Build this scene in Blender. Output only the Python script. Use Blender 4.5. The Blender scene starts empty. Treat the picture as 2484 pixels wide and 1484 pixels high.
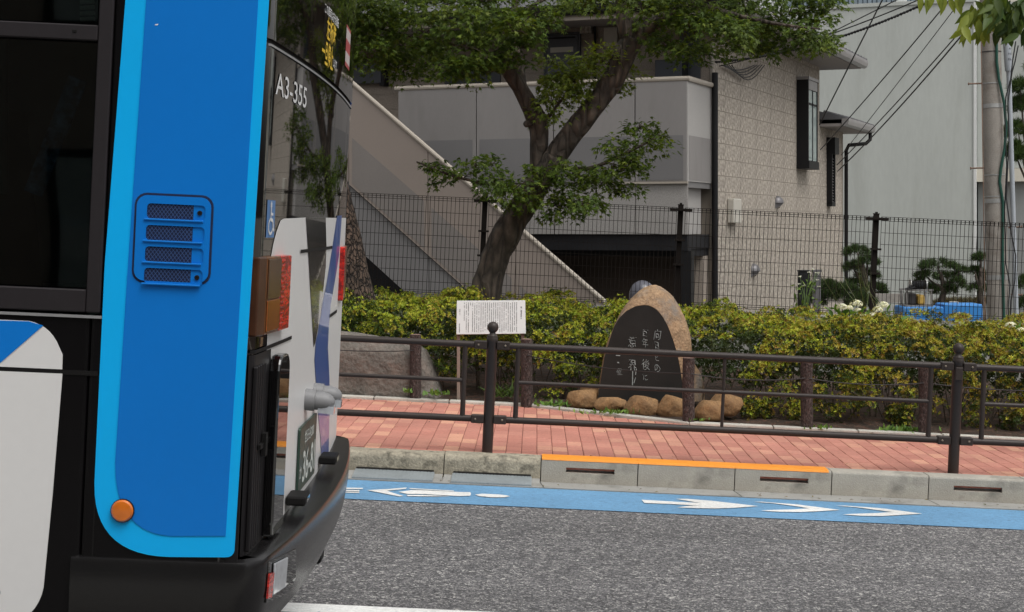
import bpy, bmesh, math, random
import numpy as np
from mathutils import Vector, Matrix, noise

random.seed(7)
rng = np.random.default_rng(11)
scene = bpy.context.scene
col = scene.collection

# ------------------------------------------------------------------ camera
FPX, VPX, VPY, EYE = 3950.0, 1300.0, 548.0, 1.59     # focal length and vanishing point in a 2484 px wide picture
cam_data = bpy.data.cameras.new('camera')
cam_data.sensor_width = 36.0
cam_data.lens = 36.0 * FPX / 2484.0
cam_data.shift_x = (1242.0 - VPX) / 2484.0
cam_data.shift_y = -(742.0 - VPY) / 2484.0
cam_data.clip_start = 0.05
cam_data.clip_end = 800
cam = bpy.data.objects.new('camera', cam_data)
cam.location = (0, 0, EYE)
cam.rotation_euler = (math.radians(90), 0, 0)
col.objects.link(cam)
scene.camera = cam

# ------------------------------------------------------------------ sky, sun, exposure (bright overcast)
SUN_EL, SUN_AZ = math.radians(60), math.radians(138)
world = bpy.data.worlds.new('World')
scene.world = world
world.use_nodes = True
wn, wl = world.node_tree.nodes, world.node_tree.links
wn.clear()
w_out = wn.new('ShaderNodeOutputWorld')
w_bg = wn.new('ShaderNodeBackground')
w_hsv = wn.new('ShaderNodeHueSaturation')
w_sky = wn.new('ShaderNodeTexSky')
w_sky.sky_type = 'NISHITA'
w_sky.sun_disc = False
w_sky.sun_elevation = SUN_EL
w_sky.sun_rotation = SUN_AZ
w_sky.air_density = 1.0
w_sky.dust_density = 5.0
w_sky.ozone_density = 1.0
w_hsv.inputs['Saturation'].default_value = 0.05
wl.new(w_sky.outputs['Color'], w_hsv.inputs['Color'])
wl.new(w_hsv.outputs['Color'], w_bg.inputs['Color'])
w_bg.inputs['Strength'].default_value = 0.15
wl.new(w_bg.outputs['Background'], w_out.inputs['Surface'])
sun_data = bpy.data.lights.new('sun', 'SUN')
sun_data.energy = 1.0
sun_data.angle = math.radians(35)
sun_data.color = (1.0, 0.96, 0.9)
sun = bpy.data.objects.new('sun', sun_data)
sd = Vector((math.sin(SUN_AZ) * math.cos(SUN_EL), math.cos(SUN_AZ) * math.cos(SUN_EL), math.sin(SUN_EL)))
sun.rotation_euler = sd.to_track_quat('Z', 'Y').to_euler()
sun.location = (0, 0, 20)
col.objects.link(sun)
scene.view_settings.view_transform = 'Standard'
scene.view_settings.look = 'None'
scene.view_settings.exposure = 0.15
scene.view_settings.gamma = 1.0
scene.view_settings.use_curve_mapping = False
scene.cycles.max_bounces = 8
scene.cycles.transparent_max_bounces = 12
scene.cycles.caustics_reflective = False
scene.cycles.caustics_refractive = False

# ------------------------------------------------------------------ frames and measuring helpers
THETA = math.atan(0.0459)                              # the street falls to the right
CT, ST = math.cos(THETA), math.sin(THETA)
ROT_SLOPE = Matrix.Rotation(THETA, 4, 'Y')

def slope(u, v, w):                                    # street frame -> world
    return Vector((u * CT + w * ST, v, -u * ST + w * CT))

def at(x, y, Y):                                       # measured picture point at depth Y -> world
    return Vector(((x - VPX) / FPX * Y, Y, EYE - (y - VPY) / FPX * Y))

def ray(x, y):
    return Vector(((x - VPX) / FPX, 1.0, -(y - VPY) / FPX))

def hit(x, y, M, axis, val):                           # where a measured ray meets a plane of a local frame
    Mi = M.inverted()
    o = Mi @ Vector((0, 0, EYE))
    d = (Mi.to_3x3() @ ray(x, y))
    t = (val - o[axis]) / d[axis]
    return o + d * t

def street(x, y, w=0.0):                               # picture point on the street plane -> (u, v)
    p = hit(x, y, ROT_SLOPE, 2, w)
    return p.x, p.y

def sl(x, y, v):                                       # picture point at street depth v -> (u, w)
    p = hit(x, y, ROT_SLOPE, 1, v)
    return p.x, p.z

# ------------------------------------------------------------------ materials
def new_mat(name):
    m = bpy.data.materials.new(name)
    m.use_nodes = True
    return m, m.node_tree.nodes, m.node_tree.links, m.node_tree.nodes['Principled BSDF']

def lin(r, g, b):
    f = lambda c: (c / 255 / 12.92) if c / 255 <= 0.04045 else ((c / 255 + 0.055) / 1.055) ** 2.4
    return (f(r), f(g), f(b))

def mat(name, c, rough=0.6, var=0.12, scale=6.0, fine=60.0, fine_amt=0.06, bump=0.0, bump_scale=None, metallic=0.0,
        coat=0.0, spec=0.5, stretch=(1, 1, 1), rand=0.0, stain=None, stain_scale=2.0, stain_lo=0.5, stain_hi=0.75, bump_dist=0.01):
    m, n, l, b = new_mat(name)
    tc = n.new('ShaderNodeTexCoord')
    mp = n.new('ShaderNodeMapping'); mp.inputs['Scale'].default_value = stretch
    l.new(tc.outputs['Object'], mp.inputs['Vector'])
    n1 = n.new('ShaderNodeTexNoise'); n1.inputs['Scale'].default_value = scale; n1.inputs['Detail'].default_value = 5
    n2 = n.new('ShaderNodeTexNoise'); n2.inputs['Scale'].default_value = fine; n2.inputs['Detail'].default_value = 3
    for q in (n1, n2): l.new(mp.outputs['Vector'], q.inputs['Vector'])
    def rng_node(src, lo, hi):
        r = n.new('ShaderNodeMapRange'); r.inputs['From Min'].default_value = 0.25; r.inputs['From Max'].default_value = 0.75
        r.inputs['To Min'].default_value = lo; r.inputs['To Max'].default_value = hi
        l.new(src, r.inputs['Value']); return r.outputs['Result']
    a = rng_node(n1.outputs['Fac'], 1 - var, 1 + var)
    f = rng_node(n2.outputs['Fac'], 1 - fine_amt, 1 + fine_amt)
    mul = n.new('ShaderNodeMath'); mul.operation = 'MULTIPLY'; l.new(a, mul.inputs[0]); l.new(f, mul.inputs[1])
    val = mul.outputs[0]
    if rand:
        oi = n.new('ShaderNodeObjectInfo')
        rr = n.new('ShaderNodeMapRange'); rr.inputs['To Min'].default_value = 1 - rand; rr.inputs['To Max'].default_value = 1 + rand
        l.new(oi.outputs['Random'], rr.inputs['Value'])
        m2 = n.new('ShaderNodeMath'); m2.operation = 'MULTIPLY'; l.new(val, m2.inputs[0]); l.new(rr.outputs['Result'], m2.inputs[1]); val = m2.outputs[0]
    vm = n.new('ShaderNodeVectorMath'); vm.operation = 'SCALE'; vm.inputs[0].default_value = c
    l.new(val, vm.inputs['Scale'])
    out = vm.outputs['Vector']
    if stain:
        n3 = n.new('ShaderNodeTexNoise'); n3.inputs['Scale'].default_value = stain_scale; n3.inputs['Detail'].default_value = 7; n3.inputs['Roughness'].default_value = 0.65
        l.new(mp.outputs['Vector'], n3.inputs['Vector'])
        r3 = n.new('ShaderNodeMapRange'); r3.inputs['From Min'].default_value = stain_lo; r3.inputs['From Max'].default_value = stain_hi
        l.new(n3.outputs['Fac'], r3.inputs['Value'])
        mx = n.new('ShaderNodeMix'); mx.data_type = 'RGBA'
        l.new(r3.outputs['Result'], mx.inputs[0]); l.new(out, mx.inputs[6]); mx.inputs[7].default_value = (*stain, 1)
        out = mx.outputs[2]
    l.new(out, b.inputs['Base Color'])
    b.inputs['Roughness'].default_value = rough
    b.inputs['Metallic'].default_value = metallic
    b.inputs['Coat Weight'].default_value = coat
    b.inputs['Coat Roughness'].default_value = 0.03
    b.inputs['Specular IOR Level'].default_value = spec
    if bump:
        n4 = n.new('ShaderNodeTexNoise'); n4.inputs['Scale'].default_value = bump_scale or fine; n4.inputs['Detail'].default_value = 6
        l.new(mp.outputs['Vector'], n4.inputs['Vector'])
        bp = n.new('ShaderNodeBump'); bp.inputs['Strength'].default_value = bump; bp.inputs['Distance'].default_value = bump_dist
        l.new(n4.outputs['Fac'], bp.inputs['Height']); l.new(bp.outputs['Normal'], b.inputs['Normal'])
    return m

def asphalt_mat():
    m, n, l, b = new_mat('asphalt')
    tc = n.new('ShaderNodeTexCoord')
    vo = n.new('ShaderNodeTexVoronoi'); vo.inputs['Scale'].default_value = 135; vo.inputs['Randomness'].default_value = 1
    l.new(tc.outputs['Object'], vo.inputs['Vector'])
    vo2 = n.new('ShaderNodeTexVoronoi'); vo2.inputs['Scale'].default_value = 48
    l.new(tc.outputs['Object'], vo2.inputs['Vector'])
    sep = n.new('ShaderNodeSeparateColor'); l.new(vo.outputs['Color'], sep.inputs['Color'])
    sep2 = n.new('ShaderNodeSeparateColor'); l.new(vo2.outputs['Color'], sep2.inputs['Color'])
    cr = n.new('ShaderNodeValToRGB')
    e = cr.color_ramp.elements
    e[0].position = 0.0; e[0].color = (0.030, 0.029, 0.030, 1)
    e[1].position = 1.0; e[1].color = (0.66, 0.64, 0.59, 1)
    for p, c in ((0.30, (0.062, 0.060, 0.063)), (0.55, (0.120, 0.117, 0.121)), (0.74, (0.21, 0.203, 0.203)), (0.88, (0.40, 0.39, 0.37))):
        q = e.new(p); q.color = (*c, 1)
    av = n.new('ShaderNodeMath'); av.operation = 'MULTIPLY_ADD'; av.inputs[1].default_value = 0.72
    m2 = n.new('ShaderNodeMath'); m2.operation = 'MULTIPLY'; m2.inputs[1].default_value = 0.28
    l.new(sep2.outputs['Red'], m2.inputs[0]); l.new(sep.outputs['Red'], av.inputs[0]); l.new(m2.outputs[0], av.inputs[2])
    l.new(av.outputs[0], cr.inputs['Fac'])
    n1 = n.new('ShaderNodeTexNoise'); n1.inputs['Scale'].default_value = 1.0; n1.inputs['Detail'].default_value = 6
    mp = n.new('ShaderNodeMapping'); mp.inputs['Scale'].default_value = (0.22, 1.7, 1); l.new(tc.outputs['Object'], mp.inputs['Vector']); l.new(mp.outputs['Vector'], n1.inputs['Vector'])
    r = n.new('ShaderNodeMapRange'); r.inputs['From Min'].default_value = 0.3; r.inputs['From Max'].default_value = 0.7
    r.inputs['To Min'].default_value = 0.80; r.inputs['To Max'].default_value = 1.18
    l.new(n1.outputs['Fac'], r.inputs['Value'])
    vm = n.new('ShaderNodeVectorMath'); vm.operation = 'SCALE'; l.new(cr.outputs['Color'], vm.inputs[0]); l.new(r.outputs['Result'], vm.inputs['Scale'])
    l.new(vm.outputs['Vector'], b.inputs['Base Color'])
    b.inputs['Roughness'].default_value = 0.8
    bp = n.new('ShaderNodeBump'); bp.inputs['Strength'].default_value = 0.9; bp.inputs['Distance'].default_value = 0.006
    l.new(vo.outputs['Distance'], bp.inputs['Height']); bp.invert = True
    l.new(bp.outputs['Normal'], b.inputs['Normal'])
    return m

def paint_on_asphalt(name, c, wear_c, wear_lo=0.63, wear_hi=0.72):
    m, n, l, b = new_mat(name)
    tc = n.new('ShaderNodeTexCoord')
    n1 = n.new('ShaderNodeTexNoise'); n1.inputs['Scale'].default_value = 26; n1.inputs['Detail'].default_value = 8; n1.inputs['Roughness'].default_value = 0.7
    n2 = n.new('ShaderNodeTexNoise'); n2.inputs['Scale'].default_value = 1.6; n2.inputs['Detail'].default_value = 4
    vo = n.new('ShaderNodeTexVoronoi'); vo.inputs['Scale'].default_value = 85
    for q in (n1, n2, vo): l.new(tc.outputs['Object'], q.inputs['Vector'])
    r = n.new('ShaderNodeMapRange'); r.inputs['From Min'].default_value = wear_lo; r.inputs['From Max'].default_value = wear_hi
    l.new(n1.outputs['Fac'], r.inputs['Value'])
    r2 = n.new('ShaderNodeMapRange'); r2.inputs['From Min'].default_value = 0.3; r2.inputs['From Max'].default_value = 0.7
    r2.inputs['To Min'].default_value = 0.86; r2.inputs['To Max'].default_value = 1.12
    l.new(n2.outputs['Fac'], r2.inputs['Value'])
    sep = n.new('ShaderNodeSeparateColor'); l.new(vo.outputs['Color'], sep.inputs['Color'])
    r3 = n.new('ShaderNodeMapRange'); r3.inputs['To Min'].default_value = 0.88; r3.inputs['To Max'].default_value = 1.1
    l.new(sep.outputs['Red'], r3.inputs['Value'])
    mu = n.new('ShaderNodeMath'); mu.operation = 'MULTIPLY'; l.new(r2.outputs['Result'], mu.inputs[0]); l.new(r3.outputs['Result'], mu.inputs[1])
    vm = n.new('ShaderNodeVectorMath'); vm.operation = 'SCALE'; vm.inputs[0].default_value = c; l.new(mu.outputs[0], vm.inputs['Scale'])
    mx = n.new('ShaderNodeMix'); mx.data_type = 'RGBA'
    l.new(r.outputs['Result'], mx.inputs[0]); l.new(vm.outputs['Vector'], mx.inputs[6]); mx.inputs[7].default_value = (*wear_c, 1)
    l.new(mx.outputs[2], b.inputs['Base Color']); b.inputs['Roughness'].default_value = 0.75
    bp = n.new('ShaderNodeBump'); bp.inputs['Strength'].default_value = 0.6; bp.inputs['Distance'].default_value = 0.004; bp.invert = True
    l.new(vo.outputs['Distance'], bp.inputs['Height']); l.new(bp.outputs['Normal'], b.inputs['Normal'])
    return m

def brick_mat():
    m, n, l, b = new_mat('paving_brick')
    oi = n.new('ShaderNodeAttribute'); oi.attribute_type = 'GEOMETRY'; oi.attribute_name = 'tone'
    cr = n.new('ShaderNodeValToRGB'); cr.color_ramp.interpolation = 'LINEAR'
    e = cr.color_ramp.elements
    e[0].position = 0; e[0].color = (0.465, 0.190, 0.142, 1)
    e[1].position = 1; e[1].color = (0.61, 0.31, 0.21, 1)
    for p, c in ((0.40, (0.495, 0.210, 0.158)), (0.68, (0.525, 0.230, 0.172)), (0.82, (0.565, 0.268, 0.19))):
        q = e.new(p); q.color = (*c, 1)
    l.new(oi.outputs['Fac'], cr.inputs['Fac'])
    tc = n.new('ShaderNodeNewGeometry')
    n1 = n.new('ShaderNodeTexNoise'); n1.inputs['Scale'].default_value = 60; n1.inputs['Detail'].default_value = 5
    n2 = n.new('ShaderNodeTexNoise'); n2.inputs['Scale'].default_value = 2.2; n2.inputs['Detail'].default_value = 5
    for q in (n1, n2): l.new(tc.outputs['Position'], q.inputs['Vector'])
    r = n.new('ShaderNodeMapRange'); r.inputs['From Min'].default_value = 0.3; r.inputs['From Max'].default_value = 0.7; r.inputs['To Min'].default_value = 0.86; r.inputs['To Max'].default_value = 1.1
    l.new(n1.outputs['Fac'], r.inputs['Value'])
    r2 = n.new('ShaderNodeMapRange'); r2.inputs['From Min'].default_value = 0.3; r2.inputs['From Max'].default_value = 0.7; r2.inputs['To Min'].default_value = 0.86; r2.inputs['To Max'].default_value = 1.1
    l.new(n2.outputs['Fac'], r2.inputs['Value'])
    mu = n.new('ShaderNodeMath'); mu.operation = 'MULTIPLY'; l.new(r.outputs['Result'], mu.inputs[0]); l.new(r2.outputs['Result'], mu.inputs[1])
    vm = n.new('ShaderNodeVectorMath'); vm.operation = 'SCALE'; l.new(cr.outputs['Color'], vm.inputs[0]); l.new(mu.outputs[0], vm.inputs['Scale'])
    l.new(vm.outputs['Vector'], b.inputs['Base Color']); b.inputs['Roughness'].default_value = 0.8
    bp = n.new('ShaderNodeBump'); bp.inputs['Strength'].default_value = 0.3; bp.inputs['Distance'].default_value = 0.003
    l.new(n1.outputs['Fac'], bp.inputs['Height']); l.new(bp.outputs['Normal'], b.inputs['Normal'])
    return m

def leaf_mat(name, trans=0.35, rough=0.5):
    m, n, l, b = new_mat(name)
    at_ = n.new('ShaderNodeAttribute'); at_.attribute_type = 'GEOMETRY'; at_.attribute_name = 'leaf_colour'
    l.new(at_.outputs['Color'], b.inputs['Base Color']); b.inputs['Roughness'].default_value = rough
    b.inputs['Specular IOR Level'].default_value = 0.3
    tr = n.new('ShaderNodeBsdfTranslucent')
    vm = n.new('ShaderNodeVectorMath'); vm.operation = 'MULTIPLY'; vm.inputs[1].default_value = (1.25, 1.2, 0.6)
    l.new(at_.outputs['Color'], vm.inputs[0]); l.new(vm.outputs['Vector'], tr.inputs['Color'])
    mx = n.new('ShaderNodeMixShader'); mx.inputs[0].default_value = trans
    l.new(b.outputs[0], mx.inputs[1]); l.new(tr.outputs[0], mx.inputs[2])
    l.new(mx.outputs[0], n['Material Output'].inputs['Surface'])
    return m

def bark_mat(name, c1, c2, scale=14, stretch=(1, 1, 0.28), bump=1.0, dist=0.03, edge=0.12):
    m, n, l, b = new_mat(name)
    tc = n.new('ShaderNodeTexCoord'); mp = n.new('ShaderNodeMapping'); mp.inputs['Scale'].default_value = stretch
    l.new(tc.outputs['Object'], mp.inputs['Vector'])
    nz = n.new('ShaderNodeTexNoise'); nz.inputs['Scale'].default_value = scale * 0.7; nz.inputs['Detail'].default_value = 6
    l.new(mp.outputs['Vector'], nz.inputs['Vector'])
    ad = n.new('ShaderNodeVectorMath'); ad.operation = 'MULTIPLY_ADD'; ad.inputs[1].default_value = (0.08, 0.08, 0.08)
    l.new(nz.outputs['Color'], ad.inputs[0]); l.new(mp.outputs['Vector'], ad.inputs[2])
    vo = n.new('ShaderNodeTexVoronoi'); vo.feature = 'DISTANCE_TO_EDGE'; vo.inputs['Scale'].default_value = scale
    l.new(ad.outputs['Vector'], vo.inputs['Vector'])
    r = n.new('ShaderNodeMapRange'); r.inputs['From Max'].default_value = edge; l.new(vo.outputs['Distance'], r.inputs['Value'])
    mx = n.new('ShaderNodeMix'); mx.data_type = 'RGBA'; mx.inputs[6].default_value = (*c1, 1); mx.inputs[7].default_value = (*c2, 1)
    l.new(r.outputs['Result'], mx.inputs[0])
    n2 = n.new('ShaderNodeTexNoise'); n2.inputs['Scale'].default_value = 9; n2.inputs['Detail'].default_value = 8; l.new(tc.outputs['Object'], n2.inputs['Vector'])
    r2 = n.new('ShaderNodeMapRange'); r2.inputs['From Min'].default_value = 0.3; r2.inputs['From Max'].default_value = 0.7; r2.inputs['To Min'].default_value = 0.6; r2.inputs['To Max'].default_value = 1.45
    l.new(n2.outputs['Fac'], r2.inputs['Value'])
    vm = n.new('ShaderNodeVectorMath'); vm.operation = 'SCALE'; l.new(mx.outputs[2], vm.inputs[0]); l.new(r2.outputs['Result'], vm.inputs['Scale'])
    l.new(vm.outputs['Vector'], b.inputs['Base Color']); b.inputs['Roughness'].default_value = 0.9
    hs = n.new('ShaderNodeMath'); hs.operation = 'MULTIPLY_ADD'; hs.inputs[1].default_value = 0.5
    l.new(n2.outputs['Fac'], hs.inputs[0]); l.new(r.outputs['Result'], hs.inputs[2])
    bp = n.new('ShaderNodeBump'); bp.inputs['Strength'].default_value = bump; bp.inputs['Distance'].default_value = dist
    l.new(hs.outputs[0], bp.inputs['Height']); l.new(bp.outputs['Normal'], b.inputs['Normal'])
    return m

def tinted_glass(name, tint=(0.1, 0.14, 0.13), rough=0.02):
    m, n, l, b = new_mat(name)
    n.remove(b)
    tr = n.new('ShaderNodeBsdfTransparent'); tr.inputs['Color'].default_value = (*tint, 1)
    gl = n.new('ShaderNodeBsdfGlossy'); gl.inputs['Roughness'].default_value = rough
    fr = n.new('ShaderNodeFresnel'); fr.inputs['IOR'].default_value = 1.5
    nz = n.new('ShaderNodeTexNoise'); nz.inputs['Scale'].default_value = 2.0
    tc = n.new('ShaderNodeTexCoord'); l.new(tc.outputs['Object'], nz.inputs['Vector'])
    bp = n.new('ShaderNodeBump'); bp.inputs['Strength'].default_value = 0.05; bp.inputs['Distance'].default_value = 0.02
    l.new(nz.outputs['Fac'], bp.inputs['Height']); l.new(bp.outputs['Normal'], gl.inputs['Normal'])
    mx = n.new('ShaderNodeMixShader')
    l.new(fr.outputs[0], mx.inputs[0]); l.new(tr.outputs[0], mx.inputs[1]); l.new(gl.outputs[0], mx.inputs[2])
    l.new(mx.outputs[0], n['Material Output'].inputs['Surface'])
    return m

M = {}
M['asphalt'] = asphalt_mat()
M['blue_lane'] = paint_on_asphalt('blue_lane_paint', (0.125, 0.285, 0.465), (0.075, 0.14, 0.21), 0.56, 0.72)
M['white_mark'] = paint_on_asphalt('white_road_paint', (0.70, 0.70, 0.68), (0.16, 0.25, 0.36), 0.62, 0.70)
M['brick'] = brick_mat()
M['sand_red'] = mat('brick_dust', (0.45, 0.16, 0.11), 0.9, 0.3, 20)
M['sand'] = mat('joint_sand', (0.16, 0.075, 0.055), 0.95, 0.25, 8, 120, 0.2)
M['concrete'] = mat('kerb_concrete', (0.385, 0.36, 0.31), 0.85, 0.14, 5, 90, 0.10, 0.35, 120, rand=0.06, stain=(0.19, 0.18, 0.155), stain_scale=4, stain_lo=0.54, stain_hi=0.75)
M['old_concrete'] = mat('weathered_kerb_concrete', (0.33, 0.295, 0.225), 0.9, 0.25, 7, 70, 0.22, 0.7, 60, rand=0.05, stain=(0.085, 0.078, 0.058), stain_scale=13, stain_lo=0.48, stain_hi=0.68)
M['gutter'] = mat('gutter_concrete', (0.30, 0.295, 0.275), 0.85, 0.15, 3, 110, 0.1, 0.3, stain=(0.16, 0.155, 0.14), stain_scale=5, stain_lo=0.52, stain_hi=0.72)
M['edging'] = mat('edging_concrete', (0.46, 0.44, 0.39), 0.85, 0.14, 8, 80, 0.08, 0.3, rand=0.1)
M['grate'] = mat('galvanised_grate', (0.36, 0.40, 0.42), 0.5, 0.12, 8, 60, 0.1, metallic=0.5)
M['dark_void'] = mat('dark_drain', (0.02, 0.018, 0.015), 0.9)
M['orange'] = mat('orange_paint', (0.86, 0.30, 0.022), 0.6, 0.06, 8, 90, 0.05, 0.15)
M['soil'] = mat('bed_soil', (0.045, 0.028, 0.018), 0.95, 0.45, 9, 70, 0.35, 0.9, 40, stain=(0.10, 0.045, 0.028), stain_scale=18, stain_lo=0.52, stain_hi=0.62, bump_dist=0.03)
M['ground'] = mat('bare_ground', (0.17, 0.16, 0.145), 0.95, 0.2, 1.5, 30, 0.2, 0.4)
M['rail'] = mat('brown_rail_paint', (0.040, 0.030, 0.026), 0.45, spec=0.3, var=0.10, scale=3, fine=60, fine_amt=0.06, bump=0.06, bump_scale=200) # 0.10, 3, 60, 0.06, 0.06, 200)
M['bolt'] = mat('worn_bolt', (0.22, 0.18, 0.14), 0.5, 0.2, metallic=0.4)
M['fence'] = mat('dark_fence_paint', (0.016, 0.012, 0.010), 0.6, 0.15, 4, spec=0.15)
M['stone'] = mat('brown_monument_stone', (0.30, 0.195, 0.112), 0.88, 0.34, 9, 60, 0.32, 1.0, 22, stain=(0.20, 0.175, 0.15), stain_scale=3.5, stain_lo=0.5, stain_hi=0.66, bump_dist=0.02)
M['slab'] = mat('black_granite', (0.022, 0.0215, 0.020), 0.42, 0.2, 6, 220, 0.4, spec=0.25)
M['carved'] = mat('carved_white', (0.27, 0.30, 0.295), 0.8, 0.25, 30)
M['rock'] = mat('ochre_rock', (0.27, 0.155, 0.068), 0.9, 0.32, 9, 60, 0.25, 0.9, 22, rand=0.16, stain=(0.14, 0.085, 0.045), stain_scale=7, stain_lo=0.5, stain_hi=0.72, bump_dist=0.02)
M['boulder'] = mat('lichen_boulder', (0.135, 0.122, 0.106), 0.92, 0.3, 5, 50, 0.3, 0.8, 20, stain=(0.195, 0.16, 0.135), stain_scale=7, stain_lo=0.5, stain_hi=0.68, bump_dist=0.03)
M['log'] = mat('log_bark', (0.050, 0.034, 0.030), 0.9, 0.35, 40, 130, 0.9, 1.0, 90, stretch=(1, 1, 0.45), stain=(0.17, 0.135, 0.125), stain_scale=75, stain_lo=0.57, stain_hi=0.66, bump_dist=0.02)
M['log_top'] = mat('log_top', (0.19, 0.125, 0.10), 0.85, 0.15, 20)
M['wire'] = mat('dark_wire', (0.02, 0.018, 0.018), 0.6)
M['sign'] = mat('sign_board', (0.66, 0.68, 0.67), 0.55, 0.03, 3, 60, 0.02)
M['ink'] = mat('sign_ink', (0.10, 0.10, 0.11), 0.7, 0.3, 200)
M['tan'] = mat('tan_post', (0.24, 0.185, 0.15), 0.7, 0.12, 12)
M['siding'] = mat('beige_siding', (0.352, 0.312, 0.265), 0.85, 0.10, 2.5, 30, 0.75, 0.7, 30, stretch=(1, 1, 0.6), rand=0.035, bump_dist=0.01)
M['siding_joint'] = mat('siding_joint', (0.33, 0.285, 0.235), 0.85, 0.08)
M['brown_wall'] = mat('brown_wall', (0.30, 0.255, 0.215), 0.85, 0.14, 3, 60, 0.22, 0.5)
M['panel'] = mat('balcony_panel', (0.225, 0.212, 0.205), 0.55, 0.07, 1.6, 40, 0.03, rand=0.04, stretch=(1, 1, 0.3), stain=(0.18, 0.168, 0.16), stain_scale=2.5, stain_lo=0.52, stain_hi=0.8)
M['panel_low'] = mat('balcony_frosted_panel', (0.165, 0.16, 0.16), 0.45, 0.05, 1.5, 60, 0.05, rand=0.03)
M['panel_dots'] = mat('balcony_lower_panel', (0.30, 0.285, 0.27), 0.6, 0.06, 2, 70, 0.2)
M['panel_side'] = mat('balcony_side_panel', (0.37, 0.355, 0.34), 0.5, 0.04, 2)
M['stair'] = mat('stair_panel', (0.245, 0.205, 0.178), 0.55, 0.05, 1.5, 40, 0.03, rand=0.02)
M['stair_dark'] = mat('stair_frosted_panel', (0.188, 0.17, 0.158), 0.5, 0.06, 1.6, 50, 0.05)
M['cream'] = mat('cream_rail', (0.36, 0.32, 0.27), 0.45, 0.05)
M['dark_metal'] = mat('dark_metal', (0.012, 0.012, 0.013), 0.5, 0.15, 3, spec=0.2)
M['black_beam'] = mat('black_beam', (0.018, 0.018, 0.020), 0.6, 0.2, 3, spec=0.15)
M['soffit'] = mat('soffit', (0.30, 0.275, 0.265), 0.8, 0.04)
M['gutter_metal'] = mat('eaves_gutter', (0.30, 0.285, 0.285), 0.35, 0.08, 2, metallic=0.2)
M['roof'] = mat('roof_tile', (0.085, 0.085, 0.09), 0.6, 0.18, 6, rand=0.08)
M['door'] = mat('slate_door', (0.085, 0.09, 0.105), 0.5, 0.06)
M['ac'] = mat('slate_box', (0.045, 0.05, 0.062), 0.5, 0.08)
M['ivory'] = mat('ivory_plastic', (0.50, 0.475, 0.42), 0.5, 0.04)
M['vent'] = mat('vent_steel', (0.15, 0.145, 0.15), 0.4, 0.1, metallic=0.3)
M['window'] = mat('window_glass', (0.30, 0.36, 0.35), 0.04, 0.15, 3, spec=0.8)
M['grey_wall'] = mat('grey_render', (0.475, 0.497, 0.47), 0.9, 0.06, 1.3, 16, 0.04, 0.2, 40, stretch=(1, 1, 0.22), stain=(0.40, 0.415, 0.385), stain_scale=2.2, stain_lo=0.52, stain_hi=0.8)
M['white_trim'] = mat('white_trim', (0.66, 0.67, 0.655), 0.8, 0.04)
M['cream_wall'] = mat('cream_wall', (0.62, 0.585, 0.50), 0.9, 0.04)
M['purple_roof'] = mat('purple_roof', (0.14, 0.105, 0.115), 0.7, 0.1)
M['blue_sheet'] = mat('blue_grey_sheet', (0.22, 0.27, 0.32), 0.6, 0.1)
M['pole'] = mat('pole_concrete', (0.30, 0.275, 0.245), 0.9, 0.16, 4, 90, 0.12, 0.35, 60, stain=(0.21, 0.18, 0.155), stain_scale=5, stain_lo=0.5, stain_hi=0.7)
M['conduit'] = mat('grey_conduit', (0.37, 0.40, 0.435), 0.5, 0.06)
M['steel'] = mat('galvanised_steel', (0.42, 0.42, 0.41), 0.45, 0.1, metallic=0.6)
M['rust'] = mat('rusty_step', (0.19, 0.12, 0.085), 0.7, 0.2)
M['green_cable'] = mat('green_cable', (0.008, 0.065, 0.045), 0.5, 0.1)
M['cable'] = mat('black_cable', (0.018, 0.018, 0.02), 0.6, 0.1)
M['blue_plastic'] = mat('blue_plastic', (0.035, 0.23, 0.60), 0.5, 0.06)
M['machine'] = mat('machine_grey', (0.26, 0.25, 0.24), 0.5, 0.3, 14, metallic=0.3)
M['machine_dark'] = mat('machine_dark', (0.04, 0.036, 0.036), 0.6, 0.3, 14)
M['yellow_part'] = mat('yellow_part', (0.62, 0.40, 0.09), 0.5, 0.15)
M['leaf'] = leaf_mat('maple_leaf', 0.42)
M['hedge_leaf'] = leaf_mat('azalea_leaf', 0.25)
M['blossom'] = leaf_mat('blossom_petal', 0.3, 0.7)
M['maple_bark'] = bark_mat('maple_bark', (0.042, 0.033, 0.026), (0.120, 0.093, 0.072), 12, (1, 1, 0.22), 0.8, 0.03, 0.35)
M['pine_bark'] = bark_mat('pine_bark', (0.012, 0.008, 0.0065), (0.10, 0.068, 0.050), 27, (1, 1, 0.55), 1.0, 0.03, 0.16)
M['twig'] = mat('twig_bark', (0.06, 0.045, 0.032), 0.9, 0.2, 30)
# bus
M['bus_blue'] = mat('bus_mid_blue', (0.0012, 0.172, 0.60), 0.36, 0.05, 1.4, 40, 0.012, 0.04, 2.0, coat=0.0, spec=0.3, bump_dist=0.02)
M['bus_light'] = mat('bus_sky_blue', (0.0015, 0.42, 0.90), 0.36, 0.04, 1.4, 40, 0.012, 0.04, 2.0, coat=0.0, spec=0.3, bump_dist=0.02)
M['bus_white'] = mat('bus_white', (0.68, 0.672, 0.665), 0.34, 0.03, 1.5, 40, 0.012, spec=0.25)
M['bus_stripe'] = mat('bus_stripe_blue', (0.035, 0.12, 0.42), 0.3, 0.02, 1, 40, 0.01, coat=0.5)
M['bus_black'] = mat('bus_gloss_black', (0.004, 0.0038, 0.004), 0.025, 0.1, 1, 40, 0.05, coat=0.0, spec=1.0)
M['bus_body'] = mat('bus_body_black', (0.0035, 0.003, 0.0035), 0.3, 0.1, 1, 40, 0.05, spec=0.16)
M['bus_satin'] = mat('bus_satin_black', (0.008, 0.007, 0.008), 0.5, 0.1, 2, 40, 0.05, spec=0.25)
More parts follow.
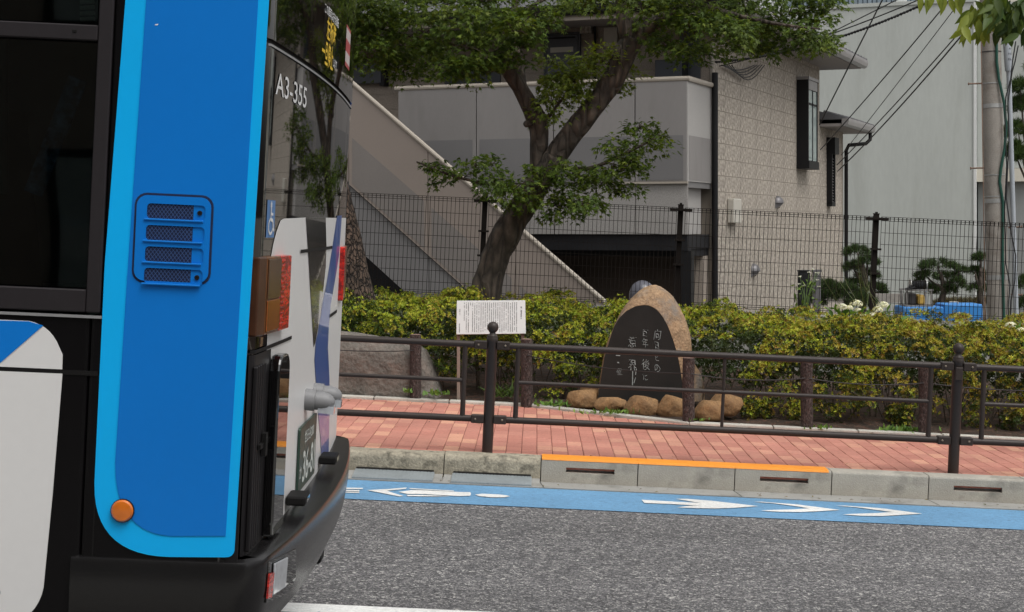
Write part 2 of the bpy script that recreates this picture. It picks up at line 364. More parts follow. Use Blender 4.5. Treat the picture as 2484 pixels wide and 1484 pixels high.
M['bus_frame'] = mat('bus_window_frame', (0.020, 0.017, 0.019), 0.5, 0.06, 2, spec=0.25)
M['bus_wedge'] = mat('bus_charcoal_wedge', (0.055, 0.053, 0.052), 0.16, 0.08, 2, coat=0.7)
M['bus_rubber'] = mat('bus_black_rubber', (0.006, 0.0055, 0.0055), 0.65, 0.15, 10, spec=0.2)
M['bumper'] = mat('bus_bumper', (0.008, 0.0075, 0.0078), 0.22, 0.1, 3, 60, 0.08, 0.03, 150, spec=0.4)
M['mesh_wire'] = mat('vent_mesh', (0.045, 0.10, 0.26), 0.5, 0.1)
M['vent_dark'] = mat('vent_dark', (0.003, 0.010, 0.05), 0.8)
M['amber'] = mat('amber_lens', (0.115, 0.045, 0.014), 0.3, 0.6, 16, 70, 0.25, spec=0.4, stretch=(1, 3.0, 0.5), stain=(0.36, 0.11, 0.01), stain_scale=9, stain_lo=0.56, stain_hi=0.74)
M['amber_round'] = mat('amber_reflector', (0.62, 0.15, 0.008), 0.25, 0.06, 20, coat=0.6)
M['red_lens'] = mat('red_lens', (0.46, 0.022, 0.014), 0.2, 0.6, 40, 80, 0.4, spec=0.45, stretch=(1, 0.5, 2.0), stain=(0.16, 0.008, 0.010), stain_scale=26, stain_lo=0.5, stain_hi=0.62)
M['lamp_olive'] = mat('olive_lens', (0.085, 0.040, 0.020), 0.2, 0.5, 18, 70, 0.3, spec=0.5, stretch=(1, 4, 0.5))
M['lamp_orange'] = mat('orange_lens', (0.20, 0.055, 0.010), 0.2, 0.5, 20, 70, 0.3, spec=0.5, stretch=(1, 4, 0.8))
M['brown_lens'] = mat('brown_lens', (0.065, 0.026, 0.013), 0.3, 0.25, 12, spec=0.3)
M['clear_lens'] = mat('clear_lens', (0.44, 0.46, 0.49), 0.12, 0.15, 20, coat=0.8)
M['grey_cap'] = mat('grey_lamp_cap', (0.20, 0.20, 0.205), 0.5, 0.05)
M['plate'] = mat('plate_green', (0.022, 0.05, 0.036), 0.4, 0.1)
M['plate_ink'] = mat('plate_white', (0.62, 0.66, 0.62), 0.5, 0.03)
M['sticker_blue'] = mat('sticker_blue', (0.075, 0.19, 0.42), 0.4, 0.03)
M['sticker_white'] = mat('sticker_white', (0.72, 0.72, 0.72), 0.4, 0.03)
M['sticker_yellow'] = mat('sticker_yellow', (0.80, 0.52, 0.015), 0.4, 0.03)
M['sticker_red'] = mat('sticker_red', (0.42, 0.055, 0.06), 0.4, 0.05)
M['sticker_pale'] = mat('sticker_pale', (0.58, 0.50, 0.49), 0.4, 0.05)
M['bus_glass'] = tinted_glass('bus_tinted_glass', (0.46, 0.54, 0.52))
M['strap'] = mat('strap_fabric', (0.11, 0.17, 0.30), 0.9, 0.6, 30, 90, 0.4, stain=(0.03, 0.04, 0.08), stain_scale=25, stain_lo=0.45, stain_hi=0.6)
M['seat_blue'] = mat('seat_fabric', (0.06, 0.10, 0.20), 0.9, 0.4, 22, 90, 0.3)
M['interior'] = mat('bus_interior', (0.05, 0.05, 0.05), 0.8, 0.1)
M['seat_dark'] = mat('seat_shell', (0.028, 0.028, 0.03), 0.7, 0.2)
M['tyre'] = mat('tyre_rubber', (0.02, 0.02, 0.02), 0.85, 0.1)
M['rim'] = mat('wheel_rim', (0.4, 0.4, 0.41), 0.4, 0.08, metallic=0.6)

# ------------------------------------------------------------------ object helpers
def tag(o, label=None, cat=None, group=None, kind=None):
    if label: o['label'] = label
    if cat: o['category'] = cat
    if group: o['group'] = group
    if kind: o['kind'] = kind
    return o

def link(o, parent=None):
    col.objects.link(o)
    if parent: o.parent = parent
    return o

def thing(name, label, cat, loc=(0, 0, 0), rot=None, group=None, matrix=None):
    o = bpy.data.objects.new(name, None)
    o.empty_display_size = 0.1
    link(o)
    if matrix is not None: o.matrix_world = matrix
    else:
        o.location = loc
        if rot: o.rotation_euler = rot
    return tag(o, label, cat, group)

class MB:
    def __init__(s): s.v = []; s.f = []
    def add(s, vs, fs):
        k = len(s.v); s.v += [tuple(p) for p in vs]; s.f += [tuple(i + k for i in f) for f in fs]; return s
    def box(s, x0, x1, y0, y1, z0, z1):
        return s.add([(x, y, z) for x in (x0, x1) for y in (y0, y1) for z in (z0, z1)],
                     [(0, 1, 3, 2), (4, 6, 7, 5), (0, 4, 5, 1), (2, 3, 7, 6), (0, 2, 6, 4), (1, 5, 7, 3)])
    def beam(s, a, b, wx, wz, up=(0, 0, 1)):
        a, b = Vector(a), Vector(b); d = (b - a).normalized(); x = d.cross(Vector(up)).normalized(); z = x.cross(d)
        vs = [p + x * sx * wx / 2 + z * sz * wz / 2 for p in (a, b) for sx in (-1, 1) for sz in (-1, 1)]
        return s.add(vs, [(0, 2, 3, 1), (4, 5, 7, 6), (0, 1, 5, 4), (2, 6, 7, 3), (0, 4, 6, 2), (1, 3, 7, 5)])
    def tube(s, pts, radii, n=10, caps=True, wob=0.0, seed=0):
        pts = [Vector(p) for p in pts]
        if not hasattr(radii, '__len__'): radii = [radii] * len(pts)
        rings = []; prev = None
        for i, p in enumerate(pts):
            d = (pts[min(i + 1, len(pts) - 1)] - pts[max(i - 1, 0)]).normalized()
            if prev is None:
                x = d.cross(Vector((0.13, 0.97, 0.2)) if abs(d.y) < 0.9 else Vector((1, 0, 0))).normalized()
            else:
                x = (prev - d * prev.dot(d)).normalized()
            prev = x; y = d.cross(x)
            ring = []
            for k in range(n):
                a = 2 * math.pi * k / n; r = radii[i]
                q = p + (x * math.cos(a) + y * math.sin(a)) * r
                if wob:
                    nn = noise.noise(q * 5.0 + Vector((seed, 0, 0))) * 0.6 + noise.noise(q * 14.0 + Vector((seed, 3, 0))) * 0.4
                    q = p + (x * math.cos(a) + y * math.sin(a)) * r * (1 + wob * nn)
                ring.append(q)
            rings.append(ring)
        vs = [q for r in rings for q in r]
        fs = [(i * n + k, i * n + (k + 1) % n, (i + 1) * n + (k + 1) % n, (i + 1) * n + k) for i in range(len(pts) - 1) for k in range(n)]
        if caps: fs += [tuple(range(n - 1, -1, -1)), tuple((len(pts) - 1) * n + k for k in range(n))]
        return s.add(vs, fs)
    def lathe(s, prof, n=16, c=(0, 0, 0)):
        vs = [(c[0] + r * math.cos(2 * math.pi * k / n), c[1] + r * math.sin(2 * math.pi * k / n), c[2] + z) for r, z in prof for k in range(n)]
        fs = [(i * n + k, i * n + (k + 1) % n, (i + 1) * n + (k + 1) % n, (i + 1) * n + k) for i in range(len(prof) - 1) for k in range(n)]
        fs += [tuple(range(n - 1, -1, -1)), tuple((len(prof) - 1) * n + k for k in range(n))]
        return s.add(vs, fs)
    def prism(s, outline, f, d0, d1):                   # outline of (a, b); f(a, b, d) -> point
        n = len(outline)
        vs = [f(a, b, d) for d in (d0, d1) for a, b in outline]
        return s.add(vs, [tuple(range(n - 1, -1, -1)), tuple(range(n, 2 * n))] + [(k, (k + 1) % n, n + (k + 1) % n, n + k) for k in range(n)])
    def mesh(s, name):
        me = bpy.data.meshes.new(name); me.from_pydata([tuple(p) for p in s.v], [], s.f); me.update(); return me
    def build(s, name, m, parent=None, smooth=False, bevel=0.0, fix=True, seg=2):
        me = s.mesh(name)
        if fix or bevel:
            bm = bmesh.new(); bm.from_mesh(me)
            if fix: bmesh.ops.recalc_face_normals(bm, faces=bm.faces)
            if bevel:
                es = [e for e in bm.edges if len(e.link_faces) == 2 and e.calc_face_angle(0) > 0.5]
                bmesh.ops.bevel(bm, geom=es, offset=bevel, segments=seg, affect='EDGES', clamp_overlap=True, profile=0.5)
            bm.to_mesh(me); bm.free()
        me.materials.append(M[m] if isinstance(m, str) else m)
        if smooth: me.polygons.foreach_set('use_smooth', [True] * len(me.polygons))
        o = bpy.data.objects.new(name, me)
        if smooth == 'auto':
            set_auto(me)
        return link(o, parent)

def set_auto(me, ang=0.6):
    bm = bmesh.new(); bm.from_mesh(me)
    for e in bm.edges:
        e.smooth = not (len(e.link_faces) == 2 and e.calc_face_angle(0) > ang)
    bm.to_mesh(me); bm.free()
    me.polygons.foreach_set('use_smooth', [True] * len(me.polygons))

def struct(o):
    o['kind'] = 'structure'; return o

def share(o, name, parent, loc=(0, 0, 0), rotz=0):
    c = bpy.data.objects.new(name, o.data); link(c, parent); c.location = loc; c.rotation_euler = (0, 0, rotz); return c

_txt = {}
def text_mesh(s, size=1.0, bold=0.0, extrude=0.0):
    cu = bpy.data.curves.new('lettering', 'FONT'); cu.body = s; cu.size = size; cu.offset = bold; cu.extrude = extrude
    cu.align_x = 'CENTER'; cu.align_y = 'CENTER'; cu.resolution_u = 3
    o = bpy.data.objects.new('lettering', cu); col.objects.link(o)
    dg = bpy.context.evaluated_depsgraph_get(); dg.update()
    me = bpy.data.meshes.new_from_object(o.evaluated_get(dg))
    bpy.data.objects.remove(o); bpy.data.curves.remove(cu)
    return me

def text_on(name, s, m, parent, place, width, height, bold=0.0):
    """lettering laid on a surface: place(a, b) maps flat letter coordinates (centred) to a 3D point"""
    me = text_mesh(s, 1.0, bold); me.name = name
    if not len(me.vertices): return None
    co = np.empty(len(me.vertices) * 3); me.vertices.foreach_get('co', co); co = co.reshape(-1, 3)
    mn, mx = co.min(0), co.max(0); sz = np.maximum(mx - mn, 1e-6)
    a = (co[:, 0] - (mn[0] + mx[0]) / 2) / sz[0] * width; b = (co[:, 1] - (mn[1] + mx[1]) / 2) / sz[1] * height
    out = np.array([tuple(place(float(p), float(q))) for p, q in zip(a, b)])
    me.vertices.foreach_set('co', out.ravel()); me.update()
    me.materials.clear(); me.materials.append(M[m])
    return link(bpy.data.objects.new(name, me), parent)

def np_mesh(name, verts, faces, m, colours=None, per=1, parent=None, smooth=False):
    """verts (n,3), faces (k,3|4) arrays; colours one per instance, each instance owning `per` vertices"""
    me = bpy.data.meshes.new(name)
    nv, nf, k = len(verts), len(faces), faces.shape[1]
    me.vertices.add(nv); me.vertices.foreach_set('co', verts.astype(np.float32).ravel())
    me.loops.add(nf * k); me.loops.foreach_set('vertex_index', faces.astype(np.int32).ravel())
    me.polygons.add(nf); me.polygons.foreach_set('loop_start', np.arange(0, nf * k, k, dtype=np.int32))
    try: me.polygons.foreach_set('loop_total', np.full(nf, k, dtype=np.int32))
    except Exception: pass
    me.update(calc_edges=True); me.validate()
    if colours is not None:
        a = me.attributes.new('leaf_colour', 'FLOAT_COLOR', 'POINT')
        c4 = np.ones((nv, 4), dtype=np.float32); c4[:, :3] = np.repeat(colours, per, axis=0)
        a.data.foreach_set('color', c4.ravel())
    me.materials.append(M[m])
    if smooth: me.polygons.foreach_set('use_smooth', [True] * nf)
    return link(bpy.data.objects.new(name, me), parent)

def norm(a): return a / np.maximum(np.linalg.norm(a, axis=-1, keepdims=True), 1e-9)

def leaves(name, tmpl_v, tmpl_f, pos, fwd, nrm, size, colours, m, parent=None):
    tv = np.array(tmpl_v, float); tf = np.array(tmpl_f, int)
    y = norm(fwd); x = norm(np.cross(y, nrm)); z = np.cross(x, y)
    N = len(pos)
    V = (tv[None, :, 0:1] * x[:, None, :] + tv[None, :, 1:2] * y[:, None, :] + tv[None, :, 2:3] * z[:, None, :]) * size[:, None, None] + pos[:, None, :]
    Fc = (tf[None, :, :] + (np.arange(N) * len(tv))[:, None, None]).reshape(-1, tf.shape[1])
    return np_mesh(name, V.reshape(-1, 3), Fc, m, colours, len(tv), parent)

# leaf shapes: stem at the origin, tip along +y
def maple_leaf():
    tips = [(-100, .50), (-62, .82), (0, 1.0), (62, .82), (100, .50)]
    v = [(0, 0, 0)]; ring = []
    for i, (a, r) in enumerate(tips):
        if i == 0: ring.append((-.06, .02, 0))
        ring.append((math.sin(math.radians(a)) * r * .62, .30 + math.cos(math.radians(a)) * r * .70, -.10 * r))
        if i < len(tips) - 1:
            am = math.radians((a + tips[i + 1][0]) / 2); ring.append((math.sin(am) * .17, .30 + math.cos(am) * .2, .02))
    ring.append((.06, .02, 0))
    v += ring
    return v, [(0, i + 1, i) for i in range(1, len(ring))]
MAPLE = maple_leaf()
OVAL = ([(0, 0, 0), (-.19, .45, .06), (0, 1, -.06), (.19, .45, .06)], [(0, 2, 1), (0, 3, 2)])
CHERRY = ([(0, 0, 0), (-.15, .20, .05), (-.215, .45, .07), (-.14, .76, .04), (0, 1.1, -.12), (.14, .76, .04), (.215, .45, .07), (.15, .20, .05), (0, .35, 0), (0, .7, -.03)],
          [(0, 8, 1), (1, 8, 2), (2, 8, 9), (2, 9, 3), (3, 9, 4), (0, 7, 8), (7, 6, 8), (6, 9, 8), (6, 5, 9), (5, 4, 9)])
BLADE = ([(-.03, 0, 0), (.03, 0, 0), (-.035, .5, .10), (.035, .5, .10), (0, 1, -.05)], [(0, 1, 3), (0, 3, 2), (2, 3, 4)])
NEEDLE = ([(-.05, 0, 0), (.05, 0, 0), (0, 1, 0)], [(0, 1, 2)])

def mixcol(n, cols, weights):
    cols = np.array(cols); idx = rng.choice(len(cols), n, p=np.array(weights) / sum(weights))
    return cols[idx] * rng.uniform(0.75, 1.25, (n, 1))
# ================================================================== THE STREET
KERB_V, WALK_W, KERB_W = 10.07, 0.14, 0.158
def sheet(name, outline, w, m, sub=None):
    """a flat sheet in the street frame"""
    b = MB(); b.add([(u, v, w) for u, v in outline], [tuple(range(len(outline)))])
    o = b.build(name, m, fix=False); o.matrix_world = ROT_SLOPE.copy()
    return struct(o)

g = MB(); g.add([(-400, -300, -0.06), (400, -300, -0.06), (400, 500, -0.06), (-400, 500, -0.06)], [(0, 1, 2, 3)])
go = g.build('ground', 'ground', fix=False); go.matrix_world = ROT_SLOPE.copy(); struct(go)
sheet('road', [(-40, 2.9), (40, 2.9), (40, KERB_V), (-40, KERB_V)], 0.0, 'asphalt')
sheet('near_pavement', [(-40, -2.0), (40, -2.0), (40, 2.7), (-40, 2.7)], 0.12, 'gutter')
nk = MB().box(-40, 40, 2.7, 2.9, -0.05, 0.135).build('near_kerb', 'concrete', bevel=0.02); nk.matrix_world = ROT_SLOPE.copy(); struct(nk)
sheet('bicycle_lane', [(-40, 9.18), (40, 9.18), (40, 9.85), (-40, 9.85)], 0.004, 'blue_lane')
sheet('centre_line', [(-40, 6.50), (40, 6.50), (40, 6.655), (-40, 6.655)], 0.005, 'white_mark')

# painted marks on the bicycle lane, measured on the picture and laid on the road plane
def mark_poly(pts, fx, ox, oy, b):
    q = []
    for x, y in pts:
        u, v = street(ox + x * fx, oy + y * fx, 0.008); q.append((u, v, 0.008))
    b.add(q, [tuple(range(len(q)))])
def marks(name, polys, fx, ox, oy):
    b = MB()
    for p in polys: mark_poly(p, fx, ox, oy, b)
    o = b.build(name, 'white_mark', fix=True)
    # make every face look up
    for p in o.data.polygons:
        if p.normal.z < 0: p.flip()
    o.matrix_world = ROT_SLOPE.copy()
    return struct(o)
marks('bicycle_symbol', [
    [(60, 646), (240, 649), (236, 657), (60, 655)], [(60, 661), (215, 664), (215, 671), (60, 668)], [(90, 674), (215, 675), (214, 682), (90, 681)],
    [(265, 664), (420, 655), (534, 646), (528, 655), (440, 664), (400, 668), (440, 682), (512, 704), (486, 706), (400, 690), (330, 676)],
    [(478, 676), (560, 664), (640, 664), (880, 676), (960, 678), (966, 688), (960, 702), (880, 704), (640, 690), (540, 690)],
    [(545, 650), (640, 655), (850, 667), (850, 672), (640, 660), (560, 657)], [(530, 696), (640, 696), (830, 705), (700, 706), (540, 704)],
    [(992, 694), (1040, 688), (1150, 693), (1200, 698), (1228, 705), (1190, 712), (1100, 712), (1020, 704)]], 0.3605, 794.5, 949.2)
marks('lane_arrow', [
    [(-168, 728), (30, 740), (230, 750), (180, 742), (60, 722), (140, 722), (300, 735), (450, 752), (617, 771), (450, 783), (330, 787), (200, 785), (70, 780), (130, 772), (240, 764), (180, 766), (30, 757), (-150, 750)]], 0.3606, 1617, 949.2)
marks('lane_chevron', [[(585, 742), (640, 742), (880, 760), (1020, 778), (1168, 797), (1000, 807), (900, 811), (760, 809), (632, 802), (700, 797), (860, 793), (960, 786), (860, 770), (720, 752)]], 0.3606, 1617, 949.2)
marks('lane_chevron', [[(1138, 768), (1200, 768), (1440, 785), (1580, 803), (1720, 822), (1550, 832), (1450, 838), (1310, 836), (1184, 828), (1250, 823), (1410, 818), (1520, 811), (1410, 797), (1270, 778)]], 0.3606, 1617, 949.2)

# gutter, drain grates
gut = MB().box(-40, 40, 9.852, KERB_V - 0.002, -0.05, 0.010).build('gutter', 'gutter'); gut.matrix_world = ROT_SLOPE.copy(); struct(gut)
BL = 0.6
def kerb_u(i): return sl(1312, 1140, KERB_V)[0] + (i) * BL
for i in range(-20, 20):                                # joints of the gutter slabs
    gj = MB().add([(-0.002, 9.854, 0.0112), (0.003, 9.854, 0.0112), (-0.022, KERB_V - 0.004, 0.0112), (-0.027, KERB_V - 0.004, 0.0112)], [(0, 1, 2, 3)])
    if i % 2 == 0:
        o = gj.build('slab_joint', 'dark_void', gut, fix=False); o.location.x = kerb_u(i) + 0.02
kerb = MB().box(-40, 40, KERB_V + 0.055, KERB_V + 0.14, -0.06, KERB_W - 0.02).build('kerb', 'dark_void'); kerb.matrix_world = ROT_SLOPE.copy(); struct(kerb)

def kerb_profile_block(L, slot=False, old=False, top=KERB_W):
    """a cast kerb block with a rounded front edge; a drain slot is a real hole in its face"""
    b = MB(); D = 0.155
    n = 7 if old else 5
    r = 0.042 if old else 0.016
    prof = [(0.0, -0.05), (0.0, top - r)]
    prof += [(r - r * math.cos(a), top - r + r * math.sin(a)) for a in [math.pi / 2 * k / n for k in range(1, n + 1)]]
    prof += [(D, top), (D, -0.05)]
    P = len(prof); xs = np.linspace(0.003, L - 0.003, 9 if old else 2)
    seed = random.random() * 50
    vs = []
    for x in xs:
        for k, (d, z) in enumerate(prof):
            if old and 0 < k < P - 1:
                q = noise.noise(Vector((x * 7 + seed, d * 20, z * 9))) * 0.008; vs.append((x, d + q, z + q * 0.6))
            else: vs.append((x, d, z))
    fs = []
    for i in range(len(xs) - 1):
        for k in range(P - 1):
            if slot and k == 0: continue
            fs.append((i * P + k, i * P + k + 1, (i + 1) * P + k + 1, (i + 1) * P + k))
    fs += [tuple(range(P)), tuple((len(xs) - 1) * P + k for k in range(P - 1, -1, -1))]
    b.add(vs, fs)
    if slot:
        x0, x1, z0, z1, zt = L * 0.26, L * 0.76, 0.072, 0.105, top - r
        a, c = 0.003, L - 0.003
        b.add([(a, 0, -0.05), (c, 0, -0.05), (c, 0, zt), (a, 0, zt), (x0, 0, z0), (x1, 0, z0), (x1, 0, z1), (x0, 0, z1),
               (x0, 0.045, z0 + .006), (x1, 0.045, z0 + .006), (x1, 0.045, z1), (x0, 0.045, z1)],
              [(0, 1, 5, 4), (1, 2, 6, 5), (2, 3, 7, 6), (3, 0, 4, 7), (4, 5, 9, 8), (5, 6, 10, 9), (6, 7, 11, 10), (7, 4, 8, 11), (8, 9, 10, 11)])
    return b
blk_plain = blk_slot = None; old_made = []
for i in range(-14, 11):
    u = kerb_u(i)
    if i < 0:
        o = kerb_profile_block(BL, False, True, KERB_W - 0.006).build('kerb_block', 'old_concrete', kerb, smooth='auto')
    elif i % 2 == 0:
        if blk_slot is None: blk_slot = o = kerb_profile_block(BL, True).build('kerb_block', 'concrete', kerb, smooth='auto', fix=False)
        else: o = share(blk_slot, 'kerb_block', kerb)
    else:
        if blk_plain is None: blk_plain = o = kerb_profile_block(BL).build('kerb_block', 'concrete', kerb, smooth='auto')
        else: o = share(blk_plain, 'kerb_block', kerb)
    o.location = (u, KERB_V, random.uniform(-0.002, 0.002))
    if i >= 0 and i % 2 == 0:
        MB().box(BL * 0.262, BL * 0.758, 0.016, 0.044, 0.091, 0.1045).build('slot_fill', 'sand_red', kerb).location = (u, KERB_V, 0)
    if i == -1 or i == -2 or i == -4:                   # inlet under the old blocks, with a steel grate
        m = MB().box(u + 0.06, u + 0.54, KERB_V - 0.006, KERB_V + 0.004, 0.030, 0.052).build('inlet_mouth', 'dark_void', kerb)
        gr = MB().beam((u + 0.3, 9.868, 0.0125), (u + 0.3, KERB_V - 0.008, 0.0345), 0.49, 0.010)
        for k in range(23): gr.beam((u + 0.066 + k * 0.0212, 9.868, 0.0160), (u + 0.066 + k * 0.0212, KERB_V - 0.008, 0.0380), 0.0185, 0.007)
        for vv_ in (9.874, 9.96, 10.05): gr.beam((u + 0.055, vv_, 0.012 + (vv_ - 9.868) * 0.114), (u + 0.545, vv_, 0.012 + (vv_ - 9.868) * 0.114), 0.012, 0.010)
        MB().add([(u + a, v_, 0.004 + (v_ - 9.86) * 0.125) for a in (0.004, 0.596) for v_ in (9.86, KERB_V - 0.004)], [(0, 2, 3, 1)]).build('inlet_slab', 'gutter', gut, fix=False)
        go_ = gr.build('drain_grate', 'grate', gut)
# orange paint on three blocks' upper edge
for i in range(3):
    u = kerb_u(i); b = MB()
    prof = [(-0.0015, KERB_W - 0.011), (0.004, KERB_W + 0.0005), (0.016, KERB_W + 0.004), (0.150, KERB_W + 0.004), (0.150, KERB_W + 0.001), (0.014, KERB_W - 0.002)]
    P = len(prof); xs = [0.0005 if i else 0.004, BL - 0.0005 if i < 2 else BL - 0.02]
    b.add([(u + x, KERB_V + d, z) for x in xs for d, z in prof], [(k, (k + 1) % P, P + (k + 1) % P, P + k) for k in range(P)] + [tuple(range(P)), tuple(range(2 * P - 1, P - 1, -1))])
    b.build('painted_edge', 'orange', kerb)

# pavement: sand bed sheet + bricks
EDGE = [(-14.0, 13.06), (-0.10, 13.04), (1.15, 12.30), (3.7, 12.24), (14.0, 12.15)]
def edge_v(u):
    for (a, b_), (c, d) in zip(EDGE, EDGE[1:]):
        if a <= u <= c: return b_ + (d - b_) * (u - a) / (c - a)
    return 12.2
pav_out = [(-40, KERB_V + 0.15)] + [(40, KERB_V + 0.15), (40, 12.2)] + EDGE[::-1] + [(-40, 13.06)]
pav = sheet('pavement', pav_out, WALK_W - 0.006, 'sand')
def brick_mesh():
    b = MB().box(-0.0485, 0.0485, -0.0985, 0.0985, -0.02, 0.0); me = b.mesh('brick')
    bm = bmesh.new(); bm.from_mesh(me); bmesh.ops.recalc_face_normals(bm, faces=bm.faces)
    es = [e for e in bm.edges if all(v.co.z > -0.001 for v in e.verts)]
    bmesh.ops.bevel(bm, geom=es, offset=0.0035, segments=1, affect='EDGES'); bm.to_mesh(me); bm.free()
    return me
brick_tones = []
for t in np.linspace(0, 1, 8):
    me = brick_mesh(); a = me.attributes.new('tone', 'FLOAT', 'POINT'); a.data.foreach_set('value', np.full(len(me.vertices), t, np.float32))
    me.materials.append(M['brick']); brick_tones.append(me)
cells = []
for i in range(-75, 75):
    u = i * 0.1 + 0.05
    v = KERB_V + 0.155 + 0.1 - (0.1 if i % 2 else 0.0) - (0.0667 if i % 3 == 0 else 0)
    while v < edge_v(u) + 0.05:
        if v - 0.1 > KERB_V + 0.11: cells.append((u, v, random.random()))
        v += 0.2
def brick_px(c):
    p = slope(c[0], c[1], WALK_W); x = VPX + FPX * p.x / p.y
    return 830 < x < 2484
vis = sorted([c for c in cells if brick_px(c)], key=lambda c: c[1])
single = set(id(c) for c in vis[:300])
bv, bf, bt = [], [], []
for c in cells:
    # near the edging the last brick is cut
    tone = min(7, int((c[2] ** 1.25) * 8))
    if id(c) in single:
        o = bpy.data.objects.new('brick', brick_tones[tone]); link(o, pav); o.location = (c[0], c[1], WALK_W + random.uniform(-0.0016, 0.0016))
        o.rotation_euler = (random.uniform(-.006, .006), random.uniform(-.008, .008), random.uniform(-.006, .006))
    else:
        k = len(bv); me = brick_tones[tone]; dz = random.uniform(-0.0016, 0.0016)
        bv += [(v.co.x + c[0], v.co.y + c[1], v.co.z + WALK_W + dz) for v in me.vertices]
        bf += [tuple(i + k for i in p.vertices) for p in me.polygons]; bt += [tone / 7] * len(me.vertices)
me = bpy.data.meshes.new('brick_paving'); me.from_pydata(bv, [], bf); a = me.attributes.new('tone', 'FLOAT', 'POINT'); a.data.foreach_set('value', np.array(bt, np.float32))
me.materials.append(M['brick']); rest = link(bpy.data.objects.new('brick_paving', me), pav); rest['kind'] = 'stuff'

# planting bed and its edging stones
bed = MB()
us = np.linspace(-14, 14, 113); vsn = np.linspace(0, 1, 24)
vv = []
for u in us:
    for t in vsn:
        v = edge_v(u) + 0.04 + t * (16.95 - edge_v(u)); z = WALK_W + 0.012 + 0.05 * min(1, t * 5) + 0.035 * noise.noise(Vector((u * 3, v * 3, 0)))
        vv.append((u, v, z if t > 0 else WALK_W))
nT = len(vsn)
bed.add(vv, [(i * nT + k, (i + 1) * nT + k, (i + 1) * nT + k + 1, i * nT + k + 1) for i in range(len(us) - 1) for k in range(nT - 1)])
bo = bed.build('planting_bed', 'soil', smooth=True, fix=False); bo.matrix_world = ROT_SLOPE.copy(); struct(bo)
for (a, b_), (c, d) in zip(EDGE, EDGE[1:]):
    L = math.hypot(c - a, d - b_); n = max(1, round(L / 0.6)); ang = math.atan2(d - b_, c - a)
    for k in range(n):
        x = a + (c - a) * k / n; y = b_ + (d - b_) * k / n
        o = MB().box(0.004, L / n - 0.004, -0.005, 0.085, -0.05, 0.022).build('edging_stone', 'edging', bo, bevel=0.008)
        o.location = (x, y, WALK_W); o.rotation_euler = (0, 0, ang)

# ================================================================== GUARD RAIL
RV = 10.32
gr_root = thing('guard_rail', 'dark brown tubular steel guard rail with ball-topped posts along the brick pavement', 'guard rail', matrix=ROT_SLOPE.copy())
P0 = sl(1189, 940, RV)[0]; PS = sl(2319, 990, RV)[0] - P0
posts = [P0 + PS * k for k in range(-3, 4)]
def bracket(u0, u1, w):
    b = MB().box(u0, u1, RV - 0.030, RV + 0.030, w - 0.026, w + 0.026)
    return b
first = None
for k, u in enumerate(posts):
    if first is None:
        b = MB().lathe([(0.034, -0.02), (0.034, 0.70), (0.036, 0.703), (0.036, 0.725), (0.034, 0.73), (0.034, 0.74), (0.022, 0.752), (0.019, 0.757), (0.019, 0.765)], 20)
        first = b.build('post', 'rail', gr_root, smooth='auto'); p = first
        ball = MB()
        ball.lathe([(0.0362 * math.cos(t), 0.0362 * math.sin(t)) for t in np.linspace(-1.45, 1.5, 12)], 20)
        fb = ball.build('ball_finial', 'rail', first, smooth=True); fb.location.z = 0.795
    else:
        p = share(first, 'post', gr_root); q = share(fb, 'ball_finial', p); q.location.z = 0.795
    p.location = (u, RV, WALK_W)
    for w in (0.822, 0.352):
        for s in (-1, 1):
            x = sorted((u + s * 0.030, u + s * 0.112))
            o = bracket(x[0], x[1], w).build('bracket', 'rail', gr_root, bevel=0.006)
            c = MB().lathe([(0.007, 0), (0.007, 0.004), (0.004, 0.006)], 10).build('bolt', 'bolt', o); c.location = (u + s * 0.085, RV - 0.030, w); c.rotation_euler = (math.pi / 2, 0, 0)
for a, b_ in zip(posts, posts[1:]):
    hb = lambda x0, x1, w, r, nm: MB().tube([(x0, RV, w), (x1, RV, w)], r, 14).build(nm, 'rail', gr_root, smooth='auto')
    hb(a + 0.06, b_ - 0.06, 0.822, 0.0213, 'top_rail')
    hb(a + 0.06, b_ - 0.06, 0.352, 0.0213, 'bottom_rail')
    hb(a + 0.168, b_ - 0.168, 0.592, 0.0136, 'middle_rail')
    for x, r in ((a + 0.168, 0.0165), (b_ - 0.168, 0.0165), ((a + b_) / 2, 0.0108)):
        MB().tube([(x, RV, 0.365), (x, RV, 0.81)], r, 12).build('baluster', 'rail', gr_root, smooth='auto')
# padlock-like clip hanging on the right-hand post
b = MB().box(-0.024, 0.024, -0.044, -0.033, -0.055, 0.03).build('clip', 'rail', gr_root, bevel=0.006); b.location = (posts[4], RV, 0.79)

# ================================================================== ACROSS THE STREET, BEHIND THE VIEWER (building added out of view to block sky and darken the bus's reflections)
ob = thing('sky_block_building', 'dark brown building across the street, added out of view to block the sky', 'building', slope(0, -9.0, 0))
MB().box(-26, 24, -6, 0, -2, 7.5).build('wall', 'brown_wall', ob)
for k in range(12):
    for z in (0.4, 3.6):
        w = MB().box(-25 + k * 4.1, -22.4 + k * 4.1, 0.002, 0.06, z, z + 2.0).build('window', 'dark_metal', ob)
        MB().box(-24.9 + k * 4.1, -22.5 + k * 4.1, 0.062, 0.075, z + 0.1, z + 1.9).build('pane', 'window', w)
MB().box(-26.4, 24.4, -6.2, 0.4, 7.501, 7.8).build('roof', 'roof', ob)
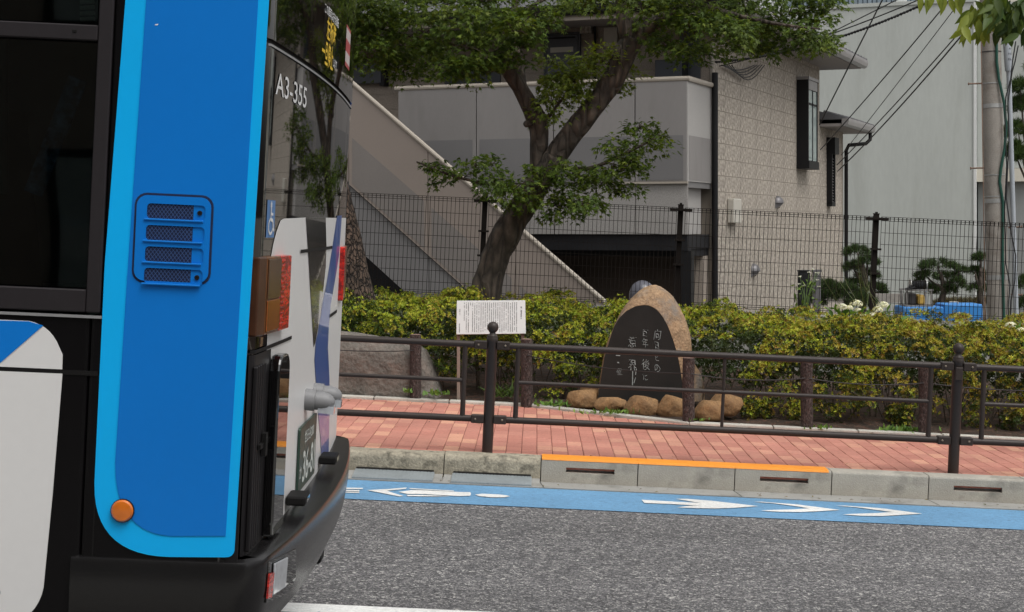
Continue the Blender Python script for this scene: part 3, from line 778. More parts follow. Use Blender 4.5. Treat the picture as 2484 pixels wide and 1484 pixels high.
# ================================================================== MESH FENCE
FV = 17.0
fence = thing('mesh_fence', 'dark brown welded wire mesh fence on posts behind the hedge', 'fence', matrix=ROT_SLOPE.copy())
F_top, F_bot = 1.85, 0.825
fu = [sl(1173, 560, FV)[0], sl(1637, 600, FV)[0], sl(2124, 620, FV)[0]]
step = (fu[2] - fu[0]) / 2
fposts = [fu[0] + step * k for k in range(-4, 6)]
def wires(u0, u1):
    b = MB(); r = 0.0023
    def vw(x, z0, z1): b.box(x - r, x + r, FV - r, FV + r, z0, z1)
    def hw(z, y, t=r): b.box(u0, u1, y - t, y + t, z - t, z + t)
    n = int(round((u1 - u0) / 0.0435))
    for k in range(n + 1): vw(u0 + (u1 - u0) * k / n, F_bot, F_top)
    z = F_top - 0.0
    for z in (F_top, F_top - 0.042): hw(z, FV - 0.018 if z < F_top else FV - 0.006, 0.0024)
    hw(F_top - 0.018, FV + 0.012, 0.0024)
    for k in range(1, 8): hw(F_top - 0.045 - 0.1215 * k, FV + 2 * r)
    for z in (F_bot, F_bot + 0.042, F_bot + 0.02): hw(z, FV - 0.012, 0.0024)
    # the folded top edge
    for k in range(n + 1):
        x = u0 + (u1 - u0) * k / n
        b.box(x - r, x + r, FV - 0.020, FV, F_top - 0.002, F_top + 0.002)
        b.box(x - r, x + r, FV - 0.022, FV - 0.018, F_top - 0.045, F_top)
    return b
fp = fb_ = None
for k, u in enumerate(fposts):
    if fp is None: fp = o = MB().box(-0.027, 0.027, 0.03, 0.084, 0.3, 1.875).build('post', 'fence', fence, bevel=0.004)
    else: o = share(fp, 'post', fence)
    o.location = (u, FV, 0)
    c = MB().box(-0.03, 0.03, 0.027, 0.087, 1.875, 1.885).box(-0.012, 0.012, 0.04, 0.07, 1.885, 1.9).build('post_cap', 'fence', o)
    bb = MB().box(-0.115, 0.115, -0.03, 0.035, 1.812, 1.842).box(-0.062, 0.062, -0.034, 0.045, 1.822, 1.838).build('top_bracket', 'fence', o)
    for z in (1.50, 1.245): MB().box(-0.055, 0.055, -0.012, 0.03, z, z + 0.02).build('clamp', 'fence', o)
for a, b_ in zip(fposts, fposts[1:]):
    o = wires(a + 0.045, b_ - 0.045).build('mesh_panel', 'fence', fence, fix=False); o['kind'] = 'stuff'
rw = MB().box(-9, 12, FV + 0.0, FV + 0.14, -0.3, 0.79).build('retaining_wall', 'gutter', bevel=0.01); rw.matrix_world = ROT_SLOPE.copy()
tag(rw, 'low grey concrete wall carrying the mesh fence behind the hedge', 'wall')

# ================================================================== APARTMENT HOUSE (turned 22 degrees to the street)
HA = math.radians(22)
HC = Vector(((1727 - VPX) / FPX * 22.5, 22.5, 0))
HM = Matrix.Translation(HC) @ Matrix.Rotation(-HA, 4, 'Z')       # local x: along the front to the right, y: away, z: up
house = thing('apartment_house', 'beige two-storey apartment house with outside stairs, grey balcony and tiled eaves', 'house', matrix=HM.copy())
BAL = -1.18
def fr(x, y, off): p = hit(x, y, HM, 1, off); return p.x, p.z      # on a plane parallel to the front
def rt(x, y, off=0.0): p = hit(x, y, HM, 0, off); return p.y, p.z  # on a plane parallel to the right wall
GZ = -1.2; SOF = 4.42; L1, L2 = rt(1988, 300)[0], rt(2043, 500)[0]; WZ = 3.36
core = MB().box(-9.0, -0.012, 0.012, L1, GZ, SOF).build('wall_core', 'siding_joint', house)
MB().box(-3.0, -0.012, L1 + 0.002, L2, GZ, WZ).build('wing_wall', 'siding_joint', house)
# siding boards on the right wall, each 0.91 x 0.2275 m
ROW, CW = 0.2275, 0.91
z_off = rt(1728, 264.3)[1] % ROW
sid = {}
def board(y0, y1, z0, z1):
    key = (round(y1 - y0, 3), round(z1 - z0, 3))
    if key not in sid:
        o = MB().box(-0.012, 0.0, 0.0035, y1 - y0 - 0.0035, 0.0015, z1 - z0 - 0.0015).build('siding_board', 'siding', house, bevel=0.003, seg=1); sid[key] = o
    else: o = share(sid[key], 'siding_board', house)
    o.location = (0, y0, z0)
y_first = rt(1756, 400)[0]
yb = [0.0, y_first]
while yb[-1] + CW < L1 - 0.1: yb.append(yb[-1] + CW)
yb.append(L1)
zb = [z_off - ROW + ROW * k for k in range(0, 22)]
for a, b_ in zip(yb, yb[1:]):
    for z in zb:
        z1 = min(z + ROW, SOF)
        if z1 - z > 0.03: board(a, b_, z, z1)
for a, b_ in ((L1, (L1 + L2) / 2), ((L1 + L2) / 2, L2)):
    for z in zb:
        z1 = min(z + ROW, WZ)
        if z1 - z > 0.03: board(a, b_, z, z1)
MB().box(-0.02, 0.012, -0.012, 0.03, GZ, SOF).build('corner_trim', 'cream', house)
MB().box(-0.02, 0.008, L2 - 0.02, L2 + 0.03, GZ, WZ).build('corner_trim', 'siding_joint', house)
# front wall upstairs (boards stay in the material: mostly hidden by the maple)
fw = MB()
for k in range(11):
    z0 = 2.2 + k * ROW; fw.box(-9.0, -0.03, -0.002, 0.010, z0 + 0.002, min(z0 + ROW - 0.003, SOF))
fw.build('front_cladding', 'brown_wall', house)
# eaves, gutters, roofs
def eave(x0, x1, y0, y1, z, nm='soffit'): MB().box(x0, x1, y0, y1, z, z + 0.05).build(nm, 'soffit', house)
OH = 0.62
eave(-9.6, OH, -1.25, L1 + OH, SOF)
def gutter_run(a, b_, r=0.075):
    a, b_ = Vector(a), Vector(b_)
    d = (b_ - a).normalized(); n = Vector((d.y, -d.x, 0)); pts = []
    prof = [(0.0, 0.10), (0.0, -0.02), (0.06, -0.03), (0.11, 0.0), (0.125, 0.06), (0.125, 0.11), (0.11, 0.11)]
    b = MB(); P = len(prof)
    b.add([p + n * q + Vector((0, 0, z)) for p in (a, b_) for q, z in prof], [(k, (k + 1) % P, P + (k + 1) % P, P + k) for k in range(P)] + [tuple(range(P)), tuple(range(2 * P - 1, P - 1, -1))])
    return b
gutter_run((OH, -1.27, SOF + 0.03), (OH, L1 + OH + 0.02, SOF + 0.03)).build('eaves_gutter', 'gutter_metal', house).data.polygons
gutter_run((-9.6, -1.25, SOF + 0.03), (OH, -1.25, SOF + 0.03)).build('eaves_gutter', 'dark_metal', house)
MB().box(-9.6, OH - 0.01, -1.25, -1.2, SOF - 0.06, SOF - 0.002).build('fascia', 'cream', house)
def hip_roof(x0, x1, y0, y1, z, pitch, nm='roof'):
    w = min(x1 - x0, y1 - y0) / 2; h = w * pitch
    b = MB()
    if (x1 - x0) >= (y1 - y0): r0, r1 = (x0 + w, (y0 + y1) / 2, z + h), (x1 - w, (y0 + y1) / 2, z + h)
    else: r0, r1 = ((x0 + x1) / 2, y0 + w, z + h), ((x0 + x1) / 2, y1 - w, z + h)
    vs = [(x0, y0, z), (x1, y0, z), (x1, y1, z), (x0, y1, z), r0, r1]
    fs = [(0, 1, 5, 4), (1, 2, 5), (2, 3, 4, 5), (3, 0, 4), (0, 3, 2, 1)] if (x1 - x0) >= (y1 - y0) else [(0, 1, 4), (1, 2, 5, 4), (2, 3, 5), (3, 0, 4, 5), (0, 3, 2, 1)]
    return b.add(vs, fs).build(nm, 'roof', house)
roof = hip_roof(-9.7, OH + 0.1, -1.36, L1 + OH + 0.1, SOF + 0.13, 0.32)
def eave_tiles(y0, y1, x, z, parent):
    k = 0; y = y0; proto = None
    while y < y1:
        if proto is None:
            proto = o = MB().tube([(0, 0, 0.0), (-0.45, 0, 0.145)], 0.05, 8).build('tile', 'roof', parent, smooth='auto')
        else: o = share(proto, 'tile', parent)
        o.location = (x, y, z); o.scale = (1, 1, 0.9); y += 0.265
eave_tiles(2.0, L1 + OH, OH + 0.10, SOF + 0.135, roof)
OW = 0.40
eave(-3.6, OW, L1 + 0.002, L2 + 0.55, WZ, 'wing_soffit')
roof2 = MB().add([(-3.6, L1 - 0.02, WZ + 0.12), (OW + 0.08, L1 - 0.02, WZ + 0.12), (OW + 0.08, L2 + 0.6, WZ + 0.12), (-3.6, L2 + 0.6, WZ + 0.12), (-3.6, L1 + 0.01, WZ + 0.12), (-1.4, L1 + 0.01, WZ + 0.72), (-3.6, L1 + 0.01, WZ + 0.72)],
                 [(1, 2, 5), (2, 3, 6, 5), (0, 3, 2, 1), (0, 1, 5, 6), (0, 6, 3)]).build('wing_roof', 'roof', house)
eave_tiles(L1 + 0.1, L2 + 0.5, OW + 0.10, WZ + 0.125, roof2)
gutter_run((OW, L1 - 0.02, WZ + 0.03), (OW, L2 + 0.58, WZ + 0.03), 0.06).build('eaves_gutter', 'gutter_metal', house)
dp = MB().tube([(0.06, -0.06, GZ), (0.06, -0.06, rt(1720, 175)[1])], 0.043, 12).build('downpipe', 'dark_metal', house, smooth='auto')
yy = L2 + 0.03
MB().tube([(OW + 0.05, L2 + 0.42, WZ + 0.02), (OW + 0.05, L2 + 0.42, WZ - 0.12), (OW - 0.02, L2 + 0.36, WZ - 0.2), (0.12, yy, WZ - 0.24), (0.07, yy, WZ - 0.34), (0.07, yy, GZ)], 0.036, 10).build('downpipe', 'dark_metal', house, smooth='auto')
# bay window
by0, by1 = rt(1932, 300)[0], rt(1984, 300, 0.20)[0]
bz0, bz1 = rt(1932, 400)[1], rt(1932, 193)[1]
bx = 0.20
print('bay', by0, by1)
bw = MB().box(0.002, bx, by0, by0 + 0.05, bz0, bz1).box(0.002, bx, by1 - 0.05, by1, bz0, bz1).box(0.002, bx + 0.02, by0 - 0.01, by1 + 0.01, bz0 - 0.06, bz0 + 0.07).build('bay_window', 'dark_metal', house)
MB().box(0.002, bx + 0.015, by0 - 0.01, by1 + 0.01, bz1, bz1 + 0.05).box(0.01, bx, by0 + 0.052, by1 - 0.052, bz1 - 0.16, bz1 - 0.002).build('head_box', 'gutter_metal', bw)
ym = (by0 + by1) / 2
for a, b_ in ((by0 + 0.052, ym - 0.014), (ym + 0.014, by1 - 0.052)):
    MB().box(bx - 0.03, bx - 0.012, a, b_, bz0 + 0.08, bz1 - 0.17).build('pane', 'window', bw)
MB().box(bx - 0.06, bx - 0.002, ym - 0.014, ym + 0.014, bz0 + 0.07, bz1 - 0.16).box(bx - 0.055, bx - 0.01, by0 + 0.06, by1 - 0.06, bz1 - 0.42, bz1 - 0.38).build('frame', 'dark_metal', bw)
# shuttered window on the wing
sy0, sy1 = rt(2005, 400)[0], rt(2027, 400, 0.10)[0]
sz0, sz1 = rt(2010, 495)[1], rt(2010, 337)[1]
sw = MB().box(0.002, 0.10, sy0, sy0 + 0.06, sz0, sz1).box(0.002, 0.10, sy1 - 0.05, sy1, sz0, sz1).box(0.002, 0.10, sy0, sy1, sz0 - 0.04, sz0 + 0.04).box(0.002, 0.16, sy0 - 0.02, sy1 + 0.02, sz1 - 0.28, sz1 + 0.02).box(0.001, 0.02, sy0 + 0.06, sy1 - 0.05, sz0 + 0.04, sz1 - 0.28).build('shutter_window', 'dark_metal', house)
sl_o = None; k = 0; zc = sz0 + 0.07
while zc < sz1 - 0.32:
    if sl_o is None: sl_o = o = MB().add([(0.03, 0, 0), (0.075, 0, -0.035), (0.03, sy1 - sy0 - 0.12, 0), (0.075, sy1 - sy0 - 0.12, -0.035), (0.03, 0, 0.008), (0.08, 0, -0.03), (0.03, sy1 - sy0 - 0.12, 0.008), (0.08, sy1 - sy0 - 0.12, -0.03)], [(0, 1, 3, 2), (4, 6, 7, 5), (0, 4, 5, 1), (2, 3, 7, 6), (1, 5, 7, 3), (0, 2, 6, 4)]).build('slat', 'gutter_metal', sw)
    else: o = share(sl_o, 'slat', sw)
    o.location = (0, sy0 + 0.065, zc); zc += 0.052
# hood vents, meter box
def hood(x, y, r):
    yy, zz = rt(x, y); b = MB(); n = 9; vs = []; rows = 6
    for i in range(rows + 1):
        t = i / rows * math.pi / 2
        for k in range(n):
            a = math.pi * k / (n - 1) ; rr = r * math.sin(t) if i else 0.001
            vs.append((r * 0.95 * math.cos(t), rr * math.cos(a), rr * math.sin(a) + 0.0))
    b.add(vs, [(i * n + k, i * n + k + 1, (i + 1) * n + k + 1, (i + 1) * n + k) for i in range(rows) for k in range(n - 1)])
    b.add([(0.001, r, 0), (0.001, r, -r * 0.8), (r * 0.35, r * 0.5, -r * 0.55), (r * 0.35, -r * 0.5, -r * 0.55), (0.001, -r, -r * 0.8), (0.001, -r, 0), (r * 0.95, 0, 0)], [(0, 1, 2, 6), (3, 4, 5, 6), (2, 3, 6)])
    o = b.build('vent_hood', 'vent', house, smooth='auto'); o.location = (0.003, yy, zz); return o
hood(1884, 492, 0.115); hood(1826, 657, 0.115)
my, mz = rt(1764, 510)
MB().box(0.003, 0.10, my, my + 0.42, mz - 0.18, mz + 0.17).build('meter_box', 'ivory', house, bevel=0.012)
# --- balcony
bx0 = fr(965, 212, BAL)[0]; bx1 = 0.0
top_z = 3.50
p_mid = fr(1400, 442, BAL)[1]; low_z = fr(1660, 568, BAL)[1]; frost_top = fr(1400, 333, BAL)[1]
bm_z = fr(1660, 608, BAL)[1]
balc = MB().box(bx0, bx1 - 0.01, BAL + 0.04, 0.0, 2.1, 2.28).build('balcony_floor', 'panel_low', house)
joints = [bx0] + [fr(x, 300, BAL)[0] for x in (1155, 1342, 1540)] + [bx1]
for a, b_ in zip(joints, joints[1:]):
    p = MB().box(a + 0.007, b_ - 0.007, BAL, BAL + 0.03, p_mid, top_z).build('balcony_panel', 'panel', house, bevel=0.003, seg=1)
    MB().box(a + 0.055, b_ - 0.055, BAL - 0.004, BAL - 0.001, p_mid + 0.02, frost_top).build('frosted_inset', 'panel_low', p)
    MB().box(a + 0.006, b_ - 0.006, BAL + 0.035, BAL + 0.06, low_z, p_mid - 0.012).build('skirt_panel', 'panel_dots', house)
MB().box(fr(1500, 445, BAL)[0], bx1 + 0.005, BAL - 0.012, BAL + 0.03, p_mid - 0.03, p_mid - 0.002).build('ledge', 'cream', house)
MB().box(bx0, bx1, BAL + 0.032, BAL + 0.034, p_mid, top_z - 0.02).build('backing', 'dark_metal', house)
MB().tube([(bx0 - 0.05, BAL + 0.02, top_z + 0.03), (bx1 + 0.02, BAL + 0.02, top_z + 0.03), (bx1 + 0.02, 0.0, top_z + 0.03)], 0.036, 10).build('handrail', 'cream', house, smooth='auto')
sp = MB().box(bx1 - 0.025, bx1 + 0.004, BAL + 0.006, -0.03, p_mid, top_z).build('balcony_panel', 'panel_side', house)
MB().box(bx1 + 0.005, bx1 + 0.008, BAL + 0.06, -0.1, p_mid + 0.02, frost_top).build('frosted_inset', 'panel', sp)
MB().box(bx1 - 0.14, bx1 - 0.10, BAL + 0.066, -0.2, low_z, p_mid - 0.014).build('skirt_panel', 'panel_side', house)
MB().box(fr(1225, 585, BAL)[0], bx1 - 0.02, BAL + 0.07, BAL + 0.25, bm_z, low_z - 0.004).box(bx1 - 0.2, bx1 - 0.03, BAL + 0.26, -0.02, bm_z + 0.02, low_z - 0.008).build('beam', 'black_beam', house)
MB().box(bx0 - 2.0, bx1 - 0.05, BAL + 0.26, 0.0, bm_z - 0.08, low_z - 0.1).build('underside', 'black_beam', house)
cx = fr(1665, 680, BAL + 0.1)[0]
MB().box(cx - 0.07, cx + 0.07, BAL + 0.08, BAL + 0.22, GZ, bm_z - 0.002).build('column', 'dark_metal', house)
MB().box(-0.30, -0.05, -0.25, -0.03, GZ, bm_z - 0.085).build('pier', 'brown_wall', house)
# recess below the balcony: dark brown wall with two dark openings
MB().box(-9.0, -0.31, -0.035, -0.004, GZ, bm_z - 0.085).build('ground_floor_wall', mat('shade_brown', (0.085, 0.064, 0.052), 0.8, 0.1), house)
for x0, x1 in ((-2.9, -1.95), (-5.2, -4.2)):
    d = MB().box(x0, x1, -0.06, -0.037, GZ, 0.95).build('ground_floor_door', 'black_beam', house)
    MB().tube([(x1 - 0.12, -0.1, -0.1), (x1 - 0.12, -0.1, 0.1)], 0.012, 8).build('handle', 'steel', d)
# --- upstairs doors and boxes
def front_box(nm, m, x0, y0, x1, y1, d, off=0.0, bevel=0.004):
    a, z1 = fr(x0, y0, off); b_, z0 = fr(x1, y1, off)
    return MB().box(a, b_, off - d, off - 0.003, z0, z1).build(nm, m, house, bevel=bevel)
fd = front_box('meter_cupboard_door', 'door', 1327, 88, 1404, 215, 0.04)
a, z1 = fr(1338, 116, 0); b_, z0 = fr(1393, 126, 0)
MB().box(a, b_, -0.05, -0.042, z0, z1).build('number_plate', 'ivory', fd)
MB().box(fr(1333, 91, 0)[0], fr(1398, 91, 0)[0], -0.046, -0.042, fr(1350, 95, 0)[1], fr(1350, 91, 0)[1]).build('louvre', 'black_beam', fd)
a, z1 = fr(1322, 82, 0); b_, z0 = fr(1410, 215, 0)
MB().box(a, a + 0.03, -0.05, -0.003, z0, z1).box(b_ - 0.03, b_, -0.05, -0.003, z0, z1).box(a + 0.031, b_ - 0.031, -0.05, -0.003, z1 - 0.03, z1).build('door_frame', 'ac', house)
front_box('junction_box', 'siding', 1412, 53, 1438, 82, 0.10)
mb2 = front_box('intercom_box', 'ivory', 1468, 68, 1500, 112, 0.06)
front_box('intercom_box', 'ivory', 1508, 66, 1538, 112, 0.06)
for x0, y0, x1, y1 in ((866, 142, 936, 203), (1597, 148, 1662, 190)):
    o = front_box('window_shade_box', 'ac', x0, y0, x1, y1, 0.16, bevel=0.01)
    a, zt = fr(x1, y0, 0); MB().box(a - 0.03, a + 0.05, -0.15, -0.004, fr(x1, y1, 0)[1] - 0.04, zt).build('side_rail', 'black_beam', o)
front_box('dark_window', 'ac', 1080, 150, 1215, 215, 0.03)
front_box('dark_window', 'ac', 1650, 60, 1700, 215, 0.03)
MB().tube([Vector((fr(1445, 60, 0)[0], -0.03, SOF)), Vector((fr(1445, 60, 0)[0], -0.03, 2.3))], 0.02, 8).build('conduit', 'dark_metal', house)
# --- outside stairs descending to the right in front of the balcony
SO = -2.25
h0 = fr(850, 197, SO); h1 = fr(1490, 752, SO)
dx = h1[0] - h0[0]; sl_ = (h1[1] - h0[1]) / dx
def hz(x): return h0[1] + (x - h0[0]) * sl_
xs0 = h0[0] - 0.02
s1 = fr(870, 470, SO); off1 = hz(s1[0]) - s1[1]                 # stringer line below the handrail
s2 = fr(905, 640, SO); off2 = hz(s2[0]) - s2[1]                 # lower edge
s3 = fr(850, 330, SO); off3 = hz(s3[0]) - s3[1]
xj = fr(1038, 400, SO)[0]; xe = h1[0] + 0.6
def strip(nm, m, x0, x1, a, b_, y0, y1, parent=house):
    f = lambda p, q, d: (p, d, q)
    return MB().prism([(x0, hz(x0) - a), (x1, hz(x1) - a), (x1, hz(x1) - b_), (x0, hz(x0) - b_)], f, y0, y1).build(nm, m, parent)
for x0, x1 in ((xs0, xj - 0.006), (xj + 0.006, fr(1250, 500, SO)[0]), (fr(1250, 500, SO)[0] + 0.012, xe)):
    p = strip('stair_panel', 'stair', x0, x1, 0.02, off1 - 0.01, SO, SO + 0.03)
    strip('frosted_inset', 'stair_dark', x0 + 0.05, x1 - 0.05, off3, off1 - 0.06, SO - 0.004, SO - 0.001, p)
for x0, x1 in ((xs0, xj - 0.006), (xj + 0.006, xe)):
    strip('stair_skirt', 'panel_low', x0, x1, off1 + 0.005, off2, SO + 0.032, SO + 0.06)
strip('stringer', 'dark_metal', xs0, xe, off1 - 0.01, off1 + 0.004, SO + 0.01, SO + 0.05)
MB().tube([(h0[0] - 1.6, SO + 0.01, h0[1]), (h0[0], SO + 0.01, h0[1]), (xe, SO + 0.01, hz(xe))], 0.031, 10).build('stair_handrail', 'cream', house, smooth='auto')
MB().box(h0[0] - 1.6, xs0 - 0.01, SO, SO + 0.03, h0[1] - 1.35, h0[1] - 0.02).build('landing_panel', 'stair', house)
MB().box(h0[0] - 1.6, xs0 - 0.01, SO + 0.032, BAL + 0.02, h0[1] - 1.5, h0[1] - 1.36).build('landing', 'panel_low', house)
for k in range(16):
    x = xs0 + 0.1 + k * 0.26; z = hz(x) - 1.15
    if z > GZ: MB().box(x, x + 0.28, SO + 0.062, BAL - 0.05, z - 0.05, z).build('stair_tread', 'panel_low', house)
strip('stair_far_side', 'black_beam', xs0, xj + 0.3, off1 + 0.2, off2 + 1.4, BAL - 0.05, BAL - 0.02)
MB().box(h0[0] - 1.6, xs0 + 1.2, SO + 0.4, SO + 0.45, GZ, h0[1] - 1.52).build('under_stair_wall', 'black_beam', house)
# round translucent cover below the balcony
gc = thing('round_cover', 'grey round-topped cover standing in the shade behind the monument', 'cover', at(1558, 748, 19.0))
b = MB(); 
b.lathe([(0.155 * math.cos(t), 0.02 * 0 + 0.0 + z) for t, z in [(0, -0.6), (0, 0.16)]] + [(0.155 * math.cos(t), 0.16 + 0.17 * math.sin(t)) for t in np.linspace(0.1, 1.5, 8)], 20)
b.build('dome', mat('smoky_cover', (0.10, 0.10, 0.12), 0.2, 0.15), gc, smooth='auto')
MB().box(-0.17, 0.17, -0.17, 0.17, -0.78, -0.6).build('base', 'machine_dark', gc)

# ================================================================== GREY BUILDING, FAR HOUSE, ROOFTOP
GM = Matrix.Translation(Vector(((2362 - VPX) / FPX * 35.0, 35.0, 0))) @ Matrix.Rotation(-HA, 4, 'Z')
gb = thing('grey_building', 'plain pale grey rendered building with flat parapet behind the house', 'building', matrix=GM.copy())
gtop = hit(2340, 5, GM, 1, 0)[2]
MB().box(-9, 0, 0, 8, -2, gtop).build('wall', 'grey_wall', gb)
MB().box(-9.05, 0.05, -0.03, 8.05, gtop, gtop + 0.08).build('parapet_cap', 'grey_wall', gb)
MB().box(0.0, 0.05, -0.03, 0.1, -2, gtop - 0.01).build('corner_strip', 'white_trim', gb)
rz = hit(2380, 442, GM, 1, 0.6)[2]
MB().box(0.052, 1.2, 0.10, 6.0, rz, rz + 0.28).build('beam', 'cream_wall', gb)
MB().box(0.052, 1.2, 0.14, 6.0, rz + 0.29, gtop - 0.02).build('recess_wall', 'grey_wall', gb)
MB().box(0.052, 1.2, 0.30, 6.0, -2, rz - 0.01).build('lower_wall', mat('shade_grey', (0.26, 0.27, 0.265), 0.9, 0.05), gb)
RM = Matrix.Translation(at(2230, -30, 46)) @ Matrix.Rotation(-HA, 4, 'Z')
rb = thing('rooftop_building', 'far beige building with blue-grey corrugated screen above the grey parapet', 'building', matrix=RM.copy())
MB().box(-0.1, 6, 0, 6, -8, 4.0).build('wall', 'cream_wall', rb)
sc_ = MB()
for k in range(26): sc_.box(-3.6 + k * 0.135, -3.6 + k * 0.135 + 0.1, -0.03 + 0.03 * (k % 2), 0.05, -3, 1.2)
sc_.build('corrugated_screen', 'blue_sheet', rb)
MB().box(-3.9, -0.12, 0.06, 5, -8, 1.0).build('back_wall', 'blue_sheet', rb)
MB().box(-0.55, -0.3, -0.6, -0.3, -1.2, -0.25).build('roof_box', 'white_trim', rb)
FM = Matrix.Translation(at(2470, 560, 38)) @ Matrix.Rotation(-math.radians(8), 4, 'Z')
fh = thing('cream_house', 'cream-walled house with purplish roof at the right edge beyond the utility pole', 'house', matrix=FM.copy())
ez = at(2470, 412, 38).z - FM.translation.z
MB().box(-0.18, 7, 0, 8, -4, ez + 0.1).add([(-0.18, 0.0, ez + .1), (7, 0, ez + .1), (3.4, 0, ez + 2.2), (-0.18, 8, ez + .1), (7, 8, ez + .1), (3.4, 8, ez + 2.2)], [(0, 1, 2), (3, 5, 4)]).build('wall', 'cream_wall', fh)
rf = MB()
for s in (0, 1):
    x0, x1 = (-0.7, 3.4) if s == 0 else (7.5, 3.4)
    z0, z1 = ez - 0.15, ez + 2.35
    rf.add([(x0, -0.4, z0), (x1, -0.4, z1), (x1, 8.4, z1), (x0, 8.4, z0), (x0, -0.4, z0 - 0.14), (x1, -0.4, z1 - 0.14), (x1, 8.4, z1 - 0.14), (x0, 8.4, z0 - 0.14)], [(0, 1, 2, 3), (4, 7, 6, 5), (0, 4, 5, 1), (1, 5, 6, 2), (2, 6, 7, 3), (3, 7, 4, 0)])
rf.build('roof', 'purple_roof', fh)
wn_ = MB().box(2.2, 3.6, -0.06, 0.0, -1.4, -0.2).build('window', 'dark_metal', fh)
MB().box(2.28, 3.52, -0.075, -0.062, -1.32, -0.28).build('pane', 'window', wn_)

# ================================================================== UTILITY POLE
PY = 20.0
pb = at(2423, 800, PY); pt = at(2402, 60, PY); ax = (pt - pb).normalized()
up = thing('utility_pole', 'weathered concrete utility pole with grey conduit and green cable at right', 'utility pole', pb)
prb, prt = 26.5 / FPX * PY, 23.5 / FPX * PY
def pp(x, y, dy=0.0): return at(x, y, PY + dy) - pb
top_p = pt + ax * 5.0 - pb; bot_p = -ax * 1.2
MB().tube([bot_p, Vector((0, 0, 0)), pt - pb, top_p], [prb * 1.03, prb, prt, prt * 0.82], 24).build('shaft', 'pole', up, smooth='auto')
def band(y, h, m, r_extra=0.004):
    t = (y - 800) / (60 - 800); c = (pt - pb) * t; r = prb + (prt - prb) * t + r_extra
    MB().tube([c - ax * h / 2, c + ax * h / 2], r, 24).build('band', m, up, smooth='auto')
for y, h, m in ((126, 0.012, 'machine_dark'), (202, 0.014, 'steel'), (257, 0.05, 'steel'), (424, 0.014, 'steel'), (476, 0.014, 'steel'), (487, 0.05, 'steel'), (672, 0.055, 'steel')): band(y, h, m)
for (x0, y0, x1, y1, hx) in ((2350, 203, 2384, 202, -1), (2355, 408, 2388, 407, -1), (2478, 550, 2446, 552, 1), (2478, 715, 2452, 714, 1)):
    s = MB().tube([pp(x0, y0, -0.02), pp(x1, y1, 0.0)], 0.010, 8).tube([pp(x0 - 0.4 * hx, y0, -0.02), pp(x0 + 1.2 * hx, y0, -0.02)], 0.018, 8).build('step_bolt', 'rust', up)
cnd = MB().tube([pp(2466, 800, -0.02), pp(2459, 560, -0.02), pp(2447, 172, -0.02)], 0.030, 14).build('conduit', 'conduit', up, smooth='auto')
cov = MB().tube([pp(2447, 172, -0.02), pp(2442, 100, -0.02), pp(2436, 20, -0.02)], 0.046, 18).build('conduit_cover', 'conduit', up, smooth='auto')
for s_, yy in (('D.A.F', 118), ('191E', 131), ('153a', 144)):
    c0 = pp(2446, yy, -0.02)
    text_on('lettering', s_, 'cable', cov, lambda a, b, c0=c0: c0 + Vector((0.0475 * math.sin(a / 0.0475), -0.0475 * math.cos(a / 0.0475), b)), 0.058, 0.026, 0.012)
MB().tube([pp(x, y, -0.14) for x, y in ((2417, 40), (2418, 150), (2423, 190), (2436, 250), (2441, 310), (2437, 360), (2428, 410), (2425, 440), (2433, 490), (2432, 600), (2433, 680), (2436, 800))], 0.017, 8).build('green_cable', 'green_cable', up, smooth='auto')
MB().tube([pp(x, y, -0.15) for x, y in ((2464, 100), (2456, 150), (2452, 190), (2440, 235), (2438, 300), (2442, 400), (2437, 510), (2440, 640), (2450, 690), (2446, 740), (2446, 800))], 0.008, 6).build('black_cable', 'cable', up)
MB().tube([pp(x, y, -0.16) for x, y in ((2470, 110), (2462, 150), (2455, 175), (2445, 250), (2448, 330), (2441, 480), (2452, 560), (2464, 620), (2462, 680), (2452, 730), (2449, 800))], 0.008, 6).build('black_cable', 'cable', up)
MB().tube([pp(x, y, -0.1) for x, y in ((2390, 800), (2386, 500), (2381, 150), (2379, 60))], 0.006, 6).build('earth_wire', 'rust', up)
# overhead cables from the pole's head to the house, each its own span
def cable(p, q, r, sag, label, m='cable', grp='overhead cables to the house'):
    p, q = Vector(p), Vector(q); pts = [p.lerp(q, t) - Vector((0, 0, sag * 4 * t * (1 - t))) for t in np.linspace(0, 1, 14)]
    o = MB().tube(pts, r, 6).build('overhead_cable', m, smooth='auto'); tag(o, label, 'cable', grp); return o
def hw(x, y): p = hit(x, y, HM, 0, 0.03); return HM @ p
head = pb + top_p
def through(hx, hy, x, y, r, sag, label):
    """from a house point through a measured picture point, ending at the pole's depth"""
    q = hw(hx, hy) if not isinstance(hx, Vector) else hx
    end = at(*pix_extend(q, x, y, PY - 0.15), PY - 0.15)
    cable(q, end, r, sag, label)
def pix(p): return VPX + FPX * p.x / p.y, VPY - FPX * (p.z - EYE) / p.y
def pix_extend(q, x, y, Y):
    a, b_ = pix(q); t = 1.0
    # carry on the picture line until it reaches the pole
    t = (2404 - a) / (x - a)
    return a + (x - a) * t, b_ + (y - b_) * t
through(1988, 302, 2140, 0, 0.011, 0.0, 'black cable, steepest of those rising from the lower eave')
through(1990, 363, 2286, 14, 0.009, 0.05, 'black cable crossing the grey wall to the upper wing corner')
through(2041, 376, 2330, 0, 0.006, 0.02, 'thin grey cable in the middle of the parallel spans')
through(2030, 400, 2348, 51, 0.009, 0.05, 'black cable, second lowest of the parallel spans on the grey wall')
through(2032, 415, 2355, 54, 0.011, 0.08, 'black cable, lowest and thickest of the parallel spans on the grey wall')
hcn = HM @ Vector((0.06, -0.05, rt(1727, 152)[1]))
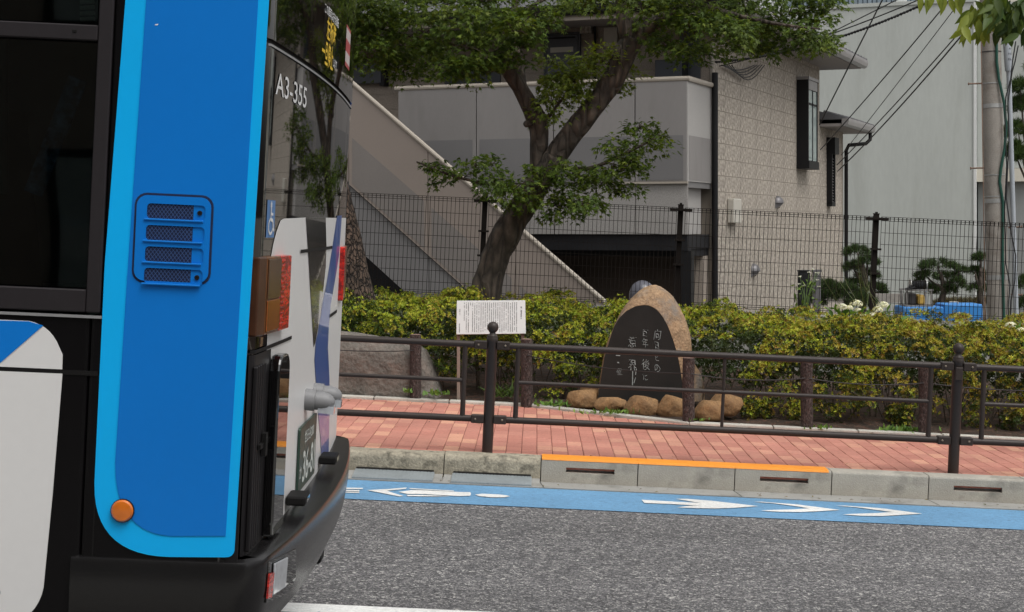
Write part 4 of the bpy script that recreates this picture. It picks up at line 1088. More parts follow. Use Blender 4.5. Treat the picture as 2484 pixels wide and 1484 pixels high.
def twisted(p, q, r, label, twists=40):
    p, q = Vector(p), Vector(q); d = (q - p).normalized(); x = d.cross(Vector((0, 0, 1))).normalized(); y = x.cross(d)
    root = thing('service_cable', label, 'cable', p)
    N = twists * 5
    for s in (0, math.pi):
        pts = [p.lerp(q, t) - Vector((0, 0, 0.22 * 4 * t * (1 - t))) - p + (x * math.cos(s + t * twists * 2 * math.pi) + y * math.sin(s + t * twists * 2 * math.pi)) * r for t in np.linspace(0, 1, N)]
        MB().tube(pts, r, 5).build('strand', 'cable', root)
twisted(hcn, at(2404, -75, PY - 0.15), 0.010, 'thick twisted black service cable reaching the house corner under the maple', 46)
cable(hw(1745, 160), at(2404, -82, PY - 0.15), 0.008, 0.12, 'thin black cable running just above the twisted service cable')
cable(hw(1990, 92), at(2404, -115, PY - 0.15), 0.010, 0.0, 'black cable, topmost, disappearing into the maple crown')
lp = MB()
for k in range(5):
    a0 = 1745 + k * 6; d_ = 12 + 6 * k
    pts = [hw(a0 + 40 * t * 2, 158 + d_ * math.sin(math.pi * t)) + Vector((0.03, -0.03, 0)) for t in np.linspace(0, 1, 9)]
    lp.tube(pts, 0.008, 5)
lpo = lp.build('slack_cable', 'cable'); tag(lpo, 'slack black cable loops hanging on the beige house wall', 'cable')
# ================================================================== BUS (in the near lane, only its rear end in view)
BV0, BW_ = 4.10, 2.45
YAW = math.radians(1.3)
bu0 = (sl(572, 1320, BV0)[0] + sl(652, 40, BV0)[0]) / 2
BMX = Matrix.Translation(slope(bu0, BV0, 0)) @ ROT_SLOPE @ Matrix.Rotation(YAW, 4, 'Z')
bus = thing('bus', 'blue, white and black city bus seen from its rear left corner', 'bus', matrix=BMX.copy())
def sdp(x, y, off=0.0): p = hit(x, y, BMX, 1, -off); return p.x, p.z          # on the left side
def rb(v): return 0.034 * (1 - ((v - BW_ / 2) / (BW_ / 2)) ** 2) - 0.045 * max(0, 1 - v / 0.07) ** 2 - 0.045 * max(0, 1 - (BW_ - v) / 0.07) ** 2
def rep(x, y, off=0.0):
    b = off
    for _ in range(4):
        p = hit(x, y, BMX, 0, b); b = rb(min(max(p.y, 0.0), BW_)) + off
    return p.y, p.z
BL_ = 10.4; SILL = 1.315; HEAD = 2.78
side_f = lambda a, b, d: (a, -d, b)
rear_f = lambda a, b, d: (rb(a) + d, a, b)
# shell
MB().box(-BL_, -0.40, 0.0, BW_, 0.34, SILL).box(-0.399, -0.05, 0.0, BW_, 0.46, SILL).build('lower_body', 'bus_body', bus, bevel=0.01)
XP = sdp(264, 300)[0]
pil = MB().box(XP + 0.004, -0.05, 0.0, BW_, SILL + 0.001, 2.9).build('rear_body', 'bus_body', bus, bevel=0.004)
MB().box(-BL_, -0.05, 0.0, BW_, 2.901, 3.05).build('roof', 'bus_white', bus, bevel=0.05, seg=3)
MB().box(-BL_, XP, 0.0, 0.05, HEAD, 2.90).box(-BL_, XP, BW_ - 0.05, BW_, HEAD, 2.90).build('cant_rail', 'bus_satin', bus)
fwb = MB().box(-BL_ - 0.06, -BL_, 0.06, BW_ - 0.06, 0.36, 1.2).box(-BL_ - 0.05, -BL_, 0.05, 0.18, 1.201, 2.9).box(-BL_ - 0.05, -BL_, BW_ - 0.18, BW_ - 0.05, 1.201, 2.9).box(-BL_ - 0.05, -BL_, 0.181, BW_ - 0.181, 2.6, 2.9).build('front_body', 'bus_blue', bus)
MB().box(-BL_ - 0.03, -BL_ - 0.02, 0.18, BW_ - 0.18, 1.2, 2.6).build('windscreen', 'bus_glass', fwb)
# rear skin (glossy black, gently curved)
def rear_grid(v0, v1, w0, w1, lift, nv=40, nw=2):
    b = MB(); vs = []
    for i in range(nv + 1):
        v = v0 + (v1 - v0) * i / nv
        for k in range(nw): vs.append((rb(v) + lift, v, w0 + (w1 - w0) * k / (nw - 1)))
    return b.add(vs, [(i * nw + k, (i + 1) * nw + k, (i + 1) * nw + k + 1, i * nw + k + 1) for i in range(nv) for k in range(nw - 1)])
seam = (rep(657, 133)[1] + rep(840, 218)[1]) / 2
rs = rear_grid(0.0, BW_, 0.5, seam - 0.006, 0.0).build('rear_panel', 'bus_black', bus, smooth=True, fix=False)
rear_grid(0.0, BW_, 0.5, 2.95, -0.004).build('rear_seam', 'bus_rubber', bus, smooth=True, fix=False)
rg = rear_grid(0.03, BW_ - 0.03, seam + 0.006, 2.9, 0.005).build('rear_window', 'bus_black', bus, smooth=True, fix=False)
rear_grid(0.03, BW_ - 0.03, seam - 0.012, seam - 0.006, 0.004).build('seam_trim', 'rim', bus, smooth=True, fix=False)
MB().box(-0.055, -0.035, 0.0, 0.03, 0.5, 2.95).build('corner_strip', 'bus_black', bus)
def flat_patch(nm, m, pts, f, d, parent=bus, dens=0):
    """a thin painted panel: outline in surface coordinates, raised by d"""
    b = MB(); n = len(pts)
    b.add([(a, c, 0) for a, c in pts], [tuple(range(n))])
    o = b.build(nm, m, parent, fix=False)
    bm = bmesh.new(); bm.from_mesh(o.data)
    bmesh.ops.triangulate(bm, faces=bm.faces)
    if f is rear_f:                                  # cut into narrow strips so that it follows the curved tail
        for cut in list(np.arange(0.01, 0.08, 0.012)) + list(np.arange(0.1, 2.36, 0.06)) + list(np.arange(2.375, 2.45, 0.012)):
            bmesh.ops.bisect_plane(bm, geom=bm.verts[:] + bm.edges[:] + bm.faces[:], plane_co=(cut, 0, 0), plane_no=(1, 0, 0))
    for v in bm.verts: v.co = f(v.co.x, v.co.y, d)
    bm.normal_update(); bm.to_mesh(o.data); bm.free(); o.data.update()
    n0 = Vector(f(pts[0][0], pts[0][1], d + 1)) - Vector(f(pts[0][0], pts[0][1], d))
    if sum((p.normal.dot(n0) * p.area for p in o.data.polygons)) < 0:
        o.data.flip_normals()
    return o
def panel(nm, m, pts, f, d0, d1, parent=bus, bevel=0.0):
    return MB().prism(pts, f, d0, d1).build(nm, m, parent, bevel=bevel)
S = lambda *pts: [sdp(x, y) for x, y in pts]
R = lambda *pts: [rep(x, y) for x, y in pts]
def arc(p0, p1, p2, n=8):                       # quadratic curve through two tangents
    return [tuple((1 - t) ** 2 * a + 2 * t * (1 - t) * b + t * t * c for a, b, c in zip(p0, p1, p2)) for t in np.linspace(0, 1, n)]
# sky-blue surround and mid-blue field
tl = sdp(305, 0); trr = sdp(653, 0)
s_l = (sdp(305, 0)[0] - sdp(230, 1180)[0]) / (sdp(305, 0)[1] - sdp(230, 1180)[1])
up_ = lambda p, k: (p[0] + (2.9 - p[1]) * k, 2.9)
k_r = (sdp(653, 0)[0] - sdp(568, 1335)[0]) / (sdp(653, 0)[1] - sdp(568, 1335)[1])
out_l = [up_(tl, s_l)] + S((305, 0), (255, 640), (230, 1170)) + arc(sdp(230, 1175), sdp(228, 1345), sdp(410, 1350), 14)[1:] + S((545, 1351)) + arc(sdp(548, 1351), sdp(566, 1351), sdp(569, 1335), 5)[1:] + S((653, 0)) + [up_(trr, k_r)]
panel('sky_blue_panel', 'bus_light', out_l, side_f, 0.0005, 0.004)
il = sdp(356, 0); ir = sdp(627, 0)
k_il = (il[0] - sdp(283, 1150)[0]) / (il[1] - sdp(283, 1150)[1])
in_l = [up_(il, k_il)] + S((356, 0), (312, 640), (281, 1120)) + arc(sdp(281, 1130), sdp(283, 1290), sdp(415, 1299), 14)[1:] + S((548, 1299), (627, 0)) + [up_(ir, k_r)]
panel('mid_blue_panel', 'bus_blue', in_l, side_f, 0.0042, 0.0062)
MB().box(-0.05, -0.006, 0.0, 0.012, 0.6, 2.9).build('corner_post', 'bus_satin', bus)
# round amber reflector
c = sdp(299, 1237); rr = sdp(326, 1237)[0] - c[0]
o = MB().lathe([(rr, 0), (rr, 0.008), (rr * 0.86, 0.013), (rr * 0.3, 0.015)], 28).build('side_reflector', 'amber_round', bus, smooth='auto'); o.location = (c[0], -0.005, c[1]); o.rotation_euler = (math.pi / 2, 0, 0)
MB().lathe([(rr * 1.07, 0), (rr * 1.07, 0.006), (rr * 1.0, 0.006)], 28).build('reflector_ring', 'bus_satin', o)
# vent cover with four mesh slots
def rrect(x0, x1, z0, z1, r, n=5):
    out = []
    for cx, cz, a0 in ((x1 - r, z1 - r, 0), (x0 + r, z1 - r, 90), (x0 + r, z0 + r, 180), (x1 - r, z0 + r, 270)):
        out += [(cx + r * math.cos(math.radians(a0 + 90 * k / n)), cz + r * math.sin(math.radians(a0 + 90 * k / n))) for k in range(n + 1)]
    return out
vx0 = (sdp(332, 470)[0] + sdp(318, 680)[0]) / 2; vx1 = (sdp(524, 478)[0] + sdp(508, 690)[0]) / 2
vz0, vz1 = (sdp(320, 685)[1] + sdp(510, 692)[1]) / 2, (sdp(335, 466)[1] + sdp(520, 475)[1]) / 2
W_, H_ = vx1 - vx0, vz1 - vz0
vent = panel('vent_gap', 'vent_dark', rrect(vx0, vx1, vz0, vz1, 0.030), side_f, 0.0064, 0.0072)
def ring_plate(nm, outer_pts, holes, d, parent, m):
    bm = bmesh.new()
    loops = []
    for pts in [outer_pts] + holes:
        vs = [bm.verts.new(side_f(a, b, d)) for a, b in pts]
        loops += [bm.edges.new((vs[i], vs[(i + 1) % len(vs)])) for i in range(len(vs))]
    bmesh.ops.triangle_fill(bm, edges=loops, use_beauty=True)
    # hole walls
    me = bpy.data.meshes.new(nm); bm.to_mesh(me); bm.free()
    me.materials.append(M[m]); o = link(bpy.data.objects.new(nm, me), parent)
    for p in me.polygons:
        if p.normal.y > 0: p.flip()
    return o
g_ = 0.0058
holes = []
rows = [(0.135, 0.175), (0.375, 0.175), (0.612, 0.175), (0.850, 0.175)]
for t, h in rows:
    z1_ = vz1 - (t - 0.02) * H_ ; z0_ = z1_ - h * H_ * 0.97
    holes.append(rrect(vx0 + 0.16 * W_, vx0 + 0.90 * W_, z0_, z1_, 0.010, 4)[::-1])
cover_o = rrect(vx0 + g_, vx1 - g_, vz0 + g_, vz1 - g_, 0.026)
cov_ = ring_plate('vent_cover', cover_o, holes, 0.0115, bus, 'bus_blue')
cw_ = MB(); n = len(cover_o)
cw_.add([side_f(a, b, d) for d in (0.007, 0.0115) for a, b in cover_o], [(k, (k + 1) % n, n + (k + 1) % n, n + k) for k in range(n)])
cw_.build('vent_edge', 'bus_blue', cov_)
for h in holes:
    xs = [p[0] for p in h]; zs = [p[1] for p in h]; x0, x1, z0, z1 = min(xs), max(xs), min(zs), max(zs)
    n = len(h); w = MB()
    w.add([side_f(a, b, d) for d in (-0.003, 0.0115) for a, b in h], [(k, (k + 1) % n, n + (k + 1) % n, n + k) for k in range(n)]); w.build('slot_wall', 'bus_blue', cov_)
    xe_ = x1 - 0.030
    flat_patch('slot_back', 'vent_dark', [(x0, z0), (xe_, z0), (xe_, z1), (x0, z1)], side_f, 0.0074, cov_)
    flat_patch('slot_end', 'bus_blue', [(xe_, z0), (x1, z0), (x1, z1), (xe_, z1)], side_f, 0.0076, cov_)
    MB().box(x0 - 0.006, x1 - 0.004, -0.016, -0.0105, z0 - 0.004, z0 + 0.001).build('slot_lip', 'bus_blue', cov_, bevel=0.0015)
    mw = MB(); dxm, dzm = 0.0093, 0.0062; nx = int((xe_ - x0) / dxm)
    for sg in (1, -1):
        k = -6
        while k < nx + 6:
            # diamond mesh strand across the slot
            z_a, z_b = z0, z1; L = (z1 - z0) / dzm * dxm / 2 * 2 * 0.5
            xa = x0 + k * dxm; xb = xa + sg * (z1 - z0) / dzm * dxm * 0.5 * 1.0
            pa, pb_ = Vector((xa, z_a)), Vector((xb, z_b))
            lo, hi = x0 + 0.001, xe_ - 0.001
            t0, t1 = 0.0, 1.0; dxx = xb - xa
            for lim, s in ((lo, 1), (hi, -1)):
                if dxx * s > 0: t0 = max(t0, (lim - xa) / dxx)
                else: t1 = min(t1, (lim - xa) / dxx)
            if t1 - t0 > 0.02:
                q0, q1 = pa.lerp(pb_, t0), pa.lerp(pb_, t1)
                mw.beam((q0.x, -0.0084, q0.y), (q1.x, -0.0084, q1.y), 0.001, 0.0011, (0, 1, 0))
            k += 1
    o = mw.build('slot_mesh', 'mesh_wire', cov_, fix=False); o['kind'] = 'stuff'
for i in (0, 3):
    h = holes[i]; x1 = max(p[0] for p in h); zc = (min(p[1] for p in h) + max(p[1] for p in h)) / 2
    o = MB().lathe([(0.0062, 0), (0.0062, 0.003), (0.0035, 0.0035), (0.003, 0.002)], 12).build('screw', 'bus_satin', cov_); o.location = (x1 - 0.014, -0.008, zc); o.rotation_euler = (math.pi / 2, 0, 0)
# windows on both sides
def side_windows(s):
    y0 = 0.0 if s == 0 else BW_
    sg = -1 if s == 0 else 1
    Y = lambda d: y0 + sg * d
    fx = -0.50
    def bx_(nm, m, x0, x1, d0, d1, z0, z1, par):
        a, b = sorted((Y(d0), Y(d1))); return MB().box(x0, x1, a, b, z0, z1).build(nm, m, par, bevel=0.003, seg=1)
    bar0, bar1 = sdp(0, 88)[1], sdp(0, 50)[1]
    edges = [XP] + [XP - 1.32 * k for k in range(1, 8)]
    for k, (x1, x0) in enumerate(zip(edges, edges[1:])):
        if x0 < -BL_: break
        fr_ = bx_('window_frame', 'bus_frame', x1 - 0.036, x1, -0.02, 0.006, SILL + 0.005, HEAD, bus)
        bx_('sill_bar', 'bus_frame', x0 + 0.001, x1 - 0.037, -0.02, 0.006, SILL + 0.005, SILL + 0.062, fr_)
        bx_('mid_bar', 'bus_frame', x0 + 0.001, x1 - 0.037, -0.02, 0.007, bar0, bar1, fr_)
        bx_('lower_pane', 'bus_glass', x0 + 0.002, x1 - 0.038, -0.016, -0.010, SILL + 0.063, bar0 - 0.001, fr_)
        bx_('upper_pane', 'bus_glass', x0 + 0.002, x1 - 0.038, -0.008, -0.002, bar1 + 0.001, HEAD - 0.002, fr_)
        if k == 0 and s == 0: 
            cc = sdp(188, 76); bx_('latch', 'bus_rubber', cc[0] - 0.011, cc[0], 0.0072, 0.009, cc[1] - 0.004, cc[1] + 0.004, fr_)
side_windows(0); side_windows(1)
# interior: dark floor, ceiling, seats, a leaning blue seat strap
it = MB().box(-BL_ + 0.1, XP - 0.013, 0.08, BW_ - 0.08, SILL - 0.30, SILL - 0.28).build('floor', 'interior', bus)
MB().box(-BL_ + 0.1, XP - 0.013, 0.06, BW_ - 0.06, 2.82, 2.85).build('ceiling', 'interior', bus)
MB().box(XP - 0.012, XP - 0.001, 0.05, BW_ - 0.05, SILL, 2.82).build('bulkhead', 'interior', bus)
MB().box(-BL_ + 0.1, XP - 0.16, BW_ * 0.62, BW_ * 0.62 + 0.02, SILL, 2.80).build('far_light_block', 'seat_dark', bus)  # added dark sheet blocking far-window light, gap leaves a thin bright strip
seat0 = None
for k in range(6):
    st = MB().box(-0.10, 0.0, 0.0, 0.85, -0.05, 0.55).build('seat_back', 'seat_dark', bus, bevel=0.03); st.location = (-0.80 - k * 0.8, 0.18, SILL + 0.02); st.rotation_euler = (0, math.radians(-8), 0)
    MB().box(-0.45, -0.1, 0.0, 0.85, -0.12, 0.0).build('seat_cushion', 'seat_blue', st, bevel=0.03)
a, b_ = hit(80, 470, BMX, 1, 0.055), hit(190, 190, BMX, 1, 0.055)
MB().beam(a, b_, 0.050, 0.012, (0, 1, 0)).build('draped_strap', 'strap', bus, bevel=0.004)
MB().tube([hit(8, 470, BMX, 1, 0.3), hit(8, 60, BMX, 1, 0.3)], 0.014, 10).build('grab_pole', 'seat_dark', bus)
for k in range(4):
    p = hit(214, 6 + k * 14, BMX, 1, 0.045); MB().tube([p - Vector((0.020, 0, 0)), p + Vector((0.016, 0, 0.004))], 0.0055, 8).build('curtain_fold', 'cream', bus)
# trim line and lower white/blue panels
MB().box(-BL_ + 0.2, sdp(247, 787)[0], -0.006, 0.0, SILL - 0.009, SILL - 0.002).build('trim_line', 'rim', bus)
z_s0, z_s1 = (sdp(0, 905)[1] + sdp(238, 908)[1]) / 2, (sdp(0, 893)[1] + sdp(238, 897)[1]) / 2
xw = sdp(152, 880)[0]
wp = [(-BL_ + 0.3, z_s1 + 0.001), (xw, z_s1 + 0.001), (xw - 0.0005, sdp(150, 860)[1])] + arc(sdp(150, 860), sdp(132, 790), sdp(70, 778), 9)[1:] + [(-BL_ + 0.3, sdp(0, 776)[1])]
panel('white_shoulder_panel', 'bus_white', wp, side_f, 0.0005, 0.003)
bp_ = [(-BL_ + 0.3, sdp(0, 777)[1])] + S((0, 777), (70, 779), (106, 789), (0, 881)) + [(-1.3, sdp(0, 881)[1] - 0.4 * 0 - 0.02), (-BL_ + 0.3, z_s1 + 0.003)]
panel('blue_shoulder_flash', 'bus_blue', bp_, side_f, 0.0032, 0.0048)
lw = [(-BL_ + 0.3, z_s0 - 0.001)] + S((152, 906), (128, 1200), (106, 1425)) + arc(sdp(106, 1425), sdp(98, 1470), sdp(60, 1500), 6)[1:] + S((0, 1540)) + [(-BL_ + 0.3, sdp(0, 1540)[1])]
panel('white_lower_panel', 'bus_white', lw, side_f, 0.0005, 0.003)
MB().box(-BL_ + 0.3, sdp(238, 900)[0], -0.002, 0.001, z_s0, z_s1).build('body_seam', 'bus_rubber', bus)
sx = sdp(240, 1000)[0]
MB().box(sx - 0.002, sx + 0.002, -0.0015, 0.001, 0.36, SILL - 0.012).build('panel_joint', 'bus_rubber', bus)
cl = sdp(0, 1437); ro = []
b = MB(); pts = [(cl[0] - 0.012 + 0.013 * math.cos(t), -0.0045, cl[1] + 0.013 * math.sin(t)) for t in np.linspace(0, 2 * math.pi, 21)]
b.tube(pts, 0.0012, 4, False).build('badge_ring', 'bus_satin', bus)
# ---- rear livery
white = R((652, 640), (658, 615), (662, 592), (670, 561), (680, 534), (688, 530), (740, 527)) + [(2.42, rep(788, 526)[1]), (2.42, 0.70)] + R((628, 1330), (640, 1100), (646, 860))
white[-3] = (white[-3][0], 0.70)
wpn = flat_patch('white_rear_panel', 'bus_white', white, rear_f, 0.0015)
flat_patch('charcoal_wedge', 'bus_wedge', R((740, 526), (788, 525), (790, 600), (788, 650), (776, 760), (763, 830), (759, 842), (750, 691), (745, 603)), rear_f, 0.003)
flat_patch('blue_rear_stripe', 'bus_stripe', R((816, 523), (827, 522), (820, 620), (800, 740), (796, 785), (793.5, 843), (797, 918), (797, 1006), (795, 1096), (777, 1104), (776, 1065), (770, 1006), (764, 918), (761, 874), (764, 830), (768.6, 809), (780, 738), (792, 678), (804, 603)), rear_f, 0.003)
def rline(nm, m, x0, y0, x1, y1, h, lift=0.0045):
    a, b = rep(x0, y0), rep(x1, y1); z = (a[1] + b[1]) / 2
    n = 8; pts = [(a[0] + (b[0] - a[0]) * k / n, z - h / 2) for k in range(n + 1)] + [(a[0] + (b[0] - a[0]) * k / n, z + h / 2) for k in range(n, -1, -1)]
    return flat_patch(nm, m, pts, rear_f, lift)
rline('panel_gap', 'bus_rubber', 726, 611, 803, 598, 0.010)
rline('panel_gap', 'bus_rubber', 612, 848, 704, 824, 0.010)
rline('panel_gap', 'bus_rubber', 797, 765, 814, 755, 0.012)
# lamps
def lamp(v0, v1, o0, o1, w0, w1, cols, parent=bus):
    n = len(cols); root = None
    for k, (m, f0, f1) in enumerate(cols):
        va, vb = v0 + (v1 - v0) * f0, v0 + (v1 - v0) * f1; oa, ob = o0 + (o1 - o0) * f0, o0 + (o1 - o0) * f1
        pts = [(va, -0.02), (va, oa), (vb, ob), (vb, -0.02)]
        b = MB(); b.add([(q + (rb(min(max(p, 0), BW_)) if q > 0 else 0), p, w) for w in (w0, w1) for p, q in pts], [(0, 1, 2, 3), (7, 6, 5, 4), (0, 4, 5, 1), (1, 5, 6, 2), (2, 6, 7, 3), (3, 7, 4, 0)])
        o = b.build('tail_lamp' if root is None else 'lens', m, parent if root is None else root, bevel=0.004, seg=2)
        root = root or o
    return root
lw0, lw1 = (rep(625, 812)[1] + rep(698, 797, .02)[1]) / 2, (rep(636, 624)[1] + rep(708, 617, .02)[1]) / 2
va, vb = rep(637, 620, 0.012)[0], rep(707, 620, 0.022)[0]
print('lamp', va, vb, lw0, lw1, 'plate', rep(721.7, 1032), rep(761, 1006))
lamp(max(va, 0.004), vb, 0.014, 0.024, lw0, lw1, [('brown_lens', 0.0, 0.16), ('amber', 0.165, 0.62), ('red_lens', 0.625, 1.0)])
def lens_face(nm, m, f0, f1, g0, g1):
    a0 = max(va, 0.004); v_a, v_b = a0 + (vb - a0) * f0, a0 + (vb - a0) * f1; o_a, o_b = 0.014 + 0.010 * f0, 0.014 + 0.010 * f1; z_a, z_b = lw0 + (lw1 - lw0) * g0, lw0 + (lw1 - lw0) * g1
    MB().add([(o + e + rb(min(max(v, 0), BW_)), v, z) for e in (0.0005, 0.0035) for v, o, z in ((v_a, o_a, z_a), (v_b, o_b, z_a), (v_b, o_b, z_b), (v_a, o_a, z_b))], [(0, 1, 2, 3), (7, 6, 5, 4), (0, 4, 5, 1), (1, 5, 6, 2), (2, 6, 7, 3), (3, 7, 4, 0)]).build(nm, m, bus, bevel=0.0012, seg=1)
lens_face('upper_lens', 'lamp_olive', 0.19, 0.60, 0.46, 0.97)
lens_face('lower_lens', 'lamp_orange', 0.19, 0.60, 0.04, 0.44)
# prism ribs on the red lens
rbm = MB()
for k in range(13):
    f = 0.66; v = max(va, .004) + (vb - max(va, .004)) * 0.65; v2 = max(va, .004) + (vb - max(va, .004)) * 0.97; z = lw0 + 0.012 + k * (lw1 - lw0 - 0.02) / 13
    rbm.add([(rb(v) + 0.0205, v, z), (rb(v2) + 0.0225, v2, z), (rb(v2) + 0.0232, v2, z + 0.008), (rb(v) + 0.0212, v, z + 0.008), (rb(v) + 0.0205, v, z + 0.012), (rb(v2) + 0.0225, v2, z + 0.012)], [(0, 1, 2, 3), (3, 2, 5, 4)])
rbm.build('lens_ribs', 'red_lens', bus)
lamp(BW_ - 0.004, BW_ - vb, 0.010, 0.020, lw0, lw1, [('brown_lens', 0.0, 0.16), ('amber', 0.165, 0.62), ('red_lens', 0.625, 1.0)])
# louvred recess and tall gloss-black cover beside it
x0b, z1b = rep(650, 874); _, z0b = rep(617, 1315)
z0b = min(z0b, 0.735)
lv = flat_patch('corner_recess', 'bus_satin', [(0.035, z0b - 0.02), (x0b + 0.02, z0b - 0.02), (x0b + 0.02, z1b + 0.03), (0.035, z1b + 0.03)], rear_f, 0.004)
for k in range(5): MB().box(0.004, 0.016, 0.05 + k * 0.036, 0.066 + k * 0.036, z0b, z1b).build('rib', 'bus_satin' if k % 2 else 'grey_cap' if k == 3 else 'bus_satin', lv, bevel=0.003, seg=1)
xb1 = rep(702, 870, 0.03)[0]
bx_pts = arc((x0b, z1b - 0.05), (x0b, z1b + 0.012), (x0b + 0.05, z1b + 0.012), 6) + arc((xb1 - 0.05, z1b + 0.012), (xb1, z1b + 0.012), (xb1, z1b - 0.05), 6) + [(xb1, z0b), (x0b, z0b)]
panel('corner_cover', 'bus_black', bx_pts, rear_f, 0.003, 0.034, bevel=0.006)
hg = rep(616, 1085); MB().box(0.016, 0.024, hg[0], hg[0] + 0.16, hg[1] - 0.006, hg[1] + 0.006).box(0.018, 0.03, hg[0] + 0.05, hg[0] + 0.085, hg[1] - 0.03, hg[1] + 0.03).build('hinge', 'bus_rubber', bus)
# number plate
pt_ = [rep(*p) for p in ((721.7, 1032), (761, 1006), (755.5, 1150), (714, 1192))]
pv0 = (pt_[0][0] + pt_[3][0]) / 2; pv1 = (pt_[1][0] + pt_[2][0]) / 2; pz1 = (pt_[0][1] + pt_[1][1]) / 2; pz0 = (pt_[2][1] + pt_[3][1]) / 2
pl = panel('number_plate', 'plate', rrect(pv0, pv1, pz0, pz1, 0.012), rear_f, 0.004, 0.010)
pw, ph = pv1 - pv0, pz1 - pz0
on_rear = lambda v, w, d: (lambda a, b: (rb(v + a) + d, v + a, w + b))
text_on('lettering', '世田谷200', 'plate_ink', pl, on_rear((pv0 + pv1) / 2 + 0.01, pz1 - ph * 0.21, 0.011), pw * 0.55, ph * 0.20, 0.012)
text_on('lettering', 'か', 'plate_ink', pl, on_rear(pv0 + pw * 0.09, pz0 + ph * 0.30, 0.011), pw * 0.10, ph * 0.2, 0.01)
text_on('lettering', '36-81', 'plate_ink', pl, on_rear(pv0 + pw * 0.57, pz0 + ph * 0.34, 0.011), pw * 0.74, ph * 0.50, 0.016)
rim_p = MB().prism(rrect(pv0 + .004, pv1 - .004, pz0 + .004, pz1 - .004, 0.01), rear_f, 0.0102, 0.0106).build('plate_rim', 'plate', pl)
# two bullet-shaped grey lamp housings above the plate
for (x, y) in ((740, 968), (760, 953)):
    v, w = rep(x, y); b = MB()
    prof = [(0.034, 0.0), (0.034, 0.032), (0.029, 0.033), (0.029, 0.055), (0.026, 0.072), (0.019, 0.085), (0.010, 0.092), (0.002, 0.094)]
    o = b.lathe(prof, 18).build('plate_lamp_housing', 'grey_cap', bus, smooth='auto'); o.location = (rb(v), v, w); o.rotation_euler = (0, math.radians(94), 0)
    MB().box(-0.012, 0.012, -0.02, 0.02, 0.045, 0.095).build('lens', 'clear_lens', o).location = (0.024, 0, 0)
# bumper: swept section with a flat ledge on top
def rbump(v): return 0.050 + 0.075 * (1 - ((v - BW_ / 2) / (BW_ / 2)) ** 2)
path = [(-0.42, -0.010, (0, -1))] + [(-0.05, -0.010, (0, -1)), (-0.008, -0.008, (0.15, -1)), (0.022, 0.008, (0.7, -0.7))]
for v in np.linspace(0.05, BW_ - 0.05, 30): path.append((rbump(v), v, (1, -0.1 * (1 - v / BW_ * 2))))
path += [(0.022, BW_ - 0.008, (0.7, 0.7)), (-0.008, BW_ + 0.008, (0.15, 1)), (-0.05, BW_ + 0.01, (0, 1)), (-0.42, BW_ + 0.01, (0, 1))]
sec = [(-0.16, 0.722), (-0.02, 0.712), (-0.004, 0.706), (0.0, 0.695), (-0.002, 0.62), (-0.014, 0.545), (-0.045, 0.475), (-0.12, 0.425), (-0.32, 0.405)]
sec_side = [(-0.16, 0.722), (-0.02, 0.712), (-0.004, 0.706), (0.0, 0.695), (-0.001, 0.62), (-0.008, 0.50), (-0.02, 0.38), (-0.045, 0.315), (-0.16, 0.30)]
b = MB(); Pn = len(sec); vs = []
for (u, v, nn) in path:
    n = Vector((nn[0], nn[1], 0)).normalized()
    k_s = 1.0 if abs(nn[0]) < 0.2 else (0.55 if abs(nn[1]) > 0.5 else max(0.0, min(1.0, (v - 1.7) / 0.75)) * 0.6)
    for (o1, w1), (o2, w2) in zip(sec, sec_side):
        o_, w = o1 + (o2 - o1) * k_s, w1 + (w2 - w1) * k_s
        vs.append((u + n.x * o_, v + n.y * o_, w))
b.add(vs, [(i * Pn + k, (i + 1) * Pn + k, (i + 1) * Pn + k + 1, i * Pn + k + 1) for i in range(len(path) - 1) for k in range(Pn - 1)])
bmp = b.build('rear_bumper', 'bumper', bus, smooth='auto')
for p_ in ((689, 1216), (770, 1117)):
    v, w = rep(*p_); st = MB().box(0.0, 0.058, 0, 0.12, -0.013, 0.015).build('step', 'bus_rubber', bus, bevel=0.006); st.location = (rb(v) + 0.004, v, w)
    MB().box(0.056, 0.060, 0.02, 0.10, -0.006, 0.009).build('step_slot', 'bus_black', st)
# reversing lamp set into the bumper
def rbp(x, y): 
    b_ = 0.07
    for _ in range(5):
        p = hit(x, y, BMX, 0, b_); b_ = rbump(min(max(p.y, .05), BW_ - .05)) - 0.004
    return p.y, p.z
bf_ = lambda a, c, d: (rbump(a) - 0.002 - 0.012 * max(0, (0.62 - c) / 0.075) ** 1.3 + d, a, c)
q = [rbp(*p) for p in ((655, 1362), (708, 1330), (712, 1400), (700, 1440), (652, 1462))]
rc = panel('lamp_recess', 'bus_black', q, bf_, -0.01, 0.004)
q = [rbp(*p) for p in ((662, 1366), (686, 1350), (684, 1424), (660, 1444))]
panel('reversing_lamp', 'clear_lens', q, bf_, 0.0042, 0.010, rc, bevel=0.003)
q = [rbp(*p) for p in ((653, 1392), (661, 1388), (658, 1448), (650, 1452))]
panel('rear_reflector', 'red_lens', q, bf_, 0.0042, 0.009, rc)
v, w = rbp(785, 1345); th = MB().box(-0.03, 0.05, 0, 0.11, -0.02, 0.02).build('tow_hook', 'bus_rubber', bus, bevel=0.01); th.location = (0.0, 1.55, 0.40)
